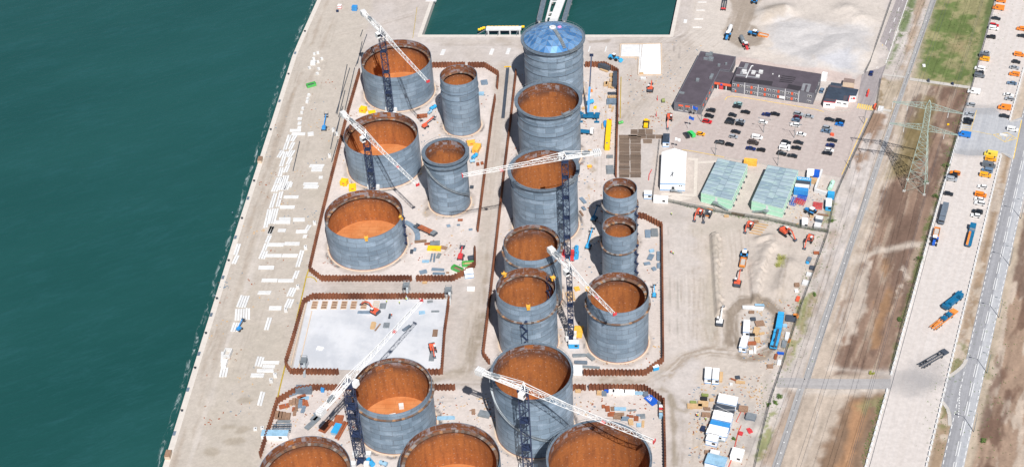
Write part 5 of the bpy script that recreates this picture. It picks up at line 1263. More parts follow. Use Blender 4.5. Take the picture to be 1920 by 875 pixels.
# ================================================================== CABINS, CONTAINERS, STACKS
def cabin(px, py, L, W, H, ang, label, roof='white', wall='white', trim='blue', name='site_cabin', cat='cabin', group=None, z=0.0, win=True):
    q = g2(px, py, H / 2 + z); t = thing(name, label, cat, (q[0], q[1], z), ang, group)
    b = MB(); b.box(0, 0, .12, L - .1, W - .1, H - .25); b.build('wall', M[wall], t)
    b = MB(); b.box(0, 0, H - .12, L, W, .14); 
    for k in range(1, int(L / 1.2)): b.box(-L / 2 + k * 1.2, 0, H + .02, .06, W * .96, .03)
    b.build('roof', M[roof], t)
    if trim:
        b = MB(); b.box(0, 0, H - .45, L + .02, W + .02, .28); b.box(0, 0, .02, L + .02, W + .02, .28); b.build('trim', M[trim], t)
    if win:
        b = MB(); b.box(L * .22, -W / 2 - .01, 1.1, 1.2, .06, .9); b.build('window', M['glass'], t); b = MB(); b.box(-L / 2 - .01, 0, .3, .06, .9, 2.0); b.build('door', M['offwhite'], t)
    return t
def container(px, py, L, W, H, ang, m_, label, group=None, z=0.0, open_=False):
    q = g2(px, py, H / 2 + z); t = thing('shipping_container', label, 'container', (q[0], q[1], z), ang, group)
    b = MB(); n_ = int(L / .55)
    b.box(0, 0, .1, L - .12, W - .12, H - .2)
    for k in range(n_): 
        x = -L / 2 + (k + .5) * L / n_
        b.box(x, 0, .18, L / n_ * .5, W - .03, H - .34); b.box(x, 0, H - .12, L / n_ * .5, W - .1, .06)
    b.build('body', M[m_], t)
    b = MB()
    for sx in (-1, 1):
        for sy in (-1, 1): b.box(sx * (L / 2 - .08), sy * (W / 2 - .08), 0, .16, .16, H)
        for z_ in (.08, H - .08): b.beam((sx * (L / 2 - .08), -W / 2, z_), (sx * (L / 2 - .08), W / 2, z_), .16)
    for sy in (-1, 1):
        for z_ in (.08, H - .08): b.beam((-L / 2, sy * (W / 2 - .08), z_), (L / 2, sy * (W / 2 - .08), z_), .16)
    b.build('frame', M[m_], t)
    b = MB(); b.box(L / 2 + .01, -W * .24, .2, .05, W * .44, H - .4); b.box(L / 2 + .01, W * .24, .2, .05, W * .44, H - .4); d = b.build('door', M[m_], t)
    b = MB(); [b.box(L / 2 + .06, y, .2, .05, .05, H - .4) for y in (-W * .3, -W * .15, W * .15, W * .3)]; b.build('lock_rod', M['galv'], d)
    return t
# big row of white cabins south east
def T5z(x, y): return (1280 + x / 5, 700 + y / 5)
cab = [((425, 245), 'white', 'northernmost white cabin of the slanting cabin row', 'white'), ((415, 285), 'white', 'second white cabin of the slanting row, before the dark-roofed one', 'white'),
       ((395, 338), 'dkgrey', 'dark grey roofed unit with crossed straps in the white cabin row', 'dkgrey'), ((378, 400), 'white', 'white cabin directly south of the dark-roofed unit', 'white'), ((368, 440), 'white', 'white cabin directly north of the blue-roofed one', 'white'),
       ((350, 492), 'blue', 'blue roofed cabin in the middle of the white row', 'blue'), ((335, 535), 'white', 'white cabin directly south of the blue-roofed one', 'white'), ((315, 575), 'white', 'second white cabin south of the blue-roofed one', 'white')]
for (x, y), r_, lb, wl in cab:
    cabin(*T5z(x, y), 7.2, 2.35, 2.8, XA * .9, lb, roof=r_, wall=wl, trim='blue' if r_ != 'dkgrey' else None, group='cabins in the slanting row')
cabin(*T5z(278, 620), 4.2, 3.6, 2.8, XA, 'short white cabin at the south end of the slanting row', group='cabins in the slanting row')
b = MB(); q = g2(*T5z(395, 338), 3); b.beam((-3.4, -1.1, 0), (3.4, 1.1, 0), .12, .05); b.beam((-3.4, 1.1, .06), (3.4, -1.1, .06), .12, .05); o = b.build('strap', M['offwhite'], loc=(q[0], q[1], 3.0)); o.rotation_euler = (0, 0, XA * .9); tag(o, 'pale straps crossed over the dark roof in the cabin row', 'strap')
cabin(*T5z(300, 760), 3.4, 2.6, 2.6, XA, 'small pale cabin north of the light-blue roofed one', roof='offwhite')
cabin(*T5z(312, 830), 7.2, 4.8, 2.8, XA, 'wide cabin with light blue roof at the bottom edge', roof='lightblue')
cabin(*T5z(512, 760), 4.4, 4.4, 2.4, XA, 'square white tented cabin by the fence', trim=None)
cabin(*T5z(640, 415), 3.6, 3.0, 2.2, XA, 'grey ribbed box near the fence, east of the cabin row', roof='galv', wall='grey', trim=None, win=False)
cabin(1327.5, 703, 2.5, 6.0, 2.8, R_(-5), 'left white cabin of the detached pair', group='detached cabin pair')
cabin(1342, 704.5, 2.5, 6.0, 2.8, R_(-5), 'right white cabin of the detached pair, beside timber', group='detached cabin pair')
cabin(1399.5, 615, 2.5, 7.0, 2.8, R_(-6), 'white cabin at the north end of the island yard', trim='blue')
cabin(1394.5, 645, 2.7, 6.2, 2.8, R_(-14), 'white cabin at the south end of the island yard', trim='blue')
cabin(1509, 417.5, 2.6, 3.6, 2.8, R_(-6), 'small white cabin alone south of the blue tractor', trim=None)
cabin(1536, 411, 3.0, 2.4, 2.2, XA, 'pale flat box inside the fence corner, north one', roof='offwhite', wall='grey', trim=None, win=False)
cabin(1533, 424, 2.8, 2.8, 2.0, XA, 'pale flat box inside the fence corner, south one', roof='offwhite', wall='offwhite', trim=None, win=False)
cabin(1519.5, 326.5, 3.0, 4.8, 2.6, R_(-10), 'white roofed container north of the blue contractor container', trim=None)
container(1530.5, 328, 2.6, 4.8, 2.6, R_(-10), 'deepblue', 'deep blue container with worn white logo, beside a white one')
cabin(1553.5, 383.5, 2.5, 5.8, 2.6, R_(-8), 'white roofed cabin with blue walls south of a blue container', wall='skyblue', trim=None)
container(1558, 366, 2.9, 2.6, 2.6, R_(-8), 'skyblue', 'short blue container at the end of the pale concrete wall')
cabin(1525.5, 339, 3.0, 1.8, 2.4, R_(-10), 'small pinkish timber hut wedged beside the blue containers', roof='wood', wall='wood', trim=None, win=False)
# the contractor's blue stack with lettering
for k, (py, mm, lb) in enumerate([(340, 'skyblue', 'light blue container lettered QUALS, northernmost of a joined row'), (346, 'dkgrey', 'dark roofed container between the lettered blue and the grey one'), (352.5, 'offwhite', 'pale grey roofed container in the joined row'), (359, 'blue', 'bright blue container at the south end of the joined row')]):
    container(1507.5 - k * 1.9, py, 6.1, 2.4, 2.7, R_(-10), mm, lb, 'joined container row')
tc = bpy.data.curves.new('lettering', 'FONT'); tc.body = 'QUALS'; tc.size = 2.0; tc.extrude = .02; tc.align_x = 'CENTER'; tc.align_y = 'CENTER'; tc.materials.append(M['white'])
q = g2(1507.5, 341.5, 2.75); to = bpy.data.objects.new('lettering', tc); COL.objects.link(to)
par = [o for o in bpy.data.objects if o.get('label', '').startswith('light blue container lettered')][0]; to.parent = par; to.location = (0, -.1, 2.86); to.scale = (.85, .75, 1)
# island / bund containers
container(570, 729.5, 6.1, 2.5, 2.7, R_(0), 'grey', 'grey blue container inside the southwest bund corner')
container(1133.5, 125, 6.1, 2.5, 2.6, R_(-32), 'dkgrey', 'dark grey container set diagonally in the northeast bund corner')
container(1154, 150, 2.5, 11.8, 2.6, R_(-1), 'dkgrey', 'long dark container along the east bund wall')
cabin(1249, 263, 3.0, 6.8, 2.8, R_(-3), 'dark roofed office cabin just north of the white tent', roof='roofblue', wall='white', trim='blue')
cabin(1214.8, 365, 3.4, 3.0, 2.6, R_(-3), 'small white cabin between the slim tank and the tent', trim='blue')
cabin(1239, 374, 6.4, 2.6, 2.6, R_(-6), 'low white cabin lying south of the tent', trim=None)
container(1407, 304, 5.8, 2.4, 2.5, R_(-9), 'amber', 'ochre container behind the western mint building')
cabin(879, 512, 3.8, 3.4, 2.6, R_(12), 'white square tent by the curved sheet pile wall', trim='blue', win=False)
cabin(883, 541.5, 3.2, 2.0, .9, 0, 'flat white crate on the sand by the haul road', trim=None, win=False)
cabin(1081, 694, 4.4, 3.6, 2.0, 0, 'low white tent bridging the gap in the eastern bund wall', trim=None, win=False)
cabin(516, 815, 10, 3.0, 2.6, 0, 'white and light blue cabin beside the southwest tank', roof='lightblue', trim=None)
cabin(631, 804, 2.6, 5.0, 1.4, R_(-14), 'light blue tarpaulined crate by the rusty plates', roof='skyblue', wall='lightblue', trim=None, win=False)
cabin(1076, 645, 4.2, 2.4, 2.6, 0, 'blue site cabin with white canopy at the slender crane foot', roof='offwhite', wall='skyblue', trim=None)
cabin(605, 730.5, 1.4, 1.4, 1.6, 0, 'tiny blue toilet cabin beside the grey container', roof='blue', wall='blue', trim=None, win=False)
cabin(1229.5, 689, 2.4, 1.4, 2.0, R_(20), 'pale blue toilet cabin outside the bund corner', roof='white', wall='skyblue', trim=None, win=False)
for k, (y, r_) in enumerate([(764.5, 'white'), (769.5, 'red'), (774, 'cream'), (778.5, 'lightblue')]):
    cabin(1240, y, 1.7, 1.5, 2.2, R_(-3), ['white box at the north end of the row of four small boxes', 'dark red box in the row of four small boxes', 'cream box in the row of four small boxes', 'light blue box at the south end of the row of four small boxes'][k], roof=r_, wall=r_, trim=None, win=False, group='boxes against the bund wall')
# yellow boxes
def ybox(px, py, L, W, H, ang, label, m_='yellow'):
    q = g2(px, py, H / 2); t = thing('storage_box', label, 'box', (q[0], q[1], 0), ang); b = MB(); b.box(0, 0, .1, L, W, H - .1); b.build('body', M[m_], t)
    b = MB()
    for sx in (-1, 1):
        for sy in (-1, 1): b.box(sx * L / 2, sy * W / 2, 0, .22, .22, H + .08)
    b.build('corner_post', M['yellow' if m_ == 'yellow' else 'grey'], t); b = MB(); b.box(0, -W / 2 - .01, H * .45, L * .35, .05, H * .22); b.build('label_plate', M['orangered'], t); return t
ybox(681, 205.5, 3.0, 2.6, 2.5, R_(-15), 'yellow box below the northwest tank, northern of two')
ybox(697.5, 211, 3.4, 2.4, 1.0, R_(15), 'low yellow box partly hidden behind the second quayside tank')
ybox(645.5, 341.5, 3.0, 2.6, 2.6, R_(-12), 'yellow box nearest the quayside bund wall')
ybox(661, 351.5, 3.0, 2.7, 2.6, R_(8), 'yellow box at the rim of the clear tank')
ybox(893.5, 278, 3.0, 5.2, 2.2, R_(-12), 'pale yellow long box east of the collared slim tank', 'amber'); 
ybox(883, 268, 3.8, 2.2, 2.0, R_(12), 'ochre frame box touching the pale yellow one', 'amber')
q = g2(1140.5, 252, 1.5); t = thing('lifting_beam', 'long bright yellow box beam lying by the bund wall', 'beam', (q[0], q[1], 0), R_(-2)); b = MB(); b.box(0, 0, .2, 2.3, 21.5, 2.4); b.build('beam_body', M['yellow'], t)
b = MB(); [b.box(0, -9 + k * 6, .0, 2.9, .4, .35) for k in range(4)]; b.build('skid', M['dkgrey'], t); b = MB(); b.box(.4, 10.2, 2.6, 1.0, .6, .25); b.build('hatch', M['red'], t); b = MB(); b.box(-.2, -8.4, 2.6, .9, .9, .1); b.build('cover', M['galv'], t)

# ================================================================== CARS
def car_body(kind):
    P = {'hatch': (4.05, 1.76, .88, 1.46, [(-2.02, .3), (2.0, .3), (2.02, .7), (1.85, .82), (.95, .9), (-1.98, .92)], (.95, .35, -1.55, -1.9)),
         'sedan': (4.55, 1.8, .88, 1.42, [(-2.27, .3), (2.25, .3), (2.27, .68), (2.05, .8), (.95, .9), (-1.6, .92), (-2.25, .88)], (.95, .3, -1.05, -1.65)),
         'suv': (4.5, 1.86, .98, 1.66, [(-2.25, .35), (2.22, .35), (2.25, .8), (2.05, .95), (1.05, 1.02), (-2.2, 1.02)], (1.05, .45, -1.85, -2.15)),
         'van': (4.9, 1.9, 1.1, 1.9, [(-2.45, .35), (2.42, .35), (2.45, .85), (2.2, 1.05), (1.5, 1.15), (.95, 1.9), (-2.4, 1.92)], None),
         'bigvan': (5.8, 2.05, 1.25, 2.45, [(-2.9, .4), (2.87, .4), (2.9, 1.0), (2.6, 1.25), (2.1, 1.35), (1.5, 2.4), (-2.85, 2.45)], None)}[kind]
    L, W, belt, top, prof, gh = P; b = MB(); g = MB()
    n_ = len(prof); 
    # lower body with slightly tucked sides
    vs_ = [(a, -W / 2 * .94 if z < .5 else -W / 2 * (1 if z < belt + .05 else .88), z) for a, z in prof] + [(a, W / 2 * .94 if z < .5 else W / 2 * (1 if z < belt + .05 else .88), z) for a, z in prof]
    b.add(vs_, [tuple(range(n_)), tuple(range(n_, 2 * n_))[::-1]] + [(i, n_ + i, n_ + (i + 1) % n_, (i + 1) % n_) for i in range(n_)])
    if gh:
        x0, x1, x2, x3 = gh; w0, w1 = W / 2 * .95, W / 2 * .74; zb = belt - .01
        v = [(x0, -w0, zb), (x1, -w1, top - .05), (x2, -w1, top - .05), (x3, -w0, zb), (x0, w0, zb), (x1, w1, top - .05), (x2, w1, top - .05), (x3, w0, zb)]
        g.add(v, [(0, 1, 2, 3)[::-1], (4, 5, 6, 7), (0, 4, 5, 1)[::-1], (3, 2, 6, 7)[::-1], (1, 5, 6, 2)[::-1]])
        b.box((x1 + x2) / 2, 0, top - .055, (x1 - x2) * 1.02, w1 * 2.04, .07)
    else:
        xf = 1.5 if kind == 'van' else 2.1; xt = .95 if kind == 'van' else 1.5; zb, zt = (1.18, 1.82) if kind == 'van' else (1.42, 2.3)
        w1 = W / 2 * .86
        g.add([(xf + .02, -w1, zb), (xf + .02, w1, zb), (xt + .05, w1, zt), (xt + .05, -w1, zt)], [(0, 1, 2, 3)])
        for s_ in (-1, 1): g.box(.55, s_ * W / 2 * .9, zb, 1.0, .1, (zt - zb) * .75); 
        if kind == 'van':
            for s_ in (-1, 1): g.box(-1.0, s_ * W / 2 * .9, zb, 1.8, .1, (zt - zb) * .7)
    return b, g, L, W
def wheel_mesh(r=.33, w_=.22):
    b = MB(); n_ = 12; vs_ = [(r * math.cos(2 * math.pi * k / n_), y, r * math.sin(2 * math.pi * k / n_)) for y in (-w_ / 2, w_ / 2) for k in range(n_)]
    b.add(vs_, [tuple(range(n_)), tuple(range(n_, 2 * n_))[::-1]] + [(k, n_ + k, n_ + (k + 1) % n_, (k + 1) % n_) for k in range(n_)]); return b
paint_c = {}
def carpaint(name, rgb):
    n = NT('car_paint_' + name); n.put(n.b.inputs['Coat Weight'], .6); n.put(n.b.inputs['Coat Roughness'], .05)
    paint_c[name] = n.out(rgb, .35, .25 if name in ('silver', 'grey', 'dark', 'bluegrey') else 0)
for k_, v_ in {'black': (.012, .013, .016), 'dark': (.03, .035, .042), 'grey': (.16, .18, .20), 'silver': (.42, .45, .48), 'white': (.78, .78, .77), 'navy': (.012, .025, .12), 'blue': (.01, .17, .55), 'bluegrey': (.16, .25, .36), 'red': (.55, .015, .02), 'maroon': (.12, .008, .015),
               'orange': (.80, .22, .015), 'amber': (.85, .36, .01), 'yellow': (.75, .58, .08), 'green': (.05, .55, .12), 'teal': (.25, .42, .42), 'brown': (.05, .038, .034)}.items(): carpaint(k_, v_)
proto = {}
def get_proto(kind):
    b, g, L, W = car_body(kind); t = bpy.data.objects.new('parked_car' if kind in ('hatch', 'sedan', 'suv') else 'parked_van', None)
    parts = []
    o = bpy.data.objects.new('body', b.mesh('body', paint_c['black'])); parts.append(o)
    parts.append(bpy.data.objects.new('windows', g.mesh('windows', M['glass'])))
    wm = wheel_mesh(.33 if L < 5 else .36).mesh('wheel', M['black'])
    for sx in (-1, 1):
        for sy in (-1, 1):
            w_ = bpy.data.objects.new('wheel', wm); w_.location = (sx * L * .3, sy * (W / 2 - .1), .33); parts.append(w_)
    hm = MB(); hm.box(0, 0, 0, .1, .4, .16); hm = hm.mesh('headlight', M['offwhite'])
    for sy in (-1, 1):
        h_ = bpy.data.objects.new('headlight', hm); h_.location = (L / 2 - .03, sy * W * .34, .58); parts.append(h_)
    return t, parts
TYPE = {'hatch': 'hatchback', 'sedan': 'saloon', 'suv': 'estate car', 'van': 'van', 'bigvan': 'large van'}
CN = {'dark': 'dark grey', 'bluegrey': 'blue-grey', 'amber': 'amber yellow', 'yellow': 'pale yellow', 'brown': 'dark brown', 'navy': 'navy blue', 'maroon': 'dark red', 'teal': 'pale teal'}
def car(px, py, colr, kind, label, group, ang=XA):
    if kind not in proto: proto[kind] = get_proto(kind)
    t0, parts = proto[kind]
    q = g2(px, py, .7); t = t0.copy(); COL.objects.link(t); t.location = (q[0], q[1], .1); t.rotation_euler = (0, 0, ang + random.uniform(-.03, .03))
    tag(t, label, 'car' if kind in ('hatch', 'sedan', 'suv') else 'van', group)
    for p in parts:
        c = p.copy(); COL.objects.link(c); c.parent = t
        if c.name.startswith('body'): c.material_slots[0].link = 'OBJECT'; c.material_slots[0].material = paint_c[colr]
    return t
def carset(lst, where, group, flip=None):
    lst = sorted(lst, key=lambda a: a[1])
    for i, (x, y, c_, k) in enumerate(lst):
        lab = f"{CN.get(c_, c_)} {TYPE[k]}, {ORD[i + 1]} from the top {where}"
        a = XA + (math.pi if (random.random() < .5 if flip is None else flip) else 0); car(x, y, c_, k, lab, group, a)
GC = 'cars in the staff car park'
carset([(1333, 207, 'dark', 'suv'), (1330, 217.6, 'black', 'suv'), (1326, 228, 'red', 'suv'), (1314, 251, 'amber', 'hatch'), (1384, 195, 'teal', 'hatch')][:4], 'in the short row beside the office wing', GC)
carset([(1384, 194.5, 'teal', 'hatch'), (1382, 200, 'black', 'hatch'), (1397.7, 210, 'black', 'sedan'), (1373.8, 215.6, 'dark', 'hatch'), (1370, 224.6, 'black', 'hatch'), (1368, 229.8, 'dark', 'suv'), (1388.4, 226.8, 'silver', 'sedan'), (1387, 232.8, 'black', 'hatch'),
        (1380, 247, 'dark', 'sedan'), (1375.5, 256, 'silver', 'hatch'), (1349.4, 267, 'dark', 'suv'), (1368, 271, 'black', 'hatch')], 'in the westernmost car park column', GC)
carset([(1436.6, 214.6, 'navy', 'hatch'), (1453.7, 213.8, 'black', 'sedan'), (1431, 229, 'white', 'hatch'), (1419.8, 257.8, 'white', 'van'), (1412.8, 268, 'brown', 'van'), (1408, 278.4, 'navy', 'sedan'), (1427, 281, 'black', 'hatch')], 'in the second car park column', GC)
carset([(1497.4, 213.8, 'silver', 'suv'), (1495.6, 220, 'maroon', 'hatch'), (1492.4, 225, 'bluegrey', 'hatch'), (1490.6, 234.4, 'white', 'suv'), (1517, 218, 'silver', 'sedan'), (1502.4, 251.5, 'white', 'sedan'), (1474, 267.2, 'dark', 'suv'),
        (1472, 273, 'white', 'suv'), (1471, 278.8, 'white', 'van'), (1497.4, 267, 'dark', 'sedan'), (1493, 277, 'black', 'sedan'), (1465.7, 288, 'black', 'suv'), (1485.6, 292, 'dark', 'sedan')], 'in the third car park column', GC)
carset([(1556, 224, 'dark', 'sedan'), (1575, 227, 'black', 'suv'), (1574, 233, 'blue', 'hatch'), (1551.7, 240, 'silver', 'suv'), (1548.4, 245.8, 'bluegrey', 'sedan'), (1561, 262.8, 'dark', 'sedan'), (1557, 272.4, 'navy', 'hatch'), (1555, 281.5, 'white', 'hatch'), (1551, 287, 'black', 'sedan')], 'in the easternmost car park column', GC)
car(1287, 253.5, 'dark', 'suv', 'dark grey car parked lengthwise beside the bright green van', GC, R_(110)); car(1296.4, 251.5, 'green', 'van', 'bright green van parked at the west edge of the car park', GC, R_(118))
car(1541, 169.5, 'bluegrey', 'hatch', 'blue-grey car parked between the office block and gatehouse', GC, R_(72)); car(1633.6, 137, 'navy', 'hatch', 'navy car driving on the entrance road', 'moving cars', R_(74))
GS = 'vehicles on the gravel strip'
carset([(1877, 2, 'orange', 'van'), (1872, 16, 'orange', 'bigvan'), (1867.7, 34.7, 'dark', 'sedan'), (1864, 47.8, 'red', 'suv'), (1863, 53.5, 'white', 'van'), (1858.4, 69.6, 'black', 'suv'), (1847.6, 98.8, 'silver', 'sedan'), (1845.6, 104.8, 'grey', 'van'), (1845.9, 111.4, 'amber', 'van'),
        (1837, 129, 'white', 'van'), (1837, 136.3, 'dark', 'hatch'), (1836.3, 142.5, 'grey', 'van'), (1826, 172.7, 'white', 'bigvan'), (1820.5, 196, 'silver', 'hatch'), (1819, 213.7, 'silver', 'hatch'), (1816, 224.4, 'black', 'sedan'), (1813.7, 230, 'black', 'hatch'), (1808, 253.5, 'blue', 'bigvan'),
        (1791, 324.4, 'orange', 'suv'), (1786, 329.8, 'dark', 'suv'), (1784, 336, 'silver', 'van'), (1778.5, 363, 'dark', 'hatch')], 'along the west edge of the gravel strip', GS)
carset([(1915.5, 54.8, 'orange', 'van'), (1916, 67.4, 'dark', 'sedan'), (1911, 103, 'orange', 'van'), (1905.4, 116, 'dark', 'hatch'), (1902.4, 126.7, 'silver', 'sedan'), (1902, 139.5, 'orange', 'van'), (1897.4, 155.9, 'bluegrey', 'sedan'), (1891, 178, 'white', 'sedan'), (1892.4, 185.3, 'silver', 'hatch'),
        (1883.3, 202.6, 'orange', 'bigvan'), (1883.6, 217.5, 'dark', 'sedan'), (1857.7, 289.7, 'yellow', 'bigvan'), (1857.7, 298.5, 'amber', 'van'), (1854, 310.6, 'grey', 'bigvan'), (1851, 319.8, 'bluegrey', 'van'), (1847.6, 328.5, 'amber', 'van'), (1842, 350, 'white', 'hatch'), (1838.8, 365.4, 'orange', 'van'),
        (1835.8, 373.5, 'white', 'hatch'), (1837, 381, 'white', 'suv'), (1833, 396.8, 'dark', 'suv'), (1829.5, 404, 'white', 'hatch')], 'along the east edge of the gravel strip', GS)
car(1898.6, 242.7, 'white', 'van', 'white van crossing the junction by the hatched island', 'moving cars', XA)
car(1824, 418 - 13, 'teal', 'hatch', 'pale teal car directly behind the blue and orange flatbed truck', GS, XA + .4) if False else None

# ================================================================== QUAY: PRECAST SLABS
def slabs(lst, offx, offy, label, group, w_=0.86, gap=0.2, h=.45, n_lab=True):
    for (x0, y0, x1, y1, n_) in lst:
        A = Vector(g2(offx + x0 / 3.978, offy + y0 / 3.978)); B = Vector(g2(offx + x1 / 3.978, offy + y1 / 3.978)); d = (B - A); L_ = d.length; d.normalize(); nn = Vector((d.y, -d.x)); a = math.atan2(d.y, d.x)
        m_ = max(1, round(L_ / 7.0))
        for k in range(n_):
            for s_ in range(m_):
                c_ = A + d * (L_ * (s_ + .5) / m_) + nn * (k - (n_ - 1) / 2) * (w_ + gap) + d * random.uniform(-.25, .25)
                b = MB(); l2 = L_ / m_ - .35; b.box(0, 0, .12, l2, w_, h - .12, 0, taper=.985); b.box(-l2 * .3, 0, 0, .15, w_, .12); b.box(l2 * .3, 0, 0, .15, w_, .12)
                o = b.build('concrete_beam', M['slabwhite'], loc=(c_.x, c_.y, 0.0)); o.rotation_euler = (0, 0, a + random.uniform(-.015, .015)); tag(o, label, 'concrete beam', group)
SA1 = [(652, 135, 612, 248, 2), (694, 138, 665, 185, 2), (680, 188, 652, 242, 2), (598, 250, 566, 304, 2), (672, 248, 640, 302, 3), (622, 258, 585, 372, 2), (660, 305, 632, 358, 2), (640, 360, 615, 416, 2), (592, 378, 575, 445, 2)]
SA2 = [(578, 450, 535, 556, 3), (625, 435, 590, 548, 3), (652, 480, 622, 545, 2), (668, 490, 655, 530, 1), (545, 568, 510, 680, 2), (588, 556, 560, 670, 2), (500, 685, 470, 825, 2), (545, 683, 515, 800, 3), (522, 815, 498, 875, 2)]
slabs(SA1, 380, 220, 'white precast beam lying lengthwise in the upper part of the long quay stack', 'precast beams in the upper long quay stack')
slabs(SA2, 380, 220, 'white precast beam lying lengthwise in the middle of the long quay stack', 'precast beams in the middle long quay stack')
slabs([(522, 20, 495, 80, 2), (505, 85, 480, 140, 2), (480, 142, 460, 200, 2), (465, 205, 440, 265, 3)], 380, 420, 'white precast beam at the lower end of the long quay stack', 'precast beams at the lower end of the long stack')
for q_, lb in [((272, 150, 245, 235, 2), 'white beam pair lying nearest the water edge, upper'), ((262, 235, 232, 300, 2), 'white beam pair lying nearest the water edge, lower'), ((745, 197, 708, 325, 2), 'long white beams beside the bund wall west of the clear tank'),
               ((800, 10, 775, 50, 2), 'short white beams near the bund wall, uppermost lengthwise pair'), ((710, 350, 685, 412, 2), 'lengthwise white beams at the east end of a crosswise row'), ((682, 475, 650, 542, 3), 'lengthwise white beams below the small weight block'),
               ((662, 560, 632, 627, 3), 'lengthwise white beams level with the slab bund corner'), ((320, 535, 285, 625, 4), 'four white beams north of the small site crane'), ((300, 632, 296, 718, 6), 'wide bundle of white beams beside the small site crane'),
               ((505, 695, 475, 790, 2), 'two slim white beams alone on the quay west of the slab'), ((258, 735, 235, 803, 3), 'white beams directly west of the small site crane')]:
    slabs([q_], 380, 420, lb, lb.replace('white', 'pale'))
for q_, lb in [((545, 75, 540, 160, 1), 'narrow white beam leaning by the open white box'), ((565, 195, 548, 268, 3), 'three white beams below the open white box'), ((835, 115, 812, 190, 3), 'lengthwise white beams at the left of a crosswise stack'), ((850, 375, 822, 480, 2), 'two long white beams alone near the southwest bund')]:
    slabs([q_], 280, 640, lb, lb.replace('white', 'pale'))
def hslab(x0, x1, y0, y1, ox, oy, k):
    A = Vector(g2(ox + x0 / 3.978, oy + (y0 + y1) / 7.956)); B = Vector(g2(ox + x1 / 3.978, oy + (y0 + y1) / 7.956)); Wd_ = (Vector(g2(ox + x0 / 3.978, oy + y0 / 3.978)) - Vector(g2(ox + x0 / 3.978, oy + y1 / 3.978))).length
    n_ = max(1, round(Wd_ / 1.15)); L_ = (B - A).length
    for i in range(n_):
        c_ = (A + B) / 2 + Vector((random.uniform(-.15, .15), (i - (n_ - 1) / 2) * Wd_ / n_)); b = MB(); b.box(0, 0, .12, L_, Wd_ / n_ - .2, .36, 0, taper=.985); b.box(-L_ * .3, 0, 0, .15, 1, .12); b.box(L_ * .3, 0, 0, .15, 1, .12)
        o = b.build('concrete_beam', M['slabwhite'], loc=(c_.x, c_.y, 0)); o.rotation_euler = (0, 0, random.uniform(-.01, .01)); tag(o, HL[k], 'concrete beam', HL[k].replace('white', 'pale') + ' stack')
HS = [(652, 735, 93, 112, 0), (665, 767, 118, 138, 0), (797, 907, 355, 377, 1), (812, 895, 378, 408, 1), (867, 897, 442, 462, 2), (752, 862, 490, 512, 3), (755, 865, 512, 535, 3), (605, 717, 587, 608, 4), (578, 690, 662, 685, 5), (570, 658, 750, 772, 6), (545, 657, 772, 797, 6), (675, 763, 753, 780, 7), (563, 622, 835, 858, 8), (695, 782, 843, 868, 9), (708, 740, 5, 25, 10), (708, 735, 38, 60, 10), (708, 735, 70, 92, 10)]
HB = [(490, 607, 145, 170, 11), (610, 725, 138, 163, 12), (470, 590, 227, 250, 13), (593, 710, 227, 250, 14), (418, 535, 315, 342, 15), (750, 780, 85, 107, 16), (438, 557, 410, 435, 17), (562, 680, 413, 437, 18), (415, 512, 502, 528, 19), (495, 588, 615, 645, 20)]
HC = [(845, 970, 148, 172, 21), (845, 940, 178, 202, 21), (803, 930, 208, 233, 21), (757, 857, 240, 270, 22)]
HL = ['white crosswise beam capping the top of the long quay stack', 'white crosswise beam in the northernmost stack near the bund', 'small white crosswise block below the northernmost stack', 'white crosswise beam in the second stack near the bund', 'white crosswise beam, first single one east of the long stack', 'white crosswise beam, second single one east of the long stack',
      'white crosswise beam in the stepped stack beside the long stack', 'white crosswise beam between stepped stack and bund wall', 'short white crosswise beam below the stepped stack', 'white crosswise beam joined to a short lengthwise pair', 'small white crosswise block north of the long quay stack',
      'white crosswise beam, left half of the upper long pair', 'white crosswise beam, right half of the upper long pair', 'white crosswise beam, left half of the middle long pair', 'white crosswise beam, right half of the middle long pair', 'white crosswise beam alone below the middle long pair', 'small white crosswise block beside the weight near the bund',
      'white crosswise beam, left half of the lower long pair', 'white crosswise beam, right half of the lower long pair', 'white crosswise beam alone beside the brown timber frame', 'white crosswise beam alone level with the slab corner', 'white crosswise beam in the stack south of the slab corner', 'white crosswise beam lowest of the southern stack, set left']
for q_ in HS: hslab(*q_[:4], 380, 220, q_[4])
for q_ in HB: hslab(*q_[:4], 380, 420, q_[4])
for q_ in HC: hslab(*q_[:4], 280, 640, q_[4])
# square plates on the quay
def plate(px, py, L, W, H, ang, m_, name, label, cat, group=None, z=0.0):
    q = g2(px, py, z + H / 2); b = MB(); b.box(0, 0, 0, L, W, H, 0, taper=.97); b.box(0, 0, H, L * .8, W * .1, .05)
    o = b.build(name, M[m_], loc=(q[0], q[1], z)); o.rotation_euler = (0, 0, ang); return tag(o, label, cat, group)
plate(582.5, 251, 2.9, 3.2, .25, R_(12), 'slabwhite', 'concrete_plate', 'square white plate lying alone near the top of the long stack', 'concrete panel')
plate(587, 118, 2.6, 3.6, 1.0, R_(4), 'slabwhite', 'concrete_block', 'largest white block of the small northern group', 'concrete block')
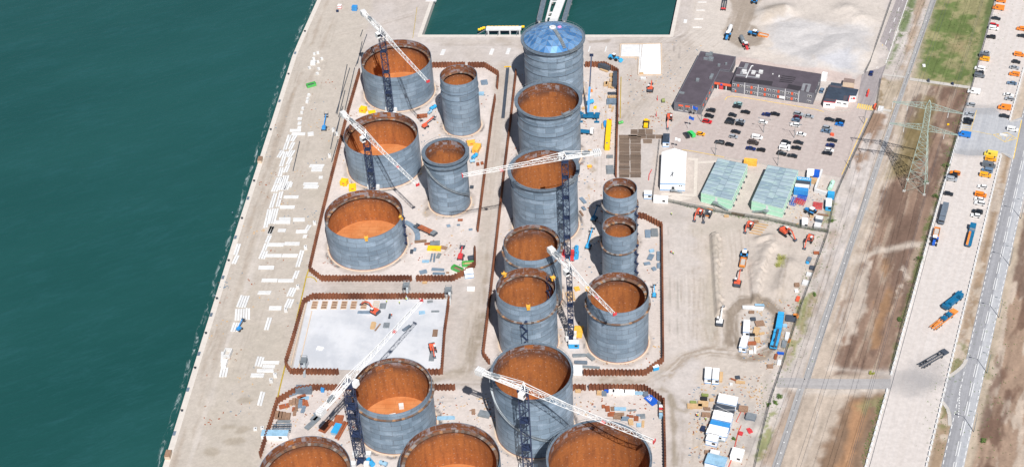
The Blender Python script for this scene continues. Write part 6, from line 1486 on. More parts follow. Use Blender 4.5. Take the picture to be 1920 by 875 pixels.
# weights (white boxes with dark hole)
wt = [(569 + 56, 244), (632, 251), (618, 292), (590, 418), (573, 464), (558.5, 537.5), (536, 581), (516, 703), (508.5, 713), (478.5, 802), (491.5, 800)]
wl = ['northernmost weight near the parallel pipes', 'weight just below the northernmost one by the pipes', 'weight at the lower end of the parallel pipes', 'weight west of the clear tank', 'weight north of the lengthwise beams by the bund', 'weight level with the southern bund edge', 'weight beside the slab bund corner', 'weight right of a pair below the crosswise stack', 'weight left of a pair below the crosswise stack', 'low weight left of the southernmost pair', 'low weight right of the southernmost pair']
for (x, y), l_ in zip(wt, wl):
    q = g2(x, y, .8); hh = 1.7 if y < 790 else .8; t = thing('weight_block', 'white concrete ' + l_, 'concrete block', (q[0], q[1], 0), R_(8), 'white weight blocks'); b = MB(); b.box(0, 0, 0, 1.35, 1.25, hh, 0, taper=.95); b.build('block', M['slabwhite'], t); b = MB(); b.box(.1, 0, hh, .5, .45, .08); b.build('lifting_eye', M['dkgrey'], t)
for i, (x, y) in enumerate([(589.5, 101), (596, 99), (588, 110), (596, 116), (603, 110), (580, 127), (597.5, 129), (595, 138), (579, 178), (577, 185), (576, 191), (568, 203), (566, 211)]):
    q = g2(x, y, .6); b = MB(); b.box(0, 0, 0, 1.3, 1.3, 1.1, 0, taper=.9); b.box(0, 0, 1.1, .4, .4, .12); o = b.build('concrete_block', M['slabwhite'], loc=(q[0], q[1], 0)); o.rotation_euler = (0, 0, R_(5 + i * 7))
    tag(o, 'small white block in the upper northern cluster' if i < 8 else 'small white block in the straggling lower northern group', 'concrete block', 'small blocks, upper cluster' if i < 8 else 'small blocks, lower cluster')
# open white box
q = g2(427, 662, .8); t = thing('open_box', 'open-topped white box at the head of three white beams', 'box', (q[0], q[1], 0), R_(-5)); b = MB()
for sx in (-1, 1): b.box(sx * 1.3, 0, 0, .3, 4.0, 1.8); b.box(0, sx * 1.85, 0, 2.3, .3, 1.8)
b.build('sides', M['slabwhite'], t); b = MB(); b.box(0, 0, 0, 2.3, 3.4, .3); b.build('bottom', M['concrete'], t)
cabin(421, 681, 1.9, 3.6, 1.7, R_(-3), 'white box directly below the open-topped box', trim=None, win=False)
# pipes lying parallel
pl = [((688, 65), (667, 125)), ((679, 79), (670.5, 120)), ((656, 128), (630, 213)), ((651, 122), (632, 215)), ((647, 170), (635, 220)), ((665, 128), (645, 215)), ((641, 205), (631, 250)), ((628, 240), (620, 280)), ((634, 262), (622, 304)), ((643, 200), (628, 255)), ((562, 266), (549.5, 321)), ((680, 57), (676, 69))]
pn = ['longest dark pipe north of the northwest tank', 'shorter dark pipe beside the longest northern one', 'dark pipe in the parallel bundle, second from the bund wall', 'thin dark pipe in the parallel bundle, third from the bund', 'short dark pipe inside the parallel bundle', 'dark pipe closest to the bund wall beside the northwest tank', 'short dark pipe left of the weight blocks', 'lowest short dark pipe near the bottom weight',
      'dark pipe running down to the bottom weight', 'dark pipe running between the two upper weights', 'long black pipe alone beside the long beam stack', 'very short dark pipe at the top of the pipe field']
for (a, b_), l_ in zip(pl, pn):
    A, B = g2(*a), g2(*b_); b = MB(); b.tube([(0, 0, .2), ((B[0] - A[0]) * .5, (B[1] - A[1]) * .5 + .1, .2), (B[0] - A[0], B[1] - A[1], .2)], .2, 8); o = b.build('steel_pipe', M['dkgrey'], loc=(A[0], A[1], 0)); tag(o, l_, 'pipe', 'dark pipes along the quay')
# bollards and ladder plates on the coping
LQ = offs(QUAY, 1.1); yy = [846, 812, 770, 730, 690, 663, 625, 590, 560, 520, 489, 445, 410, 372, 340, 300, 244, 190, 140, 100, 60]
def on_quay(y): 
    for a, b_ in zip(QP0[:-1], QP0[1:]):
        if b_[1] <= y <= a[1]: return a[0] + (b_[0] - a[0]) * (a[1] - y) / (a[1] - b_[1])
QP0 = [(300, 889), (310, 858.7), (376.8, 642.5), (446.6, 420), (510.7, 222.5), (548, 105.6), (561, 75), (595, 0)]
for i, y in enumerate(yy):
    q = g2(on_quay(y) + 4.2, y)
    if i % 2 == 0:
        t = thing('bollard', f'dark mooring bollard on the quay edge, {ORD[i // 2 + 1]} from the bottom', 'bollard', (q[0], q[1], .12), 0, 'bollards along the quay edge'); b = MB(); b.cyl(0, 0, 0, .45, .12, 12); b.cyl(0, 0, .12, .26, .45, 12); b.build('post', M['dkgrey'], t); b = MB(); b.box(0, 0, .55, 1.0, .42, .2); b.build('horn', M['black'], t)
    else:
        t = thing('ladder_grate', f'grey-blue ladder grating on the quay edge, {ORD[i // 2 + 1]} from the bottom', 'grating', (q[0] - .3, q[1], .125), 0, 'ladder gratings along the quay edge'); b = MB(); b.box(0, 0, 0, 1.1, 2.2, .05); b.build('plate', M['greyplate'], t); b = MB(); [b.box(0, -1 + k * .4, .05, 1.0, .08, .05) for k in range(6)]; b.build('bars', M['dkgrey'], t)
for i, (x, y, l_) in enumerate([(488, 300, 'upper brown box on the quay coping'), (315.5, 852, 'lower grey-brown box on the quay coping')]):
    q = g2(x, y, 1); cabin(x, y, 2.0, 3.4, 1.9, 0, l_, roof='brownwood', wall='cream', trim=None, win=False, name='quay_box', cat='box')

# ================================================================== BASIN JETTIES
def at_water(px, py, z=-1.0): return g2(px, py, z)
A, B = g2(911.5, 54, 0.6), g2(977.5, 53, .6); t = thing('mooring_pontoon', 'white mooring platform on piles with a row of yellow floats', 'jetty', (A[0], A[1], 0)); L_ = B[0] - A[0]
b = MB(); b.box(L_ / 2, 0, .3, L_, 3.6, .6); b.build('deck', M['offwhite'], t)
for u in (.06, .38, .68, .95): b = MB(); b.cyl(L_ * u, -1.4, -9, .45, 9.3, 10); b.build('pile', M['offwhite'], t)
for k, u in enumerate([-.19, -.13, -.07, .06, .16, .27, .37, .47, .57, .67, .77, .87, 1.04]):
    b = MB(); x = L_ * u; y = 2.2 if u > 0 else 2.2 + (u + .02) * 14; b.tube([(x - .75, y, .2), (x + .75, y, .2)], .62, 10); b.build('float', M['yellow'], t)
b = MB(); b.beam((-.5, -1, .4), (-4.5, -5.4, .2), .4, .2); b.beam((L_ * .04, -1.5, .3), (0, -6.4, .2), .3); b.beam((L_ * .37, -1.5, .3), (L_ * .35, -6.4, .2), .3); b.beam((L_ * .9, -1.5, .3), (L_ * .88, -6.4, .2), .3); b.build('gangway', M['galv'], t)
def pier(pxa, pxb, wd, label, m_, z=.8, rails=True, cross=False):
    A = Vector(g2(*pxa, z)); B = Vector(g2(*pxb, z)); t = thing('jetty', label, 'jetty', (A.x, A.y, 0)); D = B - A; L_ = D.length; d = D.normalized(); nn = Vector((d.y, -d.x))
    B2 = D * 2.2; b = MB(); b.beam((0, 0, z - .4), (B2.x, B2.y, z - .4), wd, .8); b.build('deck', M[m_], t)
    if rails:
        b = MB()
        for s_ in (-1, 1): o_ = nn * s_ * wd * .46; b.beam((o_.x, o_.y, z + .35), (B2.x + o_.x, B2.y + o_.y, z + .35), .25, .7)
        b.build('side_beam', M['galv'], t)
    for k in range(5): p_ = B2 * (k / 4); b = MB(); b.cyl(p_.x, p_.y, -10, .6, 10.3, 8); b.build('pile', M['concrete'], t)
    return t
pier((1011, 38), (1020, 0), 2.6, 'grey pipe trough jetty, westmost of three running into the basin', 'ringgrey')
pier((1037, 40), (1052, 0), 4.2, 'wide pale concrete jetty behind the dome, middle of three', 'slabwhite', rails=False)
pier((1024, 38), (1034, 0), 1.0, 'slim pale side beam with cross bars left of the middle jetty', 'slabwhite', rails=False)
t = pier((1058, 38), (1069, 0), 2.4, 'grey rock-edged jetty, eastmost of three running into the basin', 'ringgrey')
for k, y in enumerate((32, 24, 3)):
    A = g2(1026 + (38 - y) * .26, y, .8); plate(1030 + (38 - y) * .3, y, 3.4, .9, .4, 0, 'slabwhite', 'cross_beam', ['nearest', 'middle', 'farthest'][k] + ' pale cross bar linking the slim beam and wide jetty', 'beam', z=.6)

# ================================================================== STREET FURNITURE
def lamp(px, py, h, label, arm, group, double=False):
    q = g2(px, py); t = thing('street_lamp', label, 'street lamp', (q[0], q[1], .1), 0, group)
    b = MB(); b.cyl(0, 0, 0, .16, h, 8, .09); b.build('pole', M['galv'], t)
    for s_ in ((1, -1) if double else (1,)):
        ax, ay = math.cos(arm) * s_ * 2.2, math.sin(arm) * s_ * 2.2; b = MB(); b.tube([(0, 0, h - .1), (ax * .5, ay * .5, h + .35), (ax, ay, h + .4)], .07, 6); b.build('arm', M['galv'], t)
        b = MB(); b.box(ax * 1.15, ay * 1.15, h + .3, 1.0, .36, .16, arm); b.build('lamp_head', M['galv'], t)
for i, (x, y) in enumerate([(1914, 410), (1893, 498), (1873, 595), (1850.5, 699), (1825.5, 809)]): lamp(x, y, 9.5, f'grey street lamp on the east verge of the main road, {ORD[i + 1]} from the top', R_(162), 'street lamps along the main road')
for (x, y), l_ in zip([(1431.5, 249), (1489, 259), (1620, 232.7), (1593.7, 315.6), (1341, 291.8), (1458, 310.6), (1314.7, 229)], ['between the first and second car columns', 'between the second and third car columns', 'on the east kerb near the yellow crossing', 'at the southeast corner of the car park', 'on the south kerb near the tent', 'south of the third car column', 'beside the red car near the office wing']):
    lamp(x, y, 7.5, 'slim grey car park lamp ' + l_, R_(-17), 'lamps in the car park', l_.startswith('between'))
for (x, y, c_, l_) in [(1290.5, 242, 'deepblue', 'flagpole with blue flag on the forecourt, nearer one'), (1297.5, 223, 'deepblue', 'flagpole with blue flag by the red-hooded windows'), (1265, 282, 'white', 'flagpole with white and blue flag behind the tent')]:
    q = g2(x, y); t = thing('flagpole', l_, 'flagpole', (q[0], q[1], 0)); b = MB(); b.cyl(0, 0, 0, .08, 7.5, 6); b.build('pole', M['offwhite'], t); b = MB(); v = []
    for k in range(7):
        for z in (5.6, 7.3): v.append((.1 + k * .4, math.sin(k * 1.1) * .25, z - k * .12))
    b.add(v, [(2 * k, 2 * k + 2, 2 * k + 3, 2 * k + 1) for k in range(6)]); b.build('flag', M[c_], t)
# fences
n = NT('wire_mesh'); n.out((0.06, 0.08, 0.06), .7); n.put(n.b.inputs['Alpha'], .5); M['mesh'] = n.m
def fence(pxs, label, h=2.0, m_='mesh', pitch=3.0):
    pts = [Vector(g2(*p)) for p in pxs]; o = pts[0]; t = thing('mesh_fence', label, 'fence', (o.x, o.y, 0)); b = MB(); pb = MB(); 
    for a, q in zip(pts[:-1], pts[1:]):
        a = a - o; q = q - o; L_ = (q - a).length; k = max(1, int(L_ / pitch)); d = (q - a) / k
        b.add([(a.x, a.y, .1), (q.x, q.y, .1), (q.x, q.y, h), (a.x, a.y, h)], [(0, 1, 2, 3)])
        for i in range(k + 1): p_ = a + d * i; pb.box(p_.x, p_.y, 0, .09, .09, h + .1)
        pb.beam((a.x, a.y, h), (q.x, q.y, h), .06)
    b.build('wire_panel', M[m_], t); pb.build('frame', M['dkgrey'], t); return t
fence([(1553, 437), (1530, 500), (1500, 580), (1466, 690), (1447, 745), (1430, 810), (1415, 880)], 'dark mesh fence along the east side of the excavation yard')
fence([(1222, 372), (1290, 388), (1380, 405), (1440, 414), (1500, 428), (1553, 437)], 'mesh fence between the modular buildings and the excavation yard')
fence([(1237, 265), (1231, 320), (1224, 374)], 'mesh fence with weeds west of the white tent')
fence([(1676, -10), (1652, 60), (1632, 118), (1622, 138)], 'mesh fence between the sand yard and the entrance road')
fence([(1652, 150), (1644, 200), (1582, 334), (1566, 370), (1553, 435)], 'mesh fence on the east kerb of the car park')
fence([(1869, -10), (1846, 80), (1823, 162), (1803, 220), (1749, 410), (1690, 615), (1669, 698)], 'thin wire fence along the west side of the gravel strip', 1.4)
# concrete barrier blocks
def blocks(A, B, label, group, n_gap=2.75):
    A = Vector(g2(*A)); B = Vector(g2(*B)); L_ = (B - A).length; k = int(L_ / n_gap); d = (B - A) / k; a = math.atan2(d.y, d.x)
    if 'blk' not in proto:
        b = MB(); b.profile([(-.45, 0), (.45, 0), (.3, .3), (.22, .75), (-.22, .75), (-.3, .3)], -.92, .92); proto['blk'] = b.mesh('barrier_block', M['slabwhite'])
    for i in range(k + 1):
        o = bpy.data.objects.new('barrier_block', proto['blk']); COL.objects.link(o); p_ = A + d * i; o.location = (p_.x, p_.y, .1); o.rotation_euler = (0, 0, a - math.pi / 2 + random.uniform(-.06, .06)); tag(o, label, 'barrier block', group)
blocks((1806, 222), (1751, 412), 'white barrier block on the west edge of the gravel strip, above the access road', 'west barrier row, upper'); blocks((1750, 415), (1671, 700), 'white barrier block on the west edge of the gravel strip, above the access road', 'west barrier row, upper')
blocks((1662.5, 733), (1622, 876), 'white barrier block on the west edge of the gravel strip, below the access road', 'west barrier row, lower')
blocks((1919, 130), (1893, 225), 'white barrier block on the east edge of the strip, above the junction', 'east barrier row, upper')
blocks((1876, 295), (1737, 872), 'white barrier block on the east edge of the strip, below the junction', 'east barrier row, lower')

# ================================================================== MACHINES
def excavator(px, py, bpx, bpy_, label, m_='orangered', s=1.0, m2='dkgrey', reach=None):
    q = Vector(g2(px, py, 1.2)); e = Vector(g2(bpx, bpy_, .5)) - q; a = math.atan2(e.y, e.x); Lr_ = reach or max(4.5, min(9.5, e.length)); t = thing('excavator', label, 'excavator', (q.x, q.y, 0), a)
    for sy in (-1, 1):
        b = MB(); b.profile([(-2.0, .25), (-1.6, 0), (1.6, 0), (2.0, .25), (2.0, .6), (1.6, .85), (-1.6, .85), (-2.0, .6)], sy * 1.15 - .28, sy * 1.15 + .28); b.build('track', M['black'], t)
    b = MB(); b.cyl(0, 0, .6, .9, .4, 12); b.box(0, 0, .35, 2.0, 1.8, .35); b.build('undercarriage', M[m2], t)
    b = MB(); b.box(-.5, .15, 1.0, 3.0, 2.5, .85, 0, taper=.96); b.box(-1.0, -.5, 1.85, 1.8, 1.1, .25); b.build('body', M[m_], t)
    b = MB(); b.profile([(-2.5, 1.0), (-1.9, 1.0), (-1.9, 2.0), (-2.4, 1.95)], -1.2, 1.3); b.build('counterweight', M[m2], t)
    b = MB(); b.box(.45, .85, 1.4, 1.5, .95, 1.35, 0, taper=.88); c_ = b.build('cab', M['glass'], t); b = MB(); b.box(.45, .85, 2.74, 1.35, .9, .1); b.build('cab_roof', M['offwhite'], c_)
    k = Lr_ / 7.0; b = MB(); p0, p1, p2, p3 = Vector((.8, -.25, 1.6)), Vector((2.4 * k, -.25, 3.9)), Vector((4.6 * k, -.25, 3.6)), Vector((Lr_, -.25, .9))
    b.beam(p0, p1, .42, .55); b.beam(p1, p2, .38, .5); o = b.build('boom', M[m_], t); b = MB(); b.beam(p2, p3, .32, .4); b.build('stick', M[m_], t)
    b = MB(); b.beam(Vector((1.0, -.25, 1.3)), (p0 + p1) / 2 + Vector((.3, 0, .1)), .14); b.build('hydraulic_ram', M['galv'], t); b = MB(); b.beam((p1 + p2) / 2 + Vector((0, 0, .4)), p2 + Vector((.5, 0, .3)), .13); b.build('hydraulic_ram', M['galv'], t)
    b = MB(); b.profile([(Lr_ - .5, .9), (Lr_ - .3, .2), (Lr_ + .4, .05), (Lr_ + .7, .5), (Lr_ + .3, 1.05)], -.85, .35); b.build('bucket', M['dkgrey'], t); t.scale = (s, s, s); return t
excavator(1310.5, 398, 1303, 414, 'orange excavator by the fence below the western mint building'); excavator(1327.5, 400, 1320, 417, 'black and ochre excavator beside an orange one', 'amberm') if 'amberm' in M else excavator(1327.5, 400, 1320, 417, 'dark excavator beside the orange one below the mint building', 'dkgrey', m2='orange')
excavator(1405, 422, 1398, 436, 'orange excavator left of the stacked timber frames'); excavator(1472, 434, 1489, 448, 'largest orange excavator reaching down-right by the fence', s=1.15)
excavator(1518, 447, 1509.5, 466, 'orange excavator at the northeast corner of the excavation yard'); excavator(1383, 529, 1389, 506, 'orange excavator between the two sand ridges')
excavator(1350, 602, 1356.5, 565, 'white excavator with raised long white arm', 'white', reach=9.5); excavator(1219.5, 166, 1222.5, 153, 'small orange excavator alone on the north plaza', reach=5)
excavator(1255, 220, 1252.8, 241, 'dark and orange excavator in front of the office wing', 'orangered', m2='black'); excavator(702, 582, 677, 571, 'orange crawler boom machine on the north side of the slab', reach=7.5)
excavator(811, 652, 813, 660, 'orange digger at the east edge of the slab', reach=4.6)
def tractor(px, py, ang, m_, label, s=1.0):
    q = g2(px, py, 1.2); t = thing('tractor', label, 'tractor', (q[0], q[1], 0), ang)
    for sx, r in ((-1.0, .85), (1.5, .6)):
        wm = wheel_mesh(r, .5).mesh('wheel', M['black'])
        for sy in (-1, 1): o = bpy.data.objects.new('wheel', wm); COL.objects.link(o); o.parent = t; o.location = (sx, sy * 1.0, r)
    b = MB(); b.profile([(-1.2, .8), (2.3, .7), (2.35, 1.5), (.4, 1.75), (-1.2, 1.6)], -.45, .45); b.build('bonnet', M[m_], t)
    b = MB(); b.box(-.55, 0, 1.4, 1.5, 1.5, 1.25, 0, taper=.9); c_ = b.build('cab', M['glass'], t); b = MB(); b.box(-.55, 0, 2.62, 1.55, 1.5, .18); b.build('cab_roof', M['white' if m_ != 'red' else 'offwhite'], c_)
    b = MB(); [b.box(-1.0, sy * 1.0, 1.6, 1.3, .55, .12) for sy in (-1, 1)]; b.build('mudguard', M[m_], t); t.scale = (s, s, s)
def tanker(px, py, ang, label, m_='offwhite', L=5.5):
    q = g2(px, py, 1.8); t = thing('tank_trailer', label, 'tank trailer', (q[0], q[1], 0), ang); b = MB(); b.tube([(-L / 2, 0, 1.9), (-L / 2 + .4, 0, 1.9), (L / 2 - .4, 0, 1.9), (L / 2, 0, 1.9)], 1.05, 14); b.build('barrel', M[m_], t, True)
    b = MB(); b.box(0, 0, .8, L * .9, .9, .3); b.beam((L / 2 - .3, 0, .8), (L / 2 + 1.4, 0, .7), .2); b.build('chassis', M['dkgrey'], t); wm = wheel_mesh(.62, .5).mesh('wheel', M['black'])
    for sx in (-1.2, .2):
        for sy in (-1, 1): o = bpy.data.objects.new('wheel', wm); COL.objects.link(o); o.parent = t; o.location = (sx, sy * 1.05, .62)
def tipper(px, py, ang, label, m_='orange', L=5.0, W=2.3, fill='gravelstrip'):
    q = g2(px, py, 1.2); t = thing('tipper_trailer', label, 'trailer', (q[0], q[1], 0), ang); b = MB()
    for sy in (-1, 1): b.box(0, sy * W / 2, .9, L, .12, 1.1)
    for sx in (-1, 1): b.box(sx * L / 2, 0, .9, .12, W, 1.1)
    b.box(0, 0, .8, L, W, .15); b.build('tub', M[m_], t); b = MB(); b.box(0, 0, 1.2, L - .2, W - .2, .35, 0, taper=.8); b.build('load', M['concrete'], t); b = MB(); b.beam((L / 2, 0, .8), (L / 2 + 1.3, 0, .7), .2); b.box(0, 0, .6, L * .8, .8, .2); b.build('drawbar', M['dkgrey'], t)
    wm = wheel_mesh(.55, .45).mesh('wheel', M['black'])
    for sx in (-1.1, .3):
        for sy in (-1, 1): o = bpy.data.objects.new('wheel', wm); COL.objects.link(o); o.parent = t; o.location = (sx, sy * (W / 2 - .1), .55)
def dirang(a, b): A = Vector(g2(*a)); B = Vector(g2(*b)); return math.atan2(B.y - A.y, B.x - A.x)
tractor(1364, 68, dirang((1369, 54), (1362, 72)), 'blue', 'blue tractor pulling a pale tank on the wet track', 1.2); tanker(1368.5, 54, dirang((1369, 54), (1364, 68)), 'pale grey tank trailer behind the blue tractor')
tractor(1399, 88, dirang((1392, 72), (1400, 90)), 'red', 'red tractor pulling a silver tank on the wet track', 1.2); tanker(1392, 74, dirang((1392, 72), (1399, 88)), 'silver tank trailer behind the red tractor', 'galv')
tractor(1413, 63, dirang((1431, 67), (1411, 61)), 'blue', 'blue tractor pulling an orange tipper at the sand heap', 1.2); tipper(1431, 67, dirang((1431, 67), (1413, 63)), 'orange tipper trailer at the sand heap')
tractor(1752, 451, dirang((1756, 434), (1751, 453)), 'deepblue', 'blue tractor on the west side of the gravel strip', 1.15); tipper(1756, 435, dirang((1756, 434), (1752, 450)), 'orange tipper trailer on the west side of the gravel strip')
tractor(1396, 476, dirang((1393, 490), (1396, 474)), 'blue', 'blue tractor hauling earth in the excavation yard', 1.2); tipper(1393, 492, dirang((1393, 492), (1396, 478)), 'orange tipper trailer loaded with earth in the excavation yard')
tractor(1520, 396, dirang((1528, 400), (1514, 393)), 'blue', 'blue tractor parked north of the small white cabins', 1.2); tractor(1415, 1.5, R_(80), 'blue', 'blue tractor at the top edge on the wet track', 1.2)
# wheel loaders
def loader(px, py, ang, m_, label, m2='white', s=1.0):
    q = g2(px, py, 1.2); t = thing('wheel_loader', label, 'wheel loader', (q[0], q[1], 0), ang); wm = wheel_mesh(.75, .55).mesh('wheel', M['black'])
    for sx in (-1.4, 1.4):
        for sy in (-1, 1): o = bpy.data.objects.new('wheel', wm); COL.objects.link(o); o.parent = t; o.location = (sx, sy * 1.0, .75)
    b = MB(); b.box(-1.5, 0, .9, 2.4, 1.8, 1.1, 0, taper=.92); b.box(1.0, 0, .8, 1.8, 1.2, .8); b.build('body', M[m_], t); b = MB(); b.box(0, 0, 1.6, 1.3, 1.4, 1.5, 0, taper=.9); c_ = b.build('cab', M['glass'], t); b = MB(); b.box(0, 0, 3.08, 1.35, 1.4, .14); b.build('cab_roof', M[m2], c_)
    b = MB(); [b.beam((1.4, sy * .6, 1.6), (3.2, sy * .6, .8), .22, .3) for sy in (-1, 1)]; b.build('lift_arm', M[m_], t); b = MB(); b.profile([(3.0, .1), (4.3, .05), (4.3, .2), (3.3, .9), (3.0, 1.1)], -1.35, 1.35); b.build('bucket', M[m_], t); t.scale = (s, s, s)
loader(1151.5, 108, R_(-25), 'skyblue', 'white and blue wheel loader north of the domed tank bund', s=1.05); loader(1211.5, 232, R_(85), 'yellow', 'yellow wheel loader near the timber mats', 'yellow', s=1.1)
# telehandlers and boom lifts
def boomlift(px, py, tpx, tpy, m_, label, s=1.0, h=3.0):
    q = Vector(g2(px, py, .6)); e = Vector(g2(tpx, tpy, h)) - q; a = math.atan2(e.y, e.x); L_ = max(3.0, e.length / s); t = thing('boom_lift', label, 'boom lift', (q.x, q.y, 0), a); wm = wheel_mesh(.45, .35).mesh('wheel', M['black'])
    for sx in (-.9, .9):
        for sy in (-1, 1): o = bpy.data.objects.new('wheel', wm); COL.objects.link(o); o.parent = t; o.location = (sx, sy * .9, .45)
    b = MB(); b.box(0, 0, .5, 2.6, 1.9, .5, 0, taper=.9); b.build('chassis', M['dkgrey'], t); b = MB(); b.box(-.4, 0, 1.0, 2.2, 1.6, .9, 0, taper=.85); b.build('turret', M[m_], t)
    b = MB(); b.beam((-1.0, 0, 1.7), (L_ * .85, 0, h - .1), .38, .42); b.beam((L_ * .6, 0, h * .75 + .1), (L_, 0, h), .26, .3); b.build('boom', M[m_], t); b = MB(); b.box(L_ + .5, 0, h - .4, 1.0, 1.7, .12); 
    for x, y in ((0, -.8), (0, .8), (1, -.8), (1, .8)): b.box(L_ + x, y, h - .4, .08, .08, 1.1)
    b.build('basket', M['dkgrey'], t); t.scale = (s, s, s)
boomlift(608, 241, 611.5, 216, 'blue', 'light blue boom lift alone on the quay apron', 1.15); boomlift(797.5, 237, 813, 220, 'orangered', 'orange boom lift between broad and slim northern tanks', 1.1)
boomlift(1103, 462, 1111, 430, 'skyblue', 'blue boom lift with raised arm by the nearer slim eastern tank', 1.1, 4.5); boomlift(1114, 410, 1121, 387, 'petrol', 'dark blue boom lift in the shadow of the farther slim tank', 1.1, 4)
boomlift(1226.5, 553, 1227, 533, 'skyblue', 'small blue lift with thin arm by the eastern bund', .9, 4); boomlift(864, 482, 867, 464, 'red', 'red telescopic lift on the sand near the green skips', 1.25, 2.6)
boomlift(791, 559, 800, 556, 'orange', 'tiny orange lift outside the slab wall', .7, 2.2) if False else None
boomlift(449, 616, 453, 598, 'blue', 'small white and blue crane rig by the beam bundles', .9, 4.0)
# trucks
def truck(px, py, ang, label, L=9.0, cab='blue', bed='blue', deck='flat', W=2.5, name='lorry', load=None):
    q = g2(px, py, 1.3); t = thing(name, label, 'lorry', (q[0], q[1], .1), ang); wm = wheel_mesh(.5, .4).mesh('wheel', M['black'])
    for sx in (-L * .36, -L * .24, L * .1, L * .36):
        for sy in (-1, 1): o = bpy.data.objects.new('wheel', wm); COL.objects.link(o); o.parent = t; o.location = (sx, sy * (W / 2 - .2), .5)
    b = MB(); b.box(0, 0, .6, L, W * .8, .35); b.build('chassis', M['dkgrey'], t)
    b = MB(); b.box(L * .39, 0, .8, L * .2, W, 2.0, 0, taper=.95); c_ = b.build('cab', M[cab], t); b = MB(); b.box(L * .487, 0, 1.7, .08, W * .85, .8); b.build('windscreen', M['glass'], c_)
    b = MB(); b.box(-L * .12, 0, .95, L * .74, W, .3)
    if deck == 'box': b.box(-L * .12, 0, 1.25, L * .72, W * .96, 1.7); [b.box(-L * .12 + (k - 3) * L * .1, 0, 2.95, .1, W * .9, .06) for k in range(7)]
    if deck == 'crane': b.box(-L * .1, -.1, 1.25, L * .3, W * .9, 1.2, 0, taper=.9); b.box(-L * .4, 0, 1.25, L * .16, W * .95, 1.0)
    b.build('deck', M[bed], t)
    if load:
        for (x, y, l_, w_, h_, m_) in load: b = MB(); b.box(x, y, 1.26, l_, w_, h_, 0, taper=.94); b.build('load', M[m_], t)
    return t
def mobile_crane(px, py, ang, label, m_='petrol', L=12.5, m2=None, up=None):
    t = truck(px, py, ang, label, L, m_, m_, 'crane', 2.8, 'mobile_crane'); t['category'] = 'mobile crane'
    for sx in (-L * .3, L * .2):
        b = MB(); b.box(sx, 0, .55, .4, 6.2, .25); [b.box(sx, sy * 3.1, 0, .9, .9, .2) for sy in (-1, 1)] if up else None
        if up: b.build('outrigger', M[m_], t)
    b = MB()
    if up: b.beam((-1, 0, 2.6), up[0], .9, 1.0); b.beam(up[0], up[1], .6, .7); b.beam(up[1], (Vector(up[1]) + (Vector(up[1]) - Vector(up[0])).normalized() * 1.2 + Vector((0, 0, .1))), 1.1, .9)
    else: b.beam((-L * .42, .3, 2.75), (L * .5, .3, 2.6), .75, .8); b.beam((L * .5, .3, 2.6), (L * .56, .3, 2.6), .5, .6)
    b.build('boom', M[m2 or m_], t); return t
# tall boom crane beside the second tall tank
q0 = Vector(g2(1101, 216, 1.3)); t = mobile_crane(1101, 216, R_(0), 'blue mobile crane with raised boom beside the tall tanks', 'petrol', 11, up=None) if False else None
tt = truck(1103, 217, R_(178), 'blue mobile crane with raised boom beside the tall tanks', 10.5, 'petrol', 'petrol', 'crane', 2.8, 'mobile_crane'); tt['category'] = 'mobile crane'
P0 = Vector((tt.location.x, tt.location.y, 3.0)); q1 = g2(1109, 104, 24); P2 = Vector((q1[0], q1[1], 24.0)); P1 = P0.lerp(P2, .45)
inv = Matrix.Rotation(-R_(178), 4, 'Z'); lc = lambda p: inv @ (p - Vector((tt.location.x, tt.location.y, .1)))
b = MB(); b.beam(lc(P0), lc(P1), .95, 1.0); b.build('boom', M['blue'], tt); b = MB(); b.beam(lc(P1), lc(P2), .6, .65); b.box(lc(P2).x, lc(P2).y, lc(P2).z - .4, 1.8, 1.0, 1.0); b.build('boom_extension', M['navy'], tt)
for sx in (-4.2, 3.6): b = MB(); b.box(sx, 0, .55, .4, 7.0, .25); b.box(sx, 3.4, 0, 2.4, 1.4, .25); b.box(sx, -3.4, 0, 2.4, 1.4, .25); b.build('outrigger', M['petrol'], tt)
truck(1099, 246, R_(-10), 'blue lorry with white cab south of the raised-boom crane', 7, 'white', 'petrol'); mobile_crane(1786, 564.5, dirang((1772, 575), (1800, 553)), 'petrol blue mobile crane parked slanting on the strip', 'petrol', 11)
truck(1820, 441, dirang((1815, 465), (1827, 418)), 'long blue lorry carrying an orange boom on the strip', 14, 'petrol', 'petrol', load=[(-2.5, .5, 8.5, .9, 1.0, 'orange'), (4.2, 0, 1.6, 2.2, .7, 'galv')])
truck(1769, 401, dirang((1774, 384), (1765, 418)), 'long grey tanker lorry by the west barrier blocks', 13, 'grey', 'grey', 'box')
truck(1462, 604, dirang((1459, 622), (1465, 588)), 'bright blue lorry at the yard fence, northern of two nose to tail', 9.5, 'skyblue', 'skyblue', 'box'); mobile_crane(1454, 636, dirang((1458, 622), (1451, 650)), 'bright blue crane lorry at the yard fence, southern of two', 'skyblue', 10, 'dkgrey')
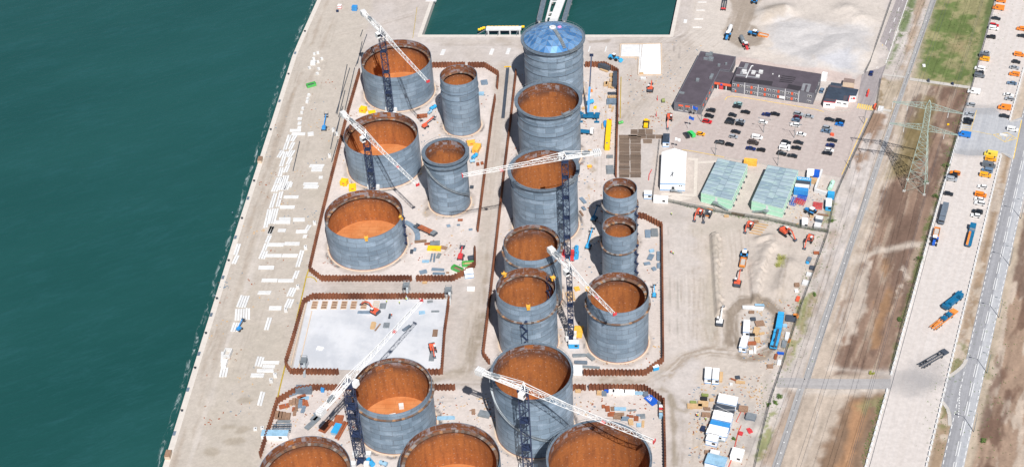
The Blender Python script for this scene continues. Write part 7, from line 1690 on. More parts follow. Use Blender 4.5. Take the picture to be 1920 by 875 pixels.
def flatbed(px, py, ang, L, label, m_='dkgrey', load=(), W=2.6):
    q = g2(px, py, .9); t = thing('flatbed_trailer', label, 'trailer', (q[0], q[1], .1), ang); b = MB(); b.box(0, 0, .8, L, .3, .3); 
    for sy in (-1, 1): b.box(0, sy * W * .45, .85, L, .25, .28)
    for k in range(int(L / 1.2)): b.box(-L / 2 + .6 + k * 1.2, 0, .9, .2, W, .14)
    b.box(L * .42, 0, 1.0, L * .16, W, .35); b.build('bed', M[m_], t); wm = wheel_mesh(.45, .4).mesh('wheel', M['black'])
    for sx in (-.4, -.3, -.2, .25):
        for sy in (-1, 1): o = bpy.data.objects.new('wheel', wm); COL.objects.link(o); o.parent = t; o.location = (sx * L, sy * (W / 2 - .25), .45)
    for (x, y, l_, w_, h_, mm) in load: b = MB(); b.box(x, y, 1.1, l_, w_, h_, 0, taper=.93); b.box(x, y, 1.1 + h_, l_ * .5, w_ * .5, h_ * .3); b.build('load', M[mm], t)
    return t
flatbed(1770, 598.5, dirang((1750, 614), (1790, 583)), 15, 'orange flatbed trailer carrying two blue blocks', 'orange', [(0, 0, 2.0, 2.0, 1.0, 'petrol'), (3.0, 0, 2.0, 2.0, 1.0, 'petrol'), (-4.5, 0, 3.5, .8, .6, 'orange')])
flatbed(1750, 672, dirang((1729, 684), (1771, 660)), 14, 'empty dark grey flatbed trailer lying slanting on the strip', 'dkgrey'); flatbed(797.5, 431, dirang((778, 422), (817, 440)), 12, 'flatbed trailer loaded with curved rusty plates', 'dkgrey', [(0, 0, 7.0, 2.5, .5, 'rustplate'), (4.6, 0, 1.8, 2.4, .8, 'galv')])
flatbed(1358, 8, dirang((1356, 20), (1360, -5)), 12, 'dark trailer with red end near the top edge', 'dkgrey', [(-5.4, 0, .5, 2.6, .6, 'red')])
def tankitem(px, py, L, r, ang, m_, label, name='vessel'):
    q = g2(px, py, r); t = thing(name, label, 'tank', (q[0], q[1], 0), ang); b = MB(); b.tube([(-L / 2, 0, r + .2), (-L / 2 + .05, 0, r + .2), (L / 2 - .05, 0, r + .2), (L / 2, 0, r + .2)], r, 16); b.build('barrel', M[m_], t, False); b = MB(); b.box(-L * .3, 0, 0, .3, r * 1.6, .5); b.box(L * .3, 0, 0, .3, r * 1.6, .5); b.build('saddle', M['dkgrey'], t); b = MB(); b.cyl(0, 0, 2 * r + .15, .3, .25, 8); b.build('manhole', M['dkgrey'], t)
tankitem(1558.5, 348, 5.6, .95, R_(70), 'mint', 'pale mint cylindrical tank lying inside the low concrete wall'); tankitem(812, 202, 3.4, .9, R_(50), 'skyblue', 'bright blue tank bowser between broad and slim northern tanks'); tankitem(806, 210.5, 2.4, .7, R_(60), 'lightblue', 'paler blue small bowser beside the bright blue one')
tankitem(890, 293, 3.2, .9, R_(60), 'skyblue', 'bright blue small tank below the pale yellow box'); tankitem(885.5, 302, 2.2, .8, R_(20), 'lightblue', 'small light blue drum tank east of the collared tank'); tankitem(1106, 192, 3.6, 1.0, R_(35), 'skyblue', 'bright blue tank bowser beside the raised boom')
tankitem(1081, 466, 2.4, .9, R_(88), 'skyblue', 'upper blue drum of three by the red crane base'); tankitem(1081, 478, 4.0, 1.0, R_(88), 'skyblue', 'long blue drum of three by the red crane base'); tankitem(1073, 485, 2.2, .8, R_(0), 'skyblue', 'short blue drum of three by the red crane base')
tankitem(695, 866, 3.4, 1.0, R_(-50), 'skyblue', 'bright blue drum at the bottom by the crane foot'); tankitem(719, 868, 3.0, .8, R_(-20), 'lightblue', 'light blue drum at the bottom between two tanks'); tankitem(1382.5 - 0, 840, .1, .1, 0, 'white', 'x') if False else None

# ================================================================== STACKS, SKIPS, SUNDRIES
def stack(px, py, L, W, H, ang, m_, name, label, cat, n_=3, group=None, m2=None, z=0.0):
    """layered stack of plates or boards on bearers"""
    q = g2(px, py, H / 2); b = MB(); hh = H / n_
    for k in range(n_): b.box(random.uniform(-.12, .12), random.uniform(-.1, .1), z + .12 + k * hh, L * random.uniform(.9, 1), W * random.uniform(.88, 1), hh * .8, random.uniform(-.04, .04))
    b.box(-L * .3, 0, z, .15, W, .12); b.box(L * .3, 0, z, .15, W, .12); o = b.build(name, M[m_], loc=(q[0], q[1], 0)); o.rotation_euler = (0, 0, ang); return tag(o, label, cat, group)
S3 = lambda x, y, ox, oy: (ox + x / 3.978, oy + y / 3.978)
# timber stacks inside the north-east bund
tb = [((1138, 560), 'upper'), ((1140, 600), 'upper'), ((1110, 625), 'left'), ((1128, 640), 'left'), ((1150, 645), 'left'), ((1095, 628), 'left')]
for i, ((x, y), _) in enumerate(tb): p_ = S3(x, y, 860, 0); stack(*p_, 1.6, 3.2 if i > 1 else 2.6, 1.0, R_(-2), 'wood', 'timber_stack', 'pale timber stack left of the long dark container', 'timber', 4, 'pale timber by the long container')
for i in range(5): p_ = S3(1118 + i * 15, 724, 860, 0); stack(*p_, .9, 1.8, .9, 0, 'wood', 'timber_stack', 'pale timber pack in the row above the grey bundles', 'timber', 3, 'timber row by the grey bundles')
for i in range(5): p_ = S3(1112 + i * 16, 758, 860, 0); stack(*p_, 1.1, 4.4, 1.0, 0, 'greyplate', 'wrapped_bundle', 'grey wrapped bundle in the row below the pale timber', 'bundle', 3, 'grey bundles below the timber')
for i in range(4): p_ = S3(1122 + i * 18, 698, 860, 0); stack(*p_, 1.2, 1.6, .8, R_(10), 'dkgrey', 'steel_bundle', 'dark steel bundle above the pale timber row', 'bundle', 3, 'dark bundles above the timber')
stack(*S3(1130, 795, 860, 0), 1.3, 2.4, .6, 0, 'wood', 'timber_stack', 'small timber pack below the grey bundles', 'timber'); stack(*S3(1148, 815, 860, 0), .7, 4.2, .6, R_(-8), 'wood', 'timber_stack', 'thin upright timber pack nearest the spool', 'timber')
stack(*S3(1085, 525, 860, 0), 1.6, 4.8, .4, R_(58), 'wood', 'timber_stack', 'slanting boards beside the diagonal dark container', 'timber')
stack(*S3(1075, 145, 860, 200), 1.0, 4.2, .8, 0, 'wood', 'timber_stack', 'upright timber pack left of the yellow box beam', 'timber'); cabin(*S3(1092, 130, 860, 200), 1.4, 3.6, 1.6, 0, 'small blue box against the yellow box beam', roof='blue', wall='blue', trim=None, win=False)
for (x, y, l_) in [(1200, 122, 'left'), (1218, 117, 'right')]: q = g2(*S3(x, y, 860, 200), .6); t = thing('reel', f'{l_} bright green reel east of the bund wall', 'reel', (q[0], q[1], 0), .3); b = MB(); b.tube([(-.5, 0, .7), (.5, 0, .7)], .7, 14); b.build('drum', M['green'], t); b = MB(); b.tube([(-.75, 0, .7), (.75, 0, .7)], .25, 8); b.build('axle', M['dkgrey'], t)
# rusty and grey plates in the south-west yard (zoomed survey)
Z2 = lambda x, y: (490 + x / 5.647, 720 + y / 5.647)
sw = [((330, 108), 3.2, 1.6, .4, 25, 'greyplate', 'grey plate pack beside the grey container'), ((428, 132), 3.4, 1.8, .5, 30, 'rustplate', 'brown plate pack below the container'), ((312, 190), 1.4, 2.4, .6, 5, 'brownwood', 'leftmost brown pack in the row of four'), ((345, 182), 1.4, 3.6, .6, 4, 'brownwood', 'second brown pack in the row of four'), ((378, 185), 1.3, 3.4, .6, 4, 'brownwood', 'third brown pack in the row of four'),
      ((242, 232), 4.2, 2.4, .15, 18, 'rustplate', 'flat orange rusty plate left of the packs'), ((340, 262), 1.0, 2.2, .4, 3, 'rustplate', 'small rusty pack below the row of four'), ((375, 245), 1.1, 3.8, .5, 3, 'brownwood', 'tall brown pack below the row of four'), ((352, 305), 1.2, 2.6, .5, 8, 'brownwood', 'lowest brown pack of the cluster'),
      ((415, 200), 1.5, 5.0, .5, 3, 'greyplate', 'long grey steel pack in the cluster'), ((445, 265), 1.3, 3.6, .5, -5, 'greyplate', 'lower grey steel pack in the cluster'), ((478, 200), 1.2, 3.4, .5, 20, 'rustplate', 'slanting rusty pack right of the grey one'), ((450, 190), 1.0, 3.2, .5, 10, 'rustplate', 'narrow rusty pack beside the grey one'), ((458, 148), 3.4, 1.5, .5, 8, 'lightblue', 'light blue pack at the top of the cluster'),
      ((172, 325), 1.9, 3.6, .9, 5, 'brownwood', 'leftmost thick bundle near the bund wall'), ((205, 330), 1.6, 3.8, .9, 4, 'brownwood', 'second thick bundle near the bund wall'), ((238, 335), 1.5, 3.8, .9, 3, 'brownwood', 'third thick bundle near the bund wall'), ((280, 340), 2.0, 3.6, .9, 2, 'brownwood', 'rightmost thick bundle near the bund wall'),
      ((240, 395), 5.0, 1.1, .5, 2, 'galv', 'pale beam under the thick bundles'), ((255, 520), 1.2, 1.8, .4, 10, 'lightblue', 'small light blue pack above the cabin'), ((690, 445), 3.2, 6.2, .5, -28, 'rustplate', 'slanting rusty plate pack at the crane shadow'), ((815, 385), 3.4, 5.6, .6, -3, 'rustplate', 'wide rusty plate pack beside the crane mast'),
      ((838, 480), 1.0, 9.0, .7, -14, 'rustplate', 'long rusty beam right of the blue crate'), ((862, 490), .7, 9.5, .7, -14, 'rustplate', 'long rusty beam nearest the crane mast'), ((575, 345), 2.2, 4.4, .6, -25, 'galv', 'ribbed grey steel pack under the counter jib'), ((545, 410), 2.2, 7.5, .6, -32, 'galv', 'long grey steel pack running toward the tank rim')]
for p_, L, W, H, a, m_, l_ in sw: stack(*Z2(*p_), L, W, H, R_(a), m_, 'plate_pack', l_ + ' in the southwest yard', 'steel pack', 3)
q = g2(*Z2(215, 465)); t = thing('lattice_frame', 'grey lattice frames piled by the southwest bund wall', 'steel frames', (q[0], q[1], 0), R_(4)); 
for k in range(4): b = MB(); lattice(b, [[Vector((x, -.5 - k * 1.1 + 1.5, .1)), Vector((x, .4 - k * 1.1 + 1.5, .1)), Vector((x, -.05 - k * 1.1 + 1.5, .9))] for x in np.linspace(-3.6, 3.6, 8)], .14, .1, cross=False); b.build('frame', M['dkgrey' if k % 2 else 'greyplate'], t)
tc = bpy.data.curves.new('banner_lettering', 'FONT'); tc.body = 'OMKO'; tc.size = 2.2; tc.extrude = .05; tc.materials.append(M['black']); tmp = bpy.data.objects.new('tmp_l', tc); COL.objects.link(tmp); bpy.context.view_layer.update()
dg = bpy.context.evaluated_depsgraph_get(); lm = bpy.data.meshes.new_from_object(tmp.evaluated_get(dg)); bpy.data.objects.remove(tmp); q = g2(*Z2(150, 475)); lo = bpy.data.objects.new('sign_lettering', lm); COL.objects.link(lo); lo.location = (q[0], q[1], .15); lo.rotation_euler = (0, 0, R_(74)); tag(lo, 'black letters OMKO lying beside the southwest bund wall', 'lettering')
lm2 = None
if par is not None:
    tmp = to; bpy.context.view_layer.update(); dg = bpy.context.evaluated_depsgraph_get(); lm2 = bpy.data.meshes.new_from_object(to.evaluated_get(dg)); l2 = bpy.data.objects.new('lettering', lm2); COL.objects.link(l2); l2.parent = par; l2.location = to.location; l2.scale = to.scale; bpy.data.objects.remove(to)
# south-east yard
Z3 = lambda x, y: (1080 + x / 3.978, 655 + y / 3.978)
se = [((205, 424), 1.2, 1.6, .5, 'rustplate'), ((236, 440), 1.6, 2.6, .6, 'rustplate'), ((272, 440), 1.2, 1.8, .5, 'brownwood'), ((332, 442), 4.6, 1.7, .3, 'lightblue'), ((322, 480), 3.6, 1.4, .5, 'brownwood'), ((262, 485), 2.4, 1.8, .4, 'rustplate'), ((365, 515), 3.2, 2.0, .5, 'greyplate'), ((404, 498), 2.6, 1.1, .4, 'rustplate'), ((409, 540), 1.8, 2.6, .9, 'wood'),
      ((450, 513), 1.6, 2.2, .5, 'rustplate'), ((465, 489), 1.4, 1.0, .4, 'greyplate'), ((498, 498), 1.8, 2.4, .3, 'galv'), ((466, 562), 1.6, 1.8, .4, 'lightblue'), ((500, 553), .9, 3.6, .3, 'wood'), ((310, 505), 3.4, 1.6, .5, 'brownwood'), ((420, 452), 3.4, .8, .3, 'galv'), ((270, 470), 2.0, 1.0, .3, 'rustplate')]
sl_ = ['leftmost small rusty pack', 'rusty pack second from the left', 'brown pack third from the left', 'light blue sheet pack at the top', 'brown pack under the light blue sheets', 'rusty pack under the third pack', 'grey pack in the middle', 'rusty pack above the timber crate', 'pale timber crate at the centre', 'rusty pack right of the timber crate', 'small grey pack right of centre', 'rightmost pale grey pack', 'light blue pack nearest the jib', 'thin upright timber pack', 'brown pack behind the white jib', 'thin galvanised pack at the top right', 'small rusty pack in the left middle']
for (p_, L, W, H, m_), l_ in zip(se, sl_): stack(*Z3(*p_), L, W, H, R_(random.uniform(-8, 8)), m_, 'plate_pack', l_ + ' of the southeast yard', 'steel pack', 3)
for (x, y, L, W, H, m_, l_) in [(172, 322, 2.0, 1.6, 1.2, 'wood', 'timber crate at the west end of the wall-side row'), (209, 328, 1.8, 1.6, 1.2, 'grey', 'grey crate, second of the wall-side row'), (229, 310, 2.2, 1.2, .8, 'deepblue', 'deep blue crate in the wall-side row'), (264, 312, 2.2, 1.6, 1.0, 'white', 'small white crate in the wall-side row'), (318, 315, 4.8, 2.6, 1.0, 'white', 'widest white wrapped pile in the wall-side row'), (396, 318, 4.2, 2.0, 1.0, 'white', 'second white wrapped pile in the wall-side row'), (468, 325, 5.0, 1.0, .9, 'lightblue', 'long pale blue bench in the wall-side row'), (520, 332, 1.9, 1.9, 1.3, 'grey', 'grey crate at the east end of the wall-side row'), (15, 308, 2.2, 1.4, .8, 'wood', 'timber crate below the short wall segment')]:
    stack(*Z3(x, y), L, W, H, R_(-2), m_, 'crate', l_, 'crate', 2)
q = g2(*Z3(563, 376), .3); t = thing('banner', 'deep blue banner with white triangle emblem lying by the bund corner', 'banner', (q[0], q[1], .3), R_(-52)); b = MB(); b.box(0, 0, 0, 5.2, 3.4, .15); b.build('sheet', M['deepblue'], t)
b = MB(); 
for a, c_ in (((-1.6, -.8), (1.2, -.8)), ((1.2, -.8), (-.1, .9)), ((-.1, .9), (-1.3, -.5)), ((-1.0, -.2), (.6, -.2))): b.beam((a[0] * .8 - .7, a[1] * .9, .19), (c_[0] * .8 - .7, c_[1] * .9, .19), .2, .03)
b.cyl(-2.1, .6, .16, .22, .04, 10); e_ = b.build('emblem', M['white'], t)
q = g2(*Z3(622, 403), .6); b = MB(); b.box(0, 0, 0, 1.4, 3.4, 1.1, 0, taper=.6); b.box(0, 0, 1.1, .6, 1.8, .2); o = b.build('tarp_pile', M['grey'], loc=(q[0], q[1], 0)); o.rotation_euler = (0, 0, R_(20)); tag(o, 'grey tarpaulined heap above the row of four small boxes', 'heap')
# mid yard around the clear tank
Z4 = lambda x, y: (770 + x / 5.147, 390 + y / 5.147)
my = [((95, 322), 5.4, 1.4, .6, 8, 'brownwood', 'long brown beams left of the yellow frame'), ((235, 340), 4.2, 3.0, .8, 3, 'galv', 'grey machine frame behind the yellow frame'), ((318, 382), 3.0, 1.8, .5, -20, 'brownwood', 'brown boards right of the yellow frame'), ((200, 478), .7, 5.6, .3, -3, 'greyplate', 'left grey steel strip of a pair'), ((228, 478), .7, 5.8, .3, 3, 'greyplate', 'right grey steel strip of a pair'), ((270, 460), 1.4, 3.2, .3, -15, 'galv', 'pale steel sheet right of the grey strips'), ((145, 515), 3.0, 1.6, .4, 0, 'lightblue', 'light blue crate left of the grey strips'),
      ((262, 592), 5.4, 1.5, .4, -4, 'greyplate', 'upper blue-grey plate pack by the bund wall'), ((272, 632), 5.2, 1.4, .4, 0, 'greyplate', 'lower blue-grey plate pack by the bund wall'), ((122, 615), 3.2, 2.0, .6, 20, 'greyplate', 'crumpled grey sheets at the wall end'), ((478, 116), 2.2, 1.6, .2, 2, 'rustplate', 'single rusty plate below the collared tank'), ((366, 172), 1.5, 1.8, .2, 20, 'greyplate', 'small blue-grey plate left of the rusty one'), ((460, 164), 1.4, 1.0, .2, 10, 'greyplate', 'smallest blue-grey plate near the rusty one'), ((578, 208), 1.6, 1.2, .2, 10, 'greyplate', 'grey plate near the gap in the bund wall'),
      ((160, 345), 2.6, 1.2, .4, 10, 'rustplate', 'rusty scraps left of the grey machine frame'), ((10, 420), 1.2, 2.6, .5, 0, 'dkgrey', 'dark drum pack right of the clear tank'), ((40, 400), 1.2, 1.8, .6, 0, 'greyplate', 'blue drum right of the clear tank'), ((358, 622), 1.2, .8, .3, 0, 'brownwood', 'tiny brown pack beside the lower plate pack'), ((135, 718), 2.0, 1.2, .5, 5, 'wood', 'timber scraps outside the bund wall gap')]
for p_, L, W, H, a, m_, l_ in my: stack(*Z4(*p_), L, W, H, R_(a), m_, 'plate_pack', l_, 'steel pack', 3)
ybox(*Z4(228, 388), 5.6, 1.8, 1.6, R_(-3), 'yellow steel frame box in the middle storage yard')
q = g2(*Z4(35, 240)); t = thing('curved_plates', 'pack of curved blue-grey shell plates beside the clear tank', 'steel plates', (q[0], q[1], 0)); 
for k in range(3):
    b = MB(); A_ = []; 
    for i in range(13):
        a = R_(62 - i * 5.6); r = 12; x0, y0 = r * math.cos(a) - r * .93, r * math.sin(a) - 4.5; x1, y1 = (r + 2.2) * math.cos(a) - r * .93, (r + 2.2) * math.sin(a) - 4.5; A_.append(((x0, y0), (x1, y1)))
    z = .1 + k * .2
    for i in range(12): (p0, p1), (p2, p3) = A_[i], A_[i + 1]; b.add([(p0[0], p0[1], z), (p1[0], p1[1], z), (p3[0], p3[1], z), (p2[0], p2[1], z), (p0[0], p0[1], z + .12), (p1[0], p1[1], z + .12), (p3[0], p3[1], z + .12), (p2[0], p2[1], z + .12)], [(4, 5, 6, 7), (0, 1, 5, 4), (2, 3, 7, 6), (1, 2, 6, 5), (3, 0, 4, 7)])
    b.build('plate', M['greyplate'], t)
def skip(px, py, ang, m_, label, fill='brownwood', L=5.0):
    q = g2(px, py, .8); t = thing('skip', label, 'skip', (q[0], q[1], 0), ang); b = MB()
    for sy in (-1, 1): b.beam((-L / 2, sy * 1.1, .8), (L / 2, sy * 1.1, .8), .12, 1.4)
    for sx in (-1, 1): b.beam((sx * L / 2, -1.1, .8), (sx * L / 2, 1.1, .8), .12, 1.4)
    b.box(0, 0, .05, L, 2.2, .1); b.build('tub', M[m_], t); b = MB(); b.box(0, 0, .2, L * .9, 1.9, .8, 0, taper=.6); b.build('waste', M[fill], t)
skip(*Z4(450, 585), R_(-32), 'green', 'green skip full of brown scrap, nearer the lettered tent'); skip(*Z4(555, 535), R_(5), 'green', 'bright green skip beside dark scrap in the wall corner', 'wood'); stack(*Z4(588, 482), 3.2, 2.4, 1.0, R_(15), 'dkgrey', 'scrap_heap', 'dark scrap heap above the bright green skip', 'scrap', 4)
skip(583.5, 159, R_(28), 'green', 'green-framed black skip alone on the northern quay', 'dkgrey', 4.6)
q = g2(792.5, 219); 
for k in range(8): stack(784 + (k % 4) * 5, 216.5 + (k // 4) * 4 - (k % 4) * .5, 1.2, 1.2, .5, 0, 'rustplate', 'pallet', 'small rusty pallet in the double row between the tanks', 'pallet', 3, 'rusty pallets between the tanks')
for (x, y, m_, l_) in [(1105, 178, 'white', 'small white crate right of the tall boom'), (1108.5, 170, 'orange', 'small orange crate beside the white one'), (1094, 203, 'wood', 'timber crate at the tall tank rim'), (1116, 202, 'yellow', 'tiny yellow drum east of the raised-boom crane'), (1158, 417 - 200, 'brownwood', 'round brown spool at the bund wall')]: stack(x, y, 1.4, 1.4, 1.0, 0, m_, 'crate', l_, 'crate', 2)
# grey frames near tall tanks
for (x, y, L, W, a, m_, l_) in [(908, 155, 3.4, 3.8, 10, 'greyplate', 'grey panel rack inside the bund east of the slim northern tank'), (902, 176, 3.0, 2.6, 0, 'lightblue', 'pale blue crate row below the grey panel rack'), (896, 243 - 28, 2.0, 1.4, 5, 'rustplate', 'small rusty scrap below the pale crates'), (1093, 376, 1.6, 4.2, 30, 'greyplate', 'slanting grey planks right of the tall tanks'), (1094, 391, 1.2, 2.4, 30, 'greyplate', 'shorter slanting grey planks'), (1090, 400, .8, 3.4, 25, 'brownwood', 'brown plank below the grey ones'), (1144, 318, 3.4, 6.4, 5, 'galv', 'galvanised pipework rack by the bund wall'), (1143, 294, 3.0, 2.0, 0, 'galv', 'upper galvanised rack by the bund wall'),
                          (896, 308, 1.4, 2.0, 10, 'rustplate', 'left rusty pallet by the haul road wall'), (904, 306, 1.2, 1.8, 15, 'rustplate', 'right rusty pallet by the haul road wall'), (885, 351, 1.6, 1.8, 0, 'dkgrey', 'dark drum pallet near the jib tip'), (1215, 438, 2.4, 5.0, 0, 'greyplate', 'curved grey plates at the corner of the eastern bund'), (1227, 436, 3.0, 5.0, 2, 'galv', 'grey racks at the corner of the eastern bund'),
                          (1222, 470, 2.0, 1.6, 20, 'lightblue', 'light blue triangular sheet in the eastern bund'), (1220, 482, 2.2, 3.6, -20, 'greyplate', 'grey bent sheet in the eastern bund'), (1213, 494, 2.8, 1.5, 15, 'greyplate', 'grey sheet below the bent one'), (1226, 504, 1.6, 1.8, 30, 'greyplate', 'lone small grey sheet in the eastern bund'), (1234.5, 480, 1.4, 5.6, 0, 'greyplate', 'grey plates leaning by the eastern wall'), (1235, 498, 1.4, 3.0, 0, 'greyplate', 'lower grey plates by the eastern wall'),
                          (1086, 666, 5.4, 1.4, 4, 'galv', 'galvanised stair sections south of the slender crane'), (1107, 669, 1.6, 4.4, 40, 'galv', 'slanting galvanised section by the eastern tank'), (1089, 679, 5.4, 1.4, -3, 'grey', 'grey bench box near the low white tent'), (1108, 688, 7.0, 1.0, -4, 'galv', 'long galvanised rods along the bund wall'), (1082, 541, 2.2, 2.4, 20, 'amber', 'ochre machine beside the slender crane mast'), (1070, 555, 3.6, 5.2, 10, 'wood', 'pale timber pile right of the middle column tanks'),
                          (1084, 622, 3.6, 6.6, -5, 'amber', 'ochre scaffold stack at the eastern tank foot'), (909, 776, 4.6, 3.0, -15, 'galv', 'ribbed grey pallets left of the tall southern tank'), (888, 771, 1.3, 2.6, 5, 'brownwood', 'dark brown crate alone on the southern yard'), (836, 783, 6.8, 1.4, 5, 'lightblue', 'light blue frame behind the bottom middle tank'), (1097, 318 + 2, .1, .1, 0, 'wood', None), (1105, 308 + 4, 2.0, 1.6, 10, 'amber', 'ochre bucket under the counter jib'), (1106, 285, 1.6, 3.0, 0, 'wood', 'timber pack under the counter jib')]:
    if l_: stack(x, y, L, W, .7, R_(a), m_, 'material_pack', l_, 'material pack', 3)
# trench cover and long bar north of the haul road
q = g2(951, 175); A = Vector(g2(952, 128)); B = Vector(g2(943, 222)); b = MB(); d = B - A; b.beam((0, 0, .06), (d.x, d.y, .06), 1.6, .16); b.beam((.5, 0, .2), (d.x + .5, d.y, .2), .3, .3); o = b.build('trench_cover', M['dkgrey'], loc=(A.x, A.y, 0)); tag(o, 'long grey trench cover on the haul road beside the domed tank', 'trench cover')
q = g2(952, 127); b = MB(); b.beam((-1.6, 0, .6), (1.6, 0, .6), .3, .3); b.box(-1.5, 0, 0, .2, .6, .6); b.box(1.5, 0, 0, .2, .6, .6); o = b.build('barrier_bar', M['yellow'], loc=(q[0], q[1], 0)); tag(o, 'yellow barrier bar at the north end of the trench cover', 'barrier')
# small white pads and beams north
for i, (x, y, ww, hh) in enumerate([(830.5, 98, 2.0, 5.2), (922, 97, 1.8, 5.4), (953, 96, 1.8, 5.4), (1105, 92, .6, 5), (1136, 92, .6, 5), (1285, 40, 1.7, 3.4)]):
    plate(x, y, ww, hh, .2, R_(-8), 'slabwhite', 'concrete_pad', ['white pad nearest the northwest tank', 'white pad, left of two beside the dome', 'white pad, right of two beside the dome', 'thin white strip left of two north of the diagonal container', 'thin white strip right of two north of the diagonal container', 'white pad right of the basin corner'][i], 'concrete pad')
for i, (x, y) in enumerate([(1316.5, 4.5), (1313.5, 19.5), (1310, 36), (1307, 51.5)]): plate(x, y, 4.6, .35, .4, R_(-1), 'slabwhite', 'concrete_strip', f'thin white strip right of the basin, {ORD[i + 1]} from the top', 'concrete strip', 'thin strips right of the basin')
plate(808, 2, 6, .8, .3, 0, 'slabwhite', 'concrete_strip', 'pale strip at the very top between quay and basin', 'concrete strip')
# white foundation with kerbs, north plaza
t = thing('foundation_pad', 'bright white L-shaped concrete foundation north of the office wing', 'foundation', (*g2(1203, 110), 0)); c_ = g2(1203, 110)
for nm, ps, z0, z1, m_ in (('wide_slab', [(1205, 85), (1238, 84), (1239, 139), (1200, 139)], .2, .45, 'white'), ('side_slab', [(1165.5, 85), (1199, 85), (1199, 107), (1164, 107.5)], .18, .4, 'offwhite'), ('narrow_strip', [(1200, 85), (1203.5, 85), (1199, 141), (1197, 141)], .18, .42, 'slabwhite')): b = MB(); b.prism(rel([g2(*p_) for p_ in ps], c_), 0, z1); b.build(nm, M[m_], t)
b = MB(); 
for a, e_ in (((1163, 84), (1240, 83)), ((1240, 83), (1240.5, 141)), ((1240.5, 141), (1197, 141.5)), ((1163, 84), (1162, 108)), ((1162, 108), (1197, 108.5)), ((1197, 108.5), (1196.5, 141))): A = g2(*a); B = g2(*e_); b.beam((A[0] - c_[0], A[1] - c_[1], .25), (B[0] - c_[0], B[1] - c_[1], .25), .45, .55)
b.build('edge_beam', M['cream'], t)
stack(1203, 138.5, 2.0, 1.4, .8, 0, 'wood', 'crate', 'timber crate at the foundation edge', 'crate', 2); stack(1206, 147, 3.0, 1.4, 1.0, R_(-5), 'offwhite', 'crate', 'pale machine crate below the foundation', 'crate', 2)
# timber mats
gp = [((80, 212), (248, 530), 2, 15), ((168, 170), (335, 208), 3, 2), ((150, 210), (420, 240), 4, 2), ((260, 245), (330, 275), 1, 2)]
import itertools
cnt = 0
for (x0, y0), (x1, y1), nc, nr_ in gp:
    for i in range(nc):
        for j in range(nr_):
            px_ = 1140 + (x0 + (x1 - x0) * (i + .5) / nc) / 3.978; py_ = 200 + (y0 + (y1 - y0) * (j + .5) / nr_) / 3.978; A = Vector(g2(px_ - (x1 - x0) / nc / 8.2, py_)); B = Vector(g2(px_ + (x1 - x0) / nc / 8.2, py_)); Hh_ = (Vector(g2(px_, py_ - (y1 - y0) / nr_ / 8.2)) - Vector(g2(px_, py_ + (y1 - y0) / nr_ / 8.2))).length
            b = MB(); b.box(0, 0, 0, (B - A).length * random.uniform(.92, 1), Hh_ * random.uniform(.82, .97), .16 + .04 * (cnt % 3)); o = b.build('timber_mat', M['mats'], loc=(px_ and g2(px_, py_)[0], g2(px_, py_)[1], .01 * (cnt % 3))); o.rotation_euler = (0, 0, random.uniform(-.02, .02)); tag(o, 'dark weathered timber mat laid in the patchwork beside the eastern bund wall', 'timber mat', 'timber mats beside the bund wall'); cnt += 1
# pale boards on slab : seven framed pits
for i, x in enumerate([120, 193, 267, 339, 411, 488, 577]):
    q = g2(*S3(x, 688, 560, 400)); t = thing('formwork_pit', f'brown framed formwork pit on the slab, {ORD[i + 1]} from the west', 'formwork', (q[0], q[1], .25), 0, 'formwork pits along the slab'); b = MB(); wx, wy = 2.3, 4.6
    for s_ in (-1, 1): b.box(s_ * wx / 2, 0, 0, .18, wy, .35); b.box(0, s_ * wy / 2, 0, wx, .18, .35); b.box(0, s_ * wy / 6, .03, wx, .12, .3)
    b.build('frame', M['cream'], t); b = MB(); b.box(0, 0, .01, wx - .2, wy - .2, .1); b.build('bottom_board', M['brownwood' if i < 6 else 'concrete'], t)
for (x, y, L, W, a, m_, l_) in [(555, 835, 1.6, 4.5, 0, 'wood', 'pale timber pack on the slab below the orange crawler'), (588, 850, .6, 4.4, -22, 'brownwood', 'slanting brown plank on the slab'), (655, 835, 2.4, 3.0, 0, 'galv', 'grey pallet pack on the middle of the slab'), (680, 768, .8, 2.8, 0, 'dkgrey', 'dark crate near the slanting jib tip'), (920, 740, 2.4, 1.8, 10, 'lightblue', 'white and blue machine on the slab'), (1018, 732, 3.2, .8, 0, 'galv', 'grey pipe pack near the slab northeast'), (805, 855, 1.4, 4.0, -40, 'grey', 'slanting grey beam on the slab'), (490, 738, 5.5, 1.5, 0, 'greyplate', 'grey sheets in front of the orange crawler'),
                          (628, 690, 2.6, 3.4, 0, 'galv', 'pale rack beside the seventh pit'), (980, 658, 2.4, 1.2, 10, 'galv', 'grey sheet at the slab north edge')]: stack(*S3(x, y, 560, 400), L, W, .6, R_(a), m_, 'material_pack', l_, 'material pack', 3)
stack(816, 624, 2.0, 4.2, .5, 0, 'brownwood', 'material_pack', 'brown crate above the orange digger on the slab', 'material pack', 3); stack(810, 668, 2.0, 5.5, .5, 0, 'galv', 'material_pack', 'grey sheet pack below the orange digger on the slab', 'material pack', 3)
stack(600, 653, 2.6, 1.8, .5, R_(-15), 'white', 'material_pack', 'white and red bundle alone in the west of the slab', 'material pack', 2); stack(700, 610, 2.0, 3.4, .4, 0, 'wood', 'material_pack', 'timber pack beside the planks on the slab', 'material pack', 3)
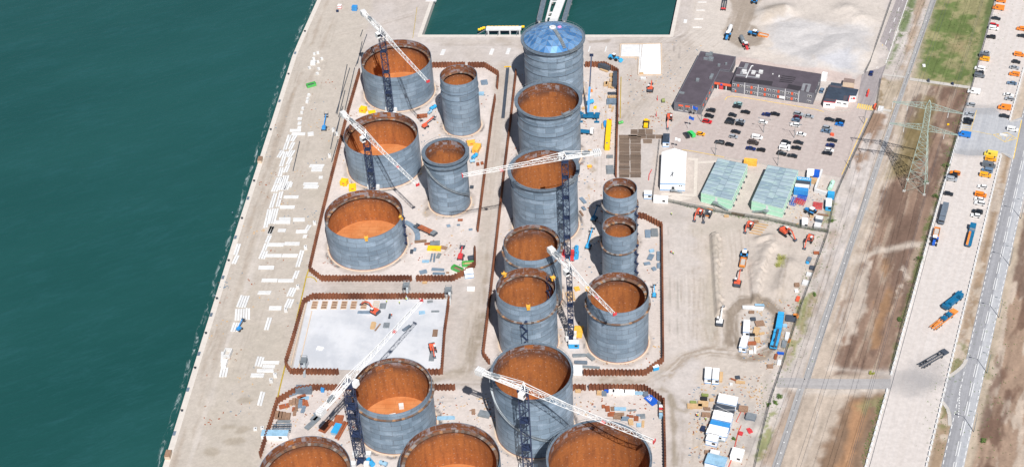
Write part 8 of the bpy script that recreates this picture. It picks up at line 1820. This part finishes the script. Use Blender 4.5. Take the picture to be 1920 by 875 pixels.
# stair towers over the walls
for (x, y, h, l_) in [(763.5, 549, 4.5, 'grey stair tower over the north wall of the slab'), (842, 556, 4.0, 'grey stair tower at the northeast corner of the slab'), (572, 690, 4.5, 'grey stair tower over the south wall of the slab')]:
    q = g2(x, y); t = thing('stair_tower', l_, 'stair tower', (q[0], q[1], 0)); b = MB()
    for sx in (-1, 1):
        for sy in (-1, 1): b.box(sx * 1.2, sy * 1.6, 0, .14, .14, h + 1)
    for z in (h, h + 1, h * .5):
        for sy in (-1, 1): b.beam((-1.2, sy * 1.6, z), (1.2, sy * 1.6, z), .1); b.beam((sy * 1.2, -1.6, z), (sy * 1.2, 1.6, z), .1)
    b.build('frame', M['galv'], t); b = MB(); b.box(0, 0, h, 2.3, 3.0, .08); b.beam((.6, -1.6, h), (.6, -5.0, .1), .9, .15); b.beam((-.6, 1.6, h), (-.6, 4.6, .1), .9, .15); b.build('steps', M['galv'], t)
# hoses
def hose(pxs, r, m_, label, z=.12):
    pts = [Vector((*g2(*p_), z)) for p_ in pxs]; o = pts[0]; b = MB(); b.tube([p_ - o for p_ in pts], r, 6); ob = b.build('hose', M[m_], loc=o); tag(ob, label, 'hose')
hose([(579, 505), (574, 520), (567, 552), (558, 590), (552, 620)], .28, 'rope', 'yellow pipe along the bund from the clear tank to the slab'); hose([(536, 680), (530, 705), (524, 730), (520, 748)], .28, 'rope', 'yellow pipe at the southwest corner of the slab'); hose([(574, 520), (583, 519), (590, 522), (594, 528)], .22, 'rope', 'short yellow branch pipe entering the gap between bunds')
hose([(1164.5, 145), (1163.5, 185), (1163, 222)], .22, 'rope', 'straight yellow pipe east of the dark containers'); hose([(782, 14), (778, 44), (774, 72)], .12, 'rope', 'thin yellow line west of the basin')
hose([(1404, 775), (1392, 792), (1384, 810), (1378, 835), (1374, 855), (1366, 875)], .2, 'orangecable', 'red hose running down between cabins and fence'); hose([(1390, 770), (1380, 790), (1390, 795), (1397, 772)], .16, 'orangecable', 'red hose loop near the cabin row')
hose([(1222, 318), (1217, 328), (1216, 338)], .2, 'red', 'short red hose west of the tent')
# low concrete L-wall and yard kit by mint building
t = thing('low_wall', 'pale L-shaped concrete wall round the mint tank', 'wall', (*g2(1532, 360), 0)); c_ = g2(1532, 360); b = MB()
for a, e_ in (((1540.5, 323), (1528, 359)), ((1527, 359.5), (1551, 367))): A = g2(*a); B = g2(*e_); b.beam((A[0] - c_[0], A[1] - c_[1], .9), (B[0] - c_[0], B[1] - c_[1], .9), .9, 1.8)
b.build('wall', M['slabwhite'], t)
def frames(px, py, m_, label, n_=5, L=4.0, ang=0.3):
    q = g2(px, py); t = thing('frame_pile', label, 'frames', (q[0], q[1], 0), ang)
    for k in range(n_): b = MB(); y = (k - n_ / 2) * .9; [b.beam((-L / 2, y + s_ * .35, .3 + .1 * k), (L / 2, y + s_ * .35, .3 + .1 * k), .14) for s_ in (-1, 1)]; [b.beam((x, y - .35, .3 + .1 * k), (x, y + .35, .3 + .1 * k), .12) for x in np.linspace(-L / 2, L / 2, 6)]; b.build('frame', M[m_], t)
frames(1498, 379, 'red', 'red steel frames left of a pile of the same by blue ones', 5, 3.6, 1.2); frames(1533, 386, 'red', 'red steel frames beside the blue-walled cabin', 5, 4.0, -.2); frames(1504, 371, 'deepblue', 'deep blue steel frames between container and red ones', 4, 4.0, -.3); frames(1486, 378, 'deepblue', 'slim blue and yellow rods east of the eastern mint building', 3, 6.0, 1.25)
for i in range(5): stack(1416 + i * 3.4, 438 - i * 4.4, 5.2, .5, .35, XA, 'wood', 'timber_trestle', 'pale timber trestle in the ladder-like row by the excavators', 'timber trestle', 2, 'timber trestles by the excavators')
# debris along yard fence & island yard
isl = [(1412, 577, 8.5, 2.0, -4, 'offwhite', 'long pale pipe pack at the top of the island yard'), (1424, 573, 4.0, 1.6, -4, 'lightblue', 'light blue pack beside the long pale pipes'), (1409, 585, 2.2, 1.2, 0, 'brownwood', 'brown scraps under the long pipes'), (1412, 598, 2.2, 1.6, 0, 'dkgrey', 'dark round drum in the island yard'), (1424, 606, 3.6, 3.0, 10, 'brownwood', 'brown frames in the island yard'), (1418, 621, 2.4, 4.6, -15, 'wood', 'pale timber boards leaning in the island yard'), (1428, 625, 2.4, 1.0, 20, 'wood', 'small timber bits right of the boards'), (1420, 637, 2.2, 2.6, 0, 'wood', 'timber crate below the boards'), (1409, 643, 3.6, 1.8, 5, 'rustplate', 'rusty frames beside the southern white cabin'), (1411, 627, 2.0, 1.4, 0, 'black', 'black tyre heap in the island yard'), (1408, 660, 1.6, 1.2, 0, 'white', 'small white tank south of the island yard'), (1415, 655, .8, 3.4, 0, 'white', 'thin white pipe south of the island yard'),
       (1483, 597, 4.2, 3.4, -10, 'dkgrey', 'dark grey tarpaulined racks at the fence'), (1492, 592, 2.0, 2.2, 0, 'orange', 'orange mesh heap at the fence'), (1471, 610, 1.8, 1.6, 0, 'lightblue', 'light blue crate right of the blue lorry'), (1476, 630, 1.4, 4.6, -12, 'offwhite', 'pale pipes along the fence'), (1480, 638, .8, 2.0, -12, 'orange', 'orange post pack along the fence'), (1470, 645, 1.6, 4.0, -14, 'galv', 'grey panels right of the crane lorry'), (1464, 662, 2.6, 1.0, -5, 'deepblue', 'deep blue tarpaulin at the fence foot'), (1461, 679, 1.4, 2.6, -10, 'white', 'white sacks along the fence'), (1455, 668, 1.0, 3.0, -15, 'rustplate', 'rusty planks beside the white sacks'), (1444, 686, 2.4, 1.8, 0, 'brownwood', 'brown and white scraps near the fence bend'),
       (1517, 487, 1.6, 3.2, -20, 'grey', 'grey crate by the fence near the blue barrel'), (1514, 492, 1.2, 1.2, 0, 'skyblue', 'blue barrel near the yard fence'), (1523, 502, 2.2, 2.0, -15, 'dkgrey', 'dark grey square pallet at the yard fence'), (1517, 514, 2.4, 2.2, -15, 'offwhite', 'pale crate below the dark square pallet'), (1510, 530, 2.6, 3.0, -20, 'offwhite', 'pale slabs by the yard fence'), (1494, 534, 2.0, 2.0, 0, 'brownwood', 'round brown spool west of the pale slabs'), (1531, 474, 2.4, 1.6, 0, 'rustplate', 'rusty scraps at the northeast fence corner'), (1493, 545, 1.4, 1.4, 10, 'white', 'small white sack below the brown spool'), (1496, 560, 1.2, 3.0, -20, 'orangered', 'red and white barrier planks at the fence'),
       (1384, 402, 6.0, 1.0, -18, 'brownwood', 'rubble boards along the mint yard fence'), (1362, 405, 2.0, 1.2, 0, 'wood', 'small timber pack by the fence'), (1418, 416, 2.0, 1.6, 0, 'brownwood', 'brown crate above the timber frames'), (1522, 405, 1.6, 1.6, 0, 'wood', 'small cardboard-brown crate near the blue tractor'), (1543, 403, 5.0, .8, -8, 'brownwood', 'row of dark tools below the red frames'),
       (1303, 761, 5.6, 2.2, -3, 'wood', 'wide pale timber platform west of the cabin row'), (1318, 757, 4.0, 3.0, -5, 'wood', 'pale timber boards right of the platform'), (1300, 754, 2.4, 1.2, -2, 'lime', 'olive crate above the wide timber platform'), (1322, 740, 2.6, 1.2, -4, 'lime', 'olive crate above the black skip'), (1320, 747, 2.6, 1.6, -6, 'black', 'black tray between the timber boards'), (1334, 749, 1.6, 1.2, 10, 'wood', 'pile of pale offcuts near the cabins'), (1326, 766, 2.4, 1.2, 0, 'brownwood', 'brown planks below the timber boards'), (1324, 777, 3.2, 2.0, -5, 'brownwood', 'machine crate pile above the workers'), (1352, 706, 1.2, 5.4, -8, 'wood', 'pale timber leaning right of the cabin pair'), (1383, 707, 1.8, 1.6, 10, 'dkgrey', 'dark drum heap between cabins and fence'), (1375, 711, 2.0, .5, -30, 'rustplate', 'short rusty beam left of the dark drum'), (1388, 716, 3.6, 1.0, -5, 'wood', 'pale planks below the dark drum'), (1371, 720, 1.2, 1.2, 0, 'offwhite', 'small white box with dark lid south of the beam'),
       (1394, 766, 3.4, 3.0, -8, 'brownwood', 'brown deck at the head of the red hoses'), (1382, 762, 1.6, 2.6, -8, 'dkgrey', 'dark cupboard right of the crossed-strap unit'), (1318, 803, 1.6, 2.6, -20, 'navy', 'dark compressor left of the cabin row'), (1406, 807, 1.8, 2.4, 20, 'red', 'dark red coil at the fence'), (1389, 812, 1.4, 1.6, -20, 'red', 'small red coil left of the fence one'), (1352, 824, 2.4, 1.8, 0, 'galv', 'grey machine in the notch of the cabin row'), (1330, 848, 3.6, 1.4, -10, 'brownwood', 'brown rubble north of the light-blue cabin')]
for x, y, L, W, a, m_, l_ in isl: stack(x, y, L, W, .7, R_(a), m_, 'material_pack', l_, 'material pack', 3)
# roadside bits
stack(1651, 204, 2.6, 3.6, 1.2, XA, 'offwhite', 'gate_box', 'pale gate housing beside the red barrier', 'gate box', 1); stack(1641, 200, 1.0, 3.6, 1.6, XA, 'orangered', 'gate_barrier', 'orange-red gate machine by the yellow crossing', 'gate'); stack(1628, 172, .7, 2.8, 1.4, XA, 'orangered', 'gate_barrier', 'red barrier post, upper of two on the entrance road', 'gate'); stack(1626.5, 178, .8, 2.2, 1.2, XA, 'red', 'gate_barrier', 'red barrier post, lower of two on the entrance road', 'gate')
stack(1881, 253, 1.0, 3.8, .6, R_(72), 'offwhite', 'traffic_island', 'white kerb block on the hatched island', 'traffic island', 1)
stack(1732.5, 123.5, 1.4, 1.6, .8, 0, 'white', 'marker_box', 'tiny white box alone on the green field', 'box', 2); stack(1740.5, 151, 1.0, 1.0, 1.6, 0, 'dkgrey', 'control_box', 'dark post box on the pale footway', 'box', 2); stack(1786, 157, 1.0, 1.0, 1.2, 0, 'navy', 'control_box', 'small dark box nearer the strip on the pale footway', 'box', 2)
stack(1777.5, 233.5, .9, .9, .5, 0, 'yellow', 'marker_box', 'tiny yellow box in the field right of the pylon', 'box', 2); stack(1560.5, 252, 1.6, 1.2, 1.2, XA, 'orangered', 'road_machine', 'small orange machine alone in the easternmost car column', 'machine', 2)
cabin(665, 15.5, 2.8, 2.6, 2.4, R_(-5), 'bright blue box at the top of the quay', roof='blue', wall='blue', trim=None, win=False); cabin(637, 12.5, 2.0, 2.0, 1.8, R_(-5), 'white box with red foot at the top of the quay', trim='red', win=False); stack(633, 21, 1.4, 1.2, 1.0, 0, 'navy', 'crate', 'small dark blue crate below the white box', 'crate', 2)
# lime mixer, cone posts on plaza
q = g2(1243.5, 190, .5); t = thing('mixer', 'lime green drum mixer on the plaza', 'mixer', (q[0], q[1], 0)); b = MB(); b.tube([(-.7, 0, .9), (.7, .3, .9)], .9, 12); b.build('drum', M['lime'], t); b = MB(); b.box(0, 0, 0, 1.8, 1.2, .3); b.build('stand', M['dkgrey'], t)
for x, y, l_ in [(1232.5, 188, 'upper'), (1230.5, 218, 'lower')]: q = g2(x, y); b = MB(); b.cyl(0, 0, 0, .35, .1, 8); b.cyl(0, 0, .1, .22, 2.6, 8, .1); o = b.build('marker_post', M['red'], loc=(q[0], q[1], 0)); tag(o, f'{l_} red marker post on the plaza', 'post')
# ================================================================== PEOPLE
def person_mesh():
    b = MB(); rings = [(0.0, .0, .0)]
    return None
pv = [(0, 0, .95), (0, 0, 1.2), (0, 0, 1.45), (0, 0, 1.55), (0, 0, 1.72), (.1, 0, .9), (.12, .05, .5), (.12, .0, .06), (-.1, 0, .9), (-.12, -.1, .5), (-.12, -.16, .06), (.22, 0, 1.42), (.3, .04, 1.15), (.26, .2, .95), (-.22, 0, 1.42), (-.3, .0, 1.15), (-.26, .14, .92)]
pe = [(0, 1), (1, 2), (2, 3), (3, 4), (0, 5), (5, 6), (6, 7), (0, 8), (8, 9), (9, 10), (2, 11), (11, 12), (12, 13), (2, 14), (14, 15), (15, 16)]
pr = [.15, .15, .17, .07, .115, .1, .075, .05, .1, .075, .05, .075, .055, .04, .075, .055, .04]
pm = bpy.data.meshes.new('person'); pm.from_pydata(pv, pe, []); po = bpy.data.objects.new('person', pm); COL.objects.link(po)
bm_ = po.modifiers.new('skin', 'SKIN'); sub = po.modifiers.new('sub', 'SUBSURF'); sub.levels = 1; sub.render_levels = 1
for i, r in enumerate(pr): pm.skin_vertices[0].data[i].radius = (r, r)
pm.skin_vertices[0].data[0].use_root = True
bpy.context.view_layer.update(); dg = bpy.context.evaluated_depsgraph_get(); bodym = bpy.data.meshes.new_from_object(po.evaluated_get(dg)); bodym.materials.clear(); bodym.materials.append(M['skin']); bpy.data.objects.remove(po)
vest = MB(); vest.cyl(0, 0, .95, .21, .52, 10, .23); vm = vest.mesh('vest', M['hivis']); hel = MB(); hel.cyl(0, 0, 1.72, .15, .1, 10, .1); hel.cyl(0, .03, 1.71, .18, .03, 10); hm_ = hel.mesh('helmet', M['white'])
M['vestred'] = mat('orange_vest', (.85, .18, .03), .8); vm2 = vest.mesh('vest', M['vestred'])
for (x, y, v_, l_) in [(1262.5, 477.5, vm, 'worker in yellow vest and helmet between the track lines'), (1258.5, 475, vm2, 'worker in red-orange vest beside the yellow one'), (1259, 404, vm, 'worker in yellow vest on the ramp below the tent'), (1306, 780.5, vm2, 'worker in orange vest west of the cabin row, left of a pair'), (1308.5, 781, vm, 'worker in yellow vest west of the cabin row, right of a pair'), (1323.5, 788, vm, 'worker in yellow vest close to the cabin doors'), (1334, 790, vm, 'worker in yellow vest in the cabin shadow'),
                      (749.5, 571, vm, 'worker in yellow vest on the slab near the jib tip'), (762, 564, vm, 'worker in yellow vest by the slab stair tower'), (735, 594, vm2, 'worker in orange vest in the middle of the slab'), (725.5, 569, vm, 'worker in yellow vest beside the seventh pit'), (1108, 640, vm2, 'worker in orange vest near the eastern tank')][:11]:
    q = g2(x, y); t = bpy.data.objects.new('person', bodym); COL.objects.link(t); t.location = (q[0], q[1], .27 if 560 < y < 600 and x < 800 else 0); t.rotation_euler = (0, 0, random.uniform(0, 6)); tag(t, l_, 'person')
    for mm, nm in ((v_, 'vest'), (hm_, 'helmet')): o = bpy.data.objects.new(nm, mm); COL.objects.link(o); o.parent = t
# ================================================================== SHRUBS
M['leaf'] = mat('shrub_leaf', (.09, .15, .035), .8, var=.35, scale=3, orand=.2); M['leafy'] = mat('yellow_shrub_leaf', (.30, .31, .06), .8, var=.3, scale=3)
def shrub(px, py, r, h, label, m_='leaf', n_=260, group=None):
    q = g2(px, py); t = thing('shrub', label, 'shrub', (q[0], q[1], 0), 0, group); b = MB(); rng = random.Random(int(px * 7 + py)); cl = [(rng.uniform(-r, r) * .7, rng.uniform(-r, r) * .7, rng.uniform(.3, .8) * h, rng.uniform(.3, .5) * r) for _ in range(6)]
    for k in range(n_):
        c_ = cl[k % 6]; v = Vector((rng.gauss(0, 1), rng.gauss(0, 1), rng.gauss(0, 1))).normalized() * c_[3] * rng.uniform(.5, 1.1); p_ = Vector(c_[:3]) + v; p_.z = max(.08, p_.z); a = Vector((rng.uniform(-1, 1), rng.uniform(-1, 1), rng.uniform(-1, 1))).normalized() * rng.uniform(.1, .22); e = a.cross(Vector((rng.uniform(-1, 1), rng.uniform(-1, 1), 1))).normalized() * .12
        b.add([p_ - a, p_ + e, p_ + a, p_ - e], [(0, 1, 2, 3)])
    b.build('foliage', M[m_], t); b = MB(); [b.beam((0, 0, 0), (c_[0] * .6, c_[1] * .6, c_[2]), .05) for c_ in cl]; b.build('stem', M['brownwood'], t)
for (x, y, r, h, m_, l_) in [(1723, 489, 1.8, 1.8, 'leaf', 'bright green shrub at the west barrier opposite the slanting crane'), (1774, 313, 1.8, 1.6, 'leaf', 'green shrub at the west barrier by the orange car'), (1755, 371, 1.6, 1.5, 'leaf', 'green shrub at the west barrier above the tanker'), (1736, 343, 1.2, 1.2, 'leaf', 'small dark shrub at the foot of the pylon'), (1688, 600, 1.2, 1.2, 'leaf', 'small shrub on the strip edge below the slanting crane'), (1635, 700, 1.3, 1.0, 'leafy', 'yellow-green shrub above the access road'),
                           (1463, 744, 1.4, 1.2, 'leaf', 'green shrub just below the access road by the fence'), (1455, 755, 1.2, 1.0, 'leaf', 'dark green shrub, second below the access road'), (1441, 760, 1.0, .9, 'leaf', 'small shrub touching the fence below the access road'), (1466, 486, 2.6, 1.3, 'leafy', 'yellow-green weeds on the heap, upper clump'), (1462, 500, 2.4, 1.1, 'leafy', 'yellow-green weeds on the heap, lower clump'), (1843, 828, 1.2, 1.0, 'leaf', 'dark green shrub east of the main road at the bottom'),
                           (1558, 415, 1.3, .9, 'leaf', 'green weeds outside the fence corner'), (1375, 822, .9, .7, 'leaf', 'small weeds beside the red hose'), (1525, 553, 1.2, .9, 'leaf', 'green shrub in the fence verge beside the path')]:
    shrub(x, y, r, h, l_, m_)
# remove the placeholder sheet owner if any thing ended up without parts

# loose debris nobody could count
AREAS = [([(600, 215), (640, 350), (600, 500), (880, 500), (920, 150), (820, 130)], 700), ([(970, 140), (1150, 140), (1150, 500), (1236, 430), (1240, 680), (1100, 695), (915, 670)], 900), ([(520, 760), (590, 735), (1200, 740), (1240, 780), (1245, 870), (490, 870)], 800), ([(1290, 720), (1440, 700), (1400, 870), (1290, 870)], 600), ([(1380, 565), (1500, 560), (1455, 700), (1390, 680)], 350), ([(1480, 340), (1560, 340), (1545, 430), (1480, 420)], 200), ([(420, 420), (560, 150), (640, 150), (520, 800), (370, 800)], 350), ([(1165, 90), (1330, 60), (1250, 260), (1170, 240)], 300)]
for mi, mn in enumerate(('brownwood', 'rustplate', 'greyplate', 'wood')):
    b = MB(); rg = random.Random(90 + mi)
    for poly, cnt_ in AREAS:
        P_ = [g2(*p_) for p_ in poly]; xs = [p_[0] for p_ in P_]; ys = [p_[1] for p_ in P_]; k = 0; cl = None
        while k < cnt_ // 4:
            if cl is None or rg.random() < .25: cl = (rg.uniform(min(xs), max(xs)), rg.uniform(min(ys), max(ys)))
            x = cl[0] + rg.gauss(0, 3); y = cl[1] + rg.gauss(0, 3); k += 1
            if not in_poly(np.array([x]), np.array([y]), P_)[0]: continue
            b.box(x, y, .0, rg.uniform(.15, .9), rg.uniform(.12, .5), rg.uniform(.06, .3), rg.uniform(0, 3.1))
    tag(b.build('debris', M[mn]), kind='stuff')
# grass tufts along the fences and in the green field
b = MB(); rg = random.Random(5)
for (a, e_, n_, wd) in [((1560, 400), (1430, 800), 500, 3), ((1838, 60), (1684, 620), 400, .8), ((1654, 742), (1617, 870), 200, .6), ((1790, 10), (1770, 150), 900, 16), ((1800, 660), (1750, 850), 150, 4), ((1690, 20), (1670, 120), 200, 3), ((1880, 560), (1840, 860), 250, 5), ((1290, 388), (1553, 437), 250, 1.5)]:
    A = Vector(g2(*a)); B = Vector(g2(*e_))
    for _ in range(n_):
        p_ = A.lerp(B, rg.random()) + Vector((rg.gauss(0, wd), rg.gauss(0, wd * .4))); s_ = rg.uniform(.15, .5)
        for k in range(3): an = rg.uniform(0, 6.3); d = Vector((math.cos(an) * s_, math.sin(an) * s_)); b.add([(p_.x, p_.y, 0), (p_.x + d.x, p_.y + d.y, s_ * .8), (p_.x + d.x * .5 - d.y * .4, p_.y + d.y * .5 + d.x * .4, s_ * .5)], [(0, 1, 2)])
tag(b.build('grass', M['leaf']), kind='stuff')
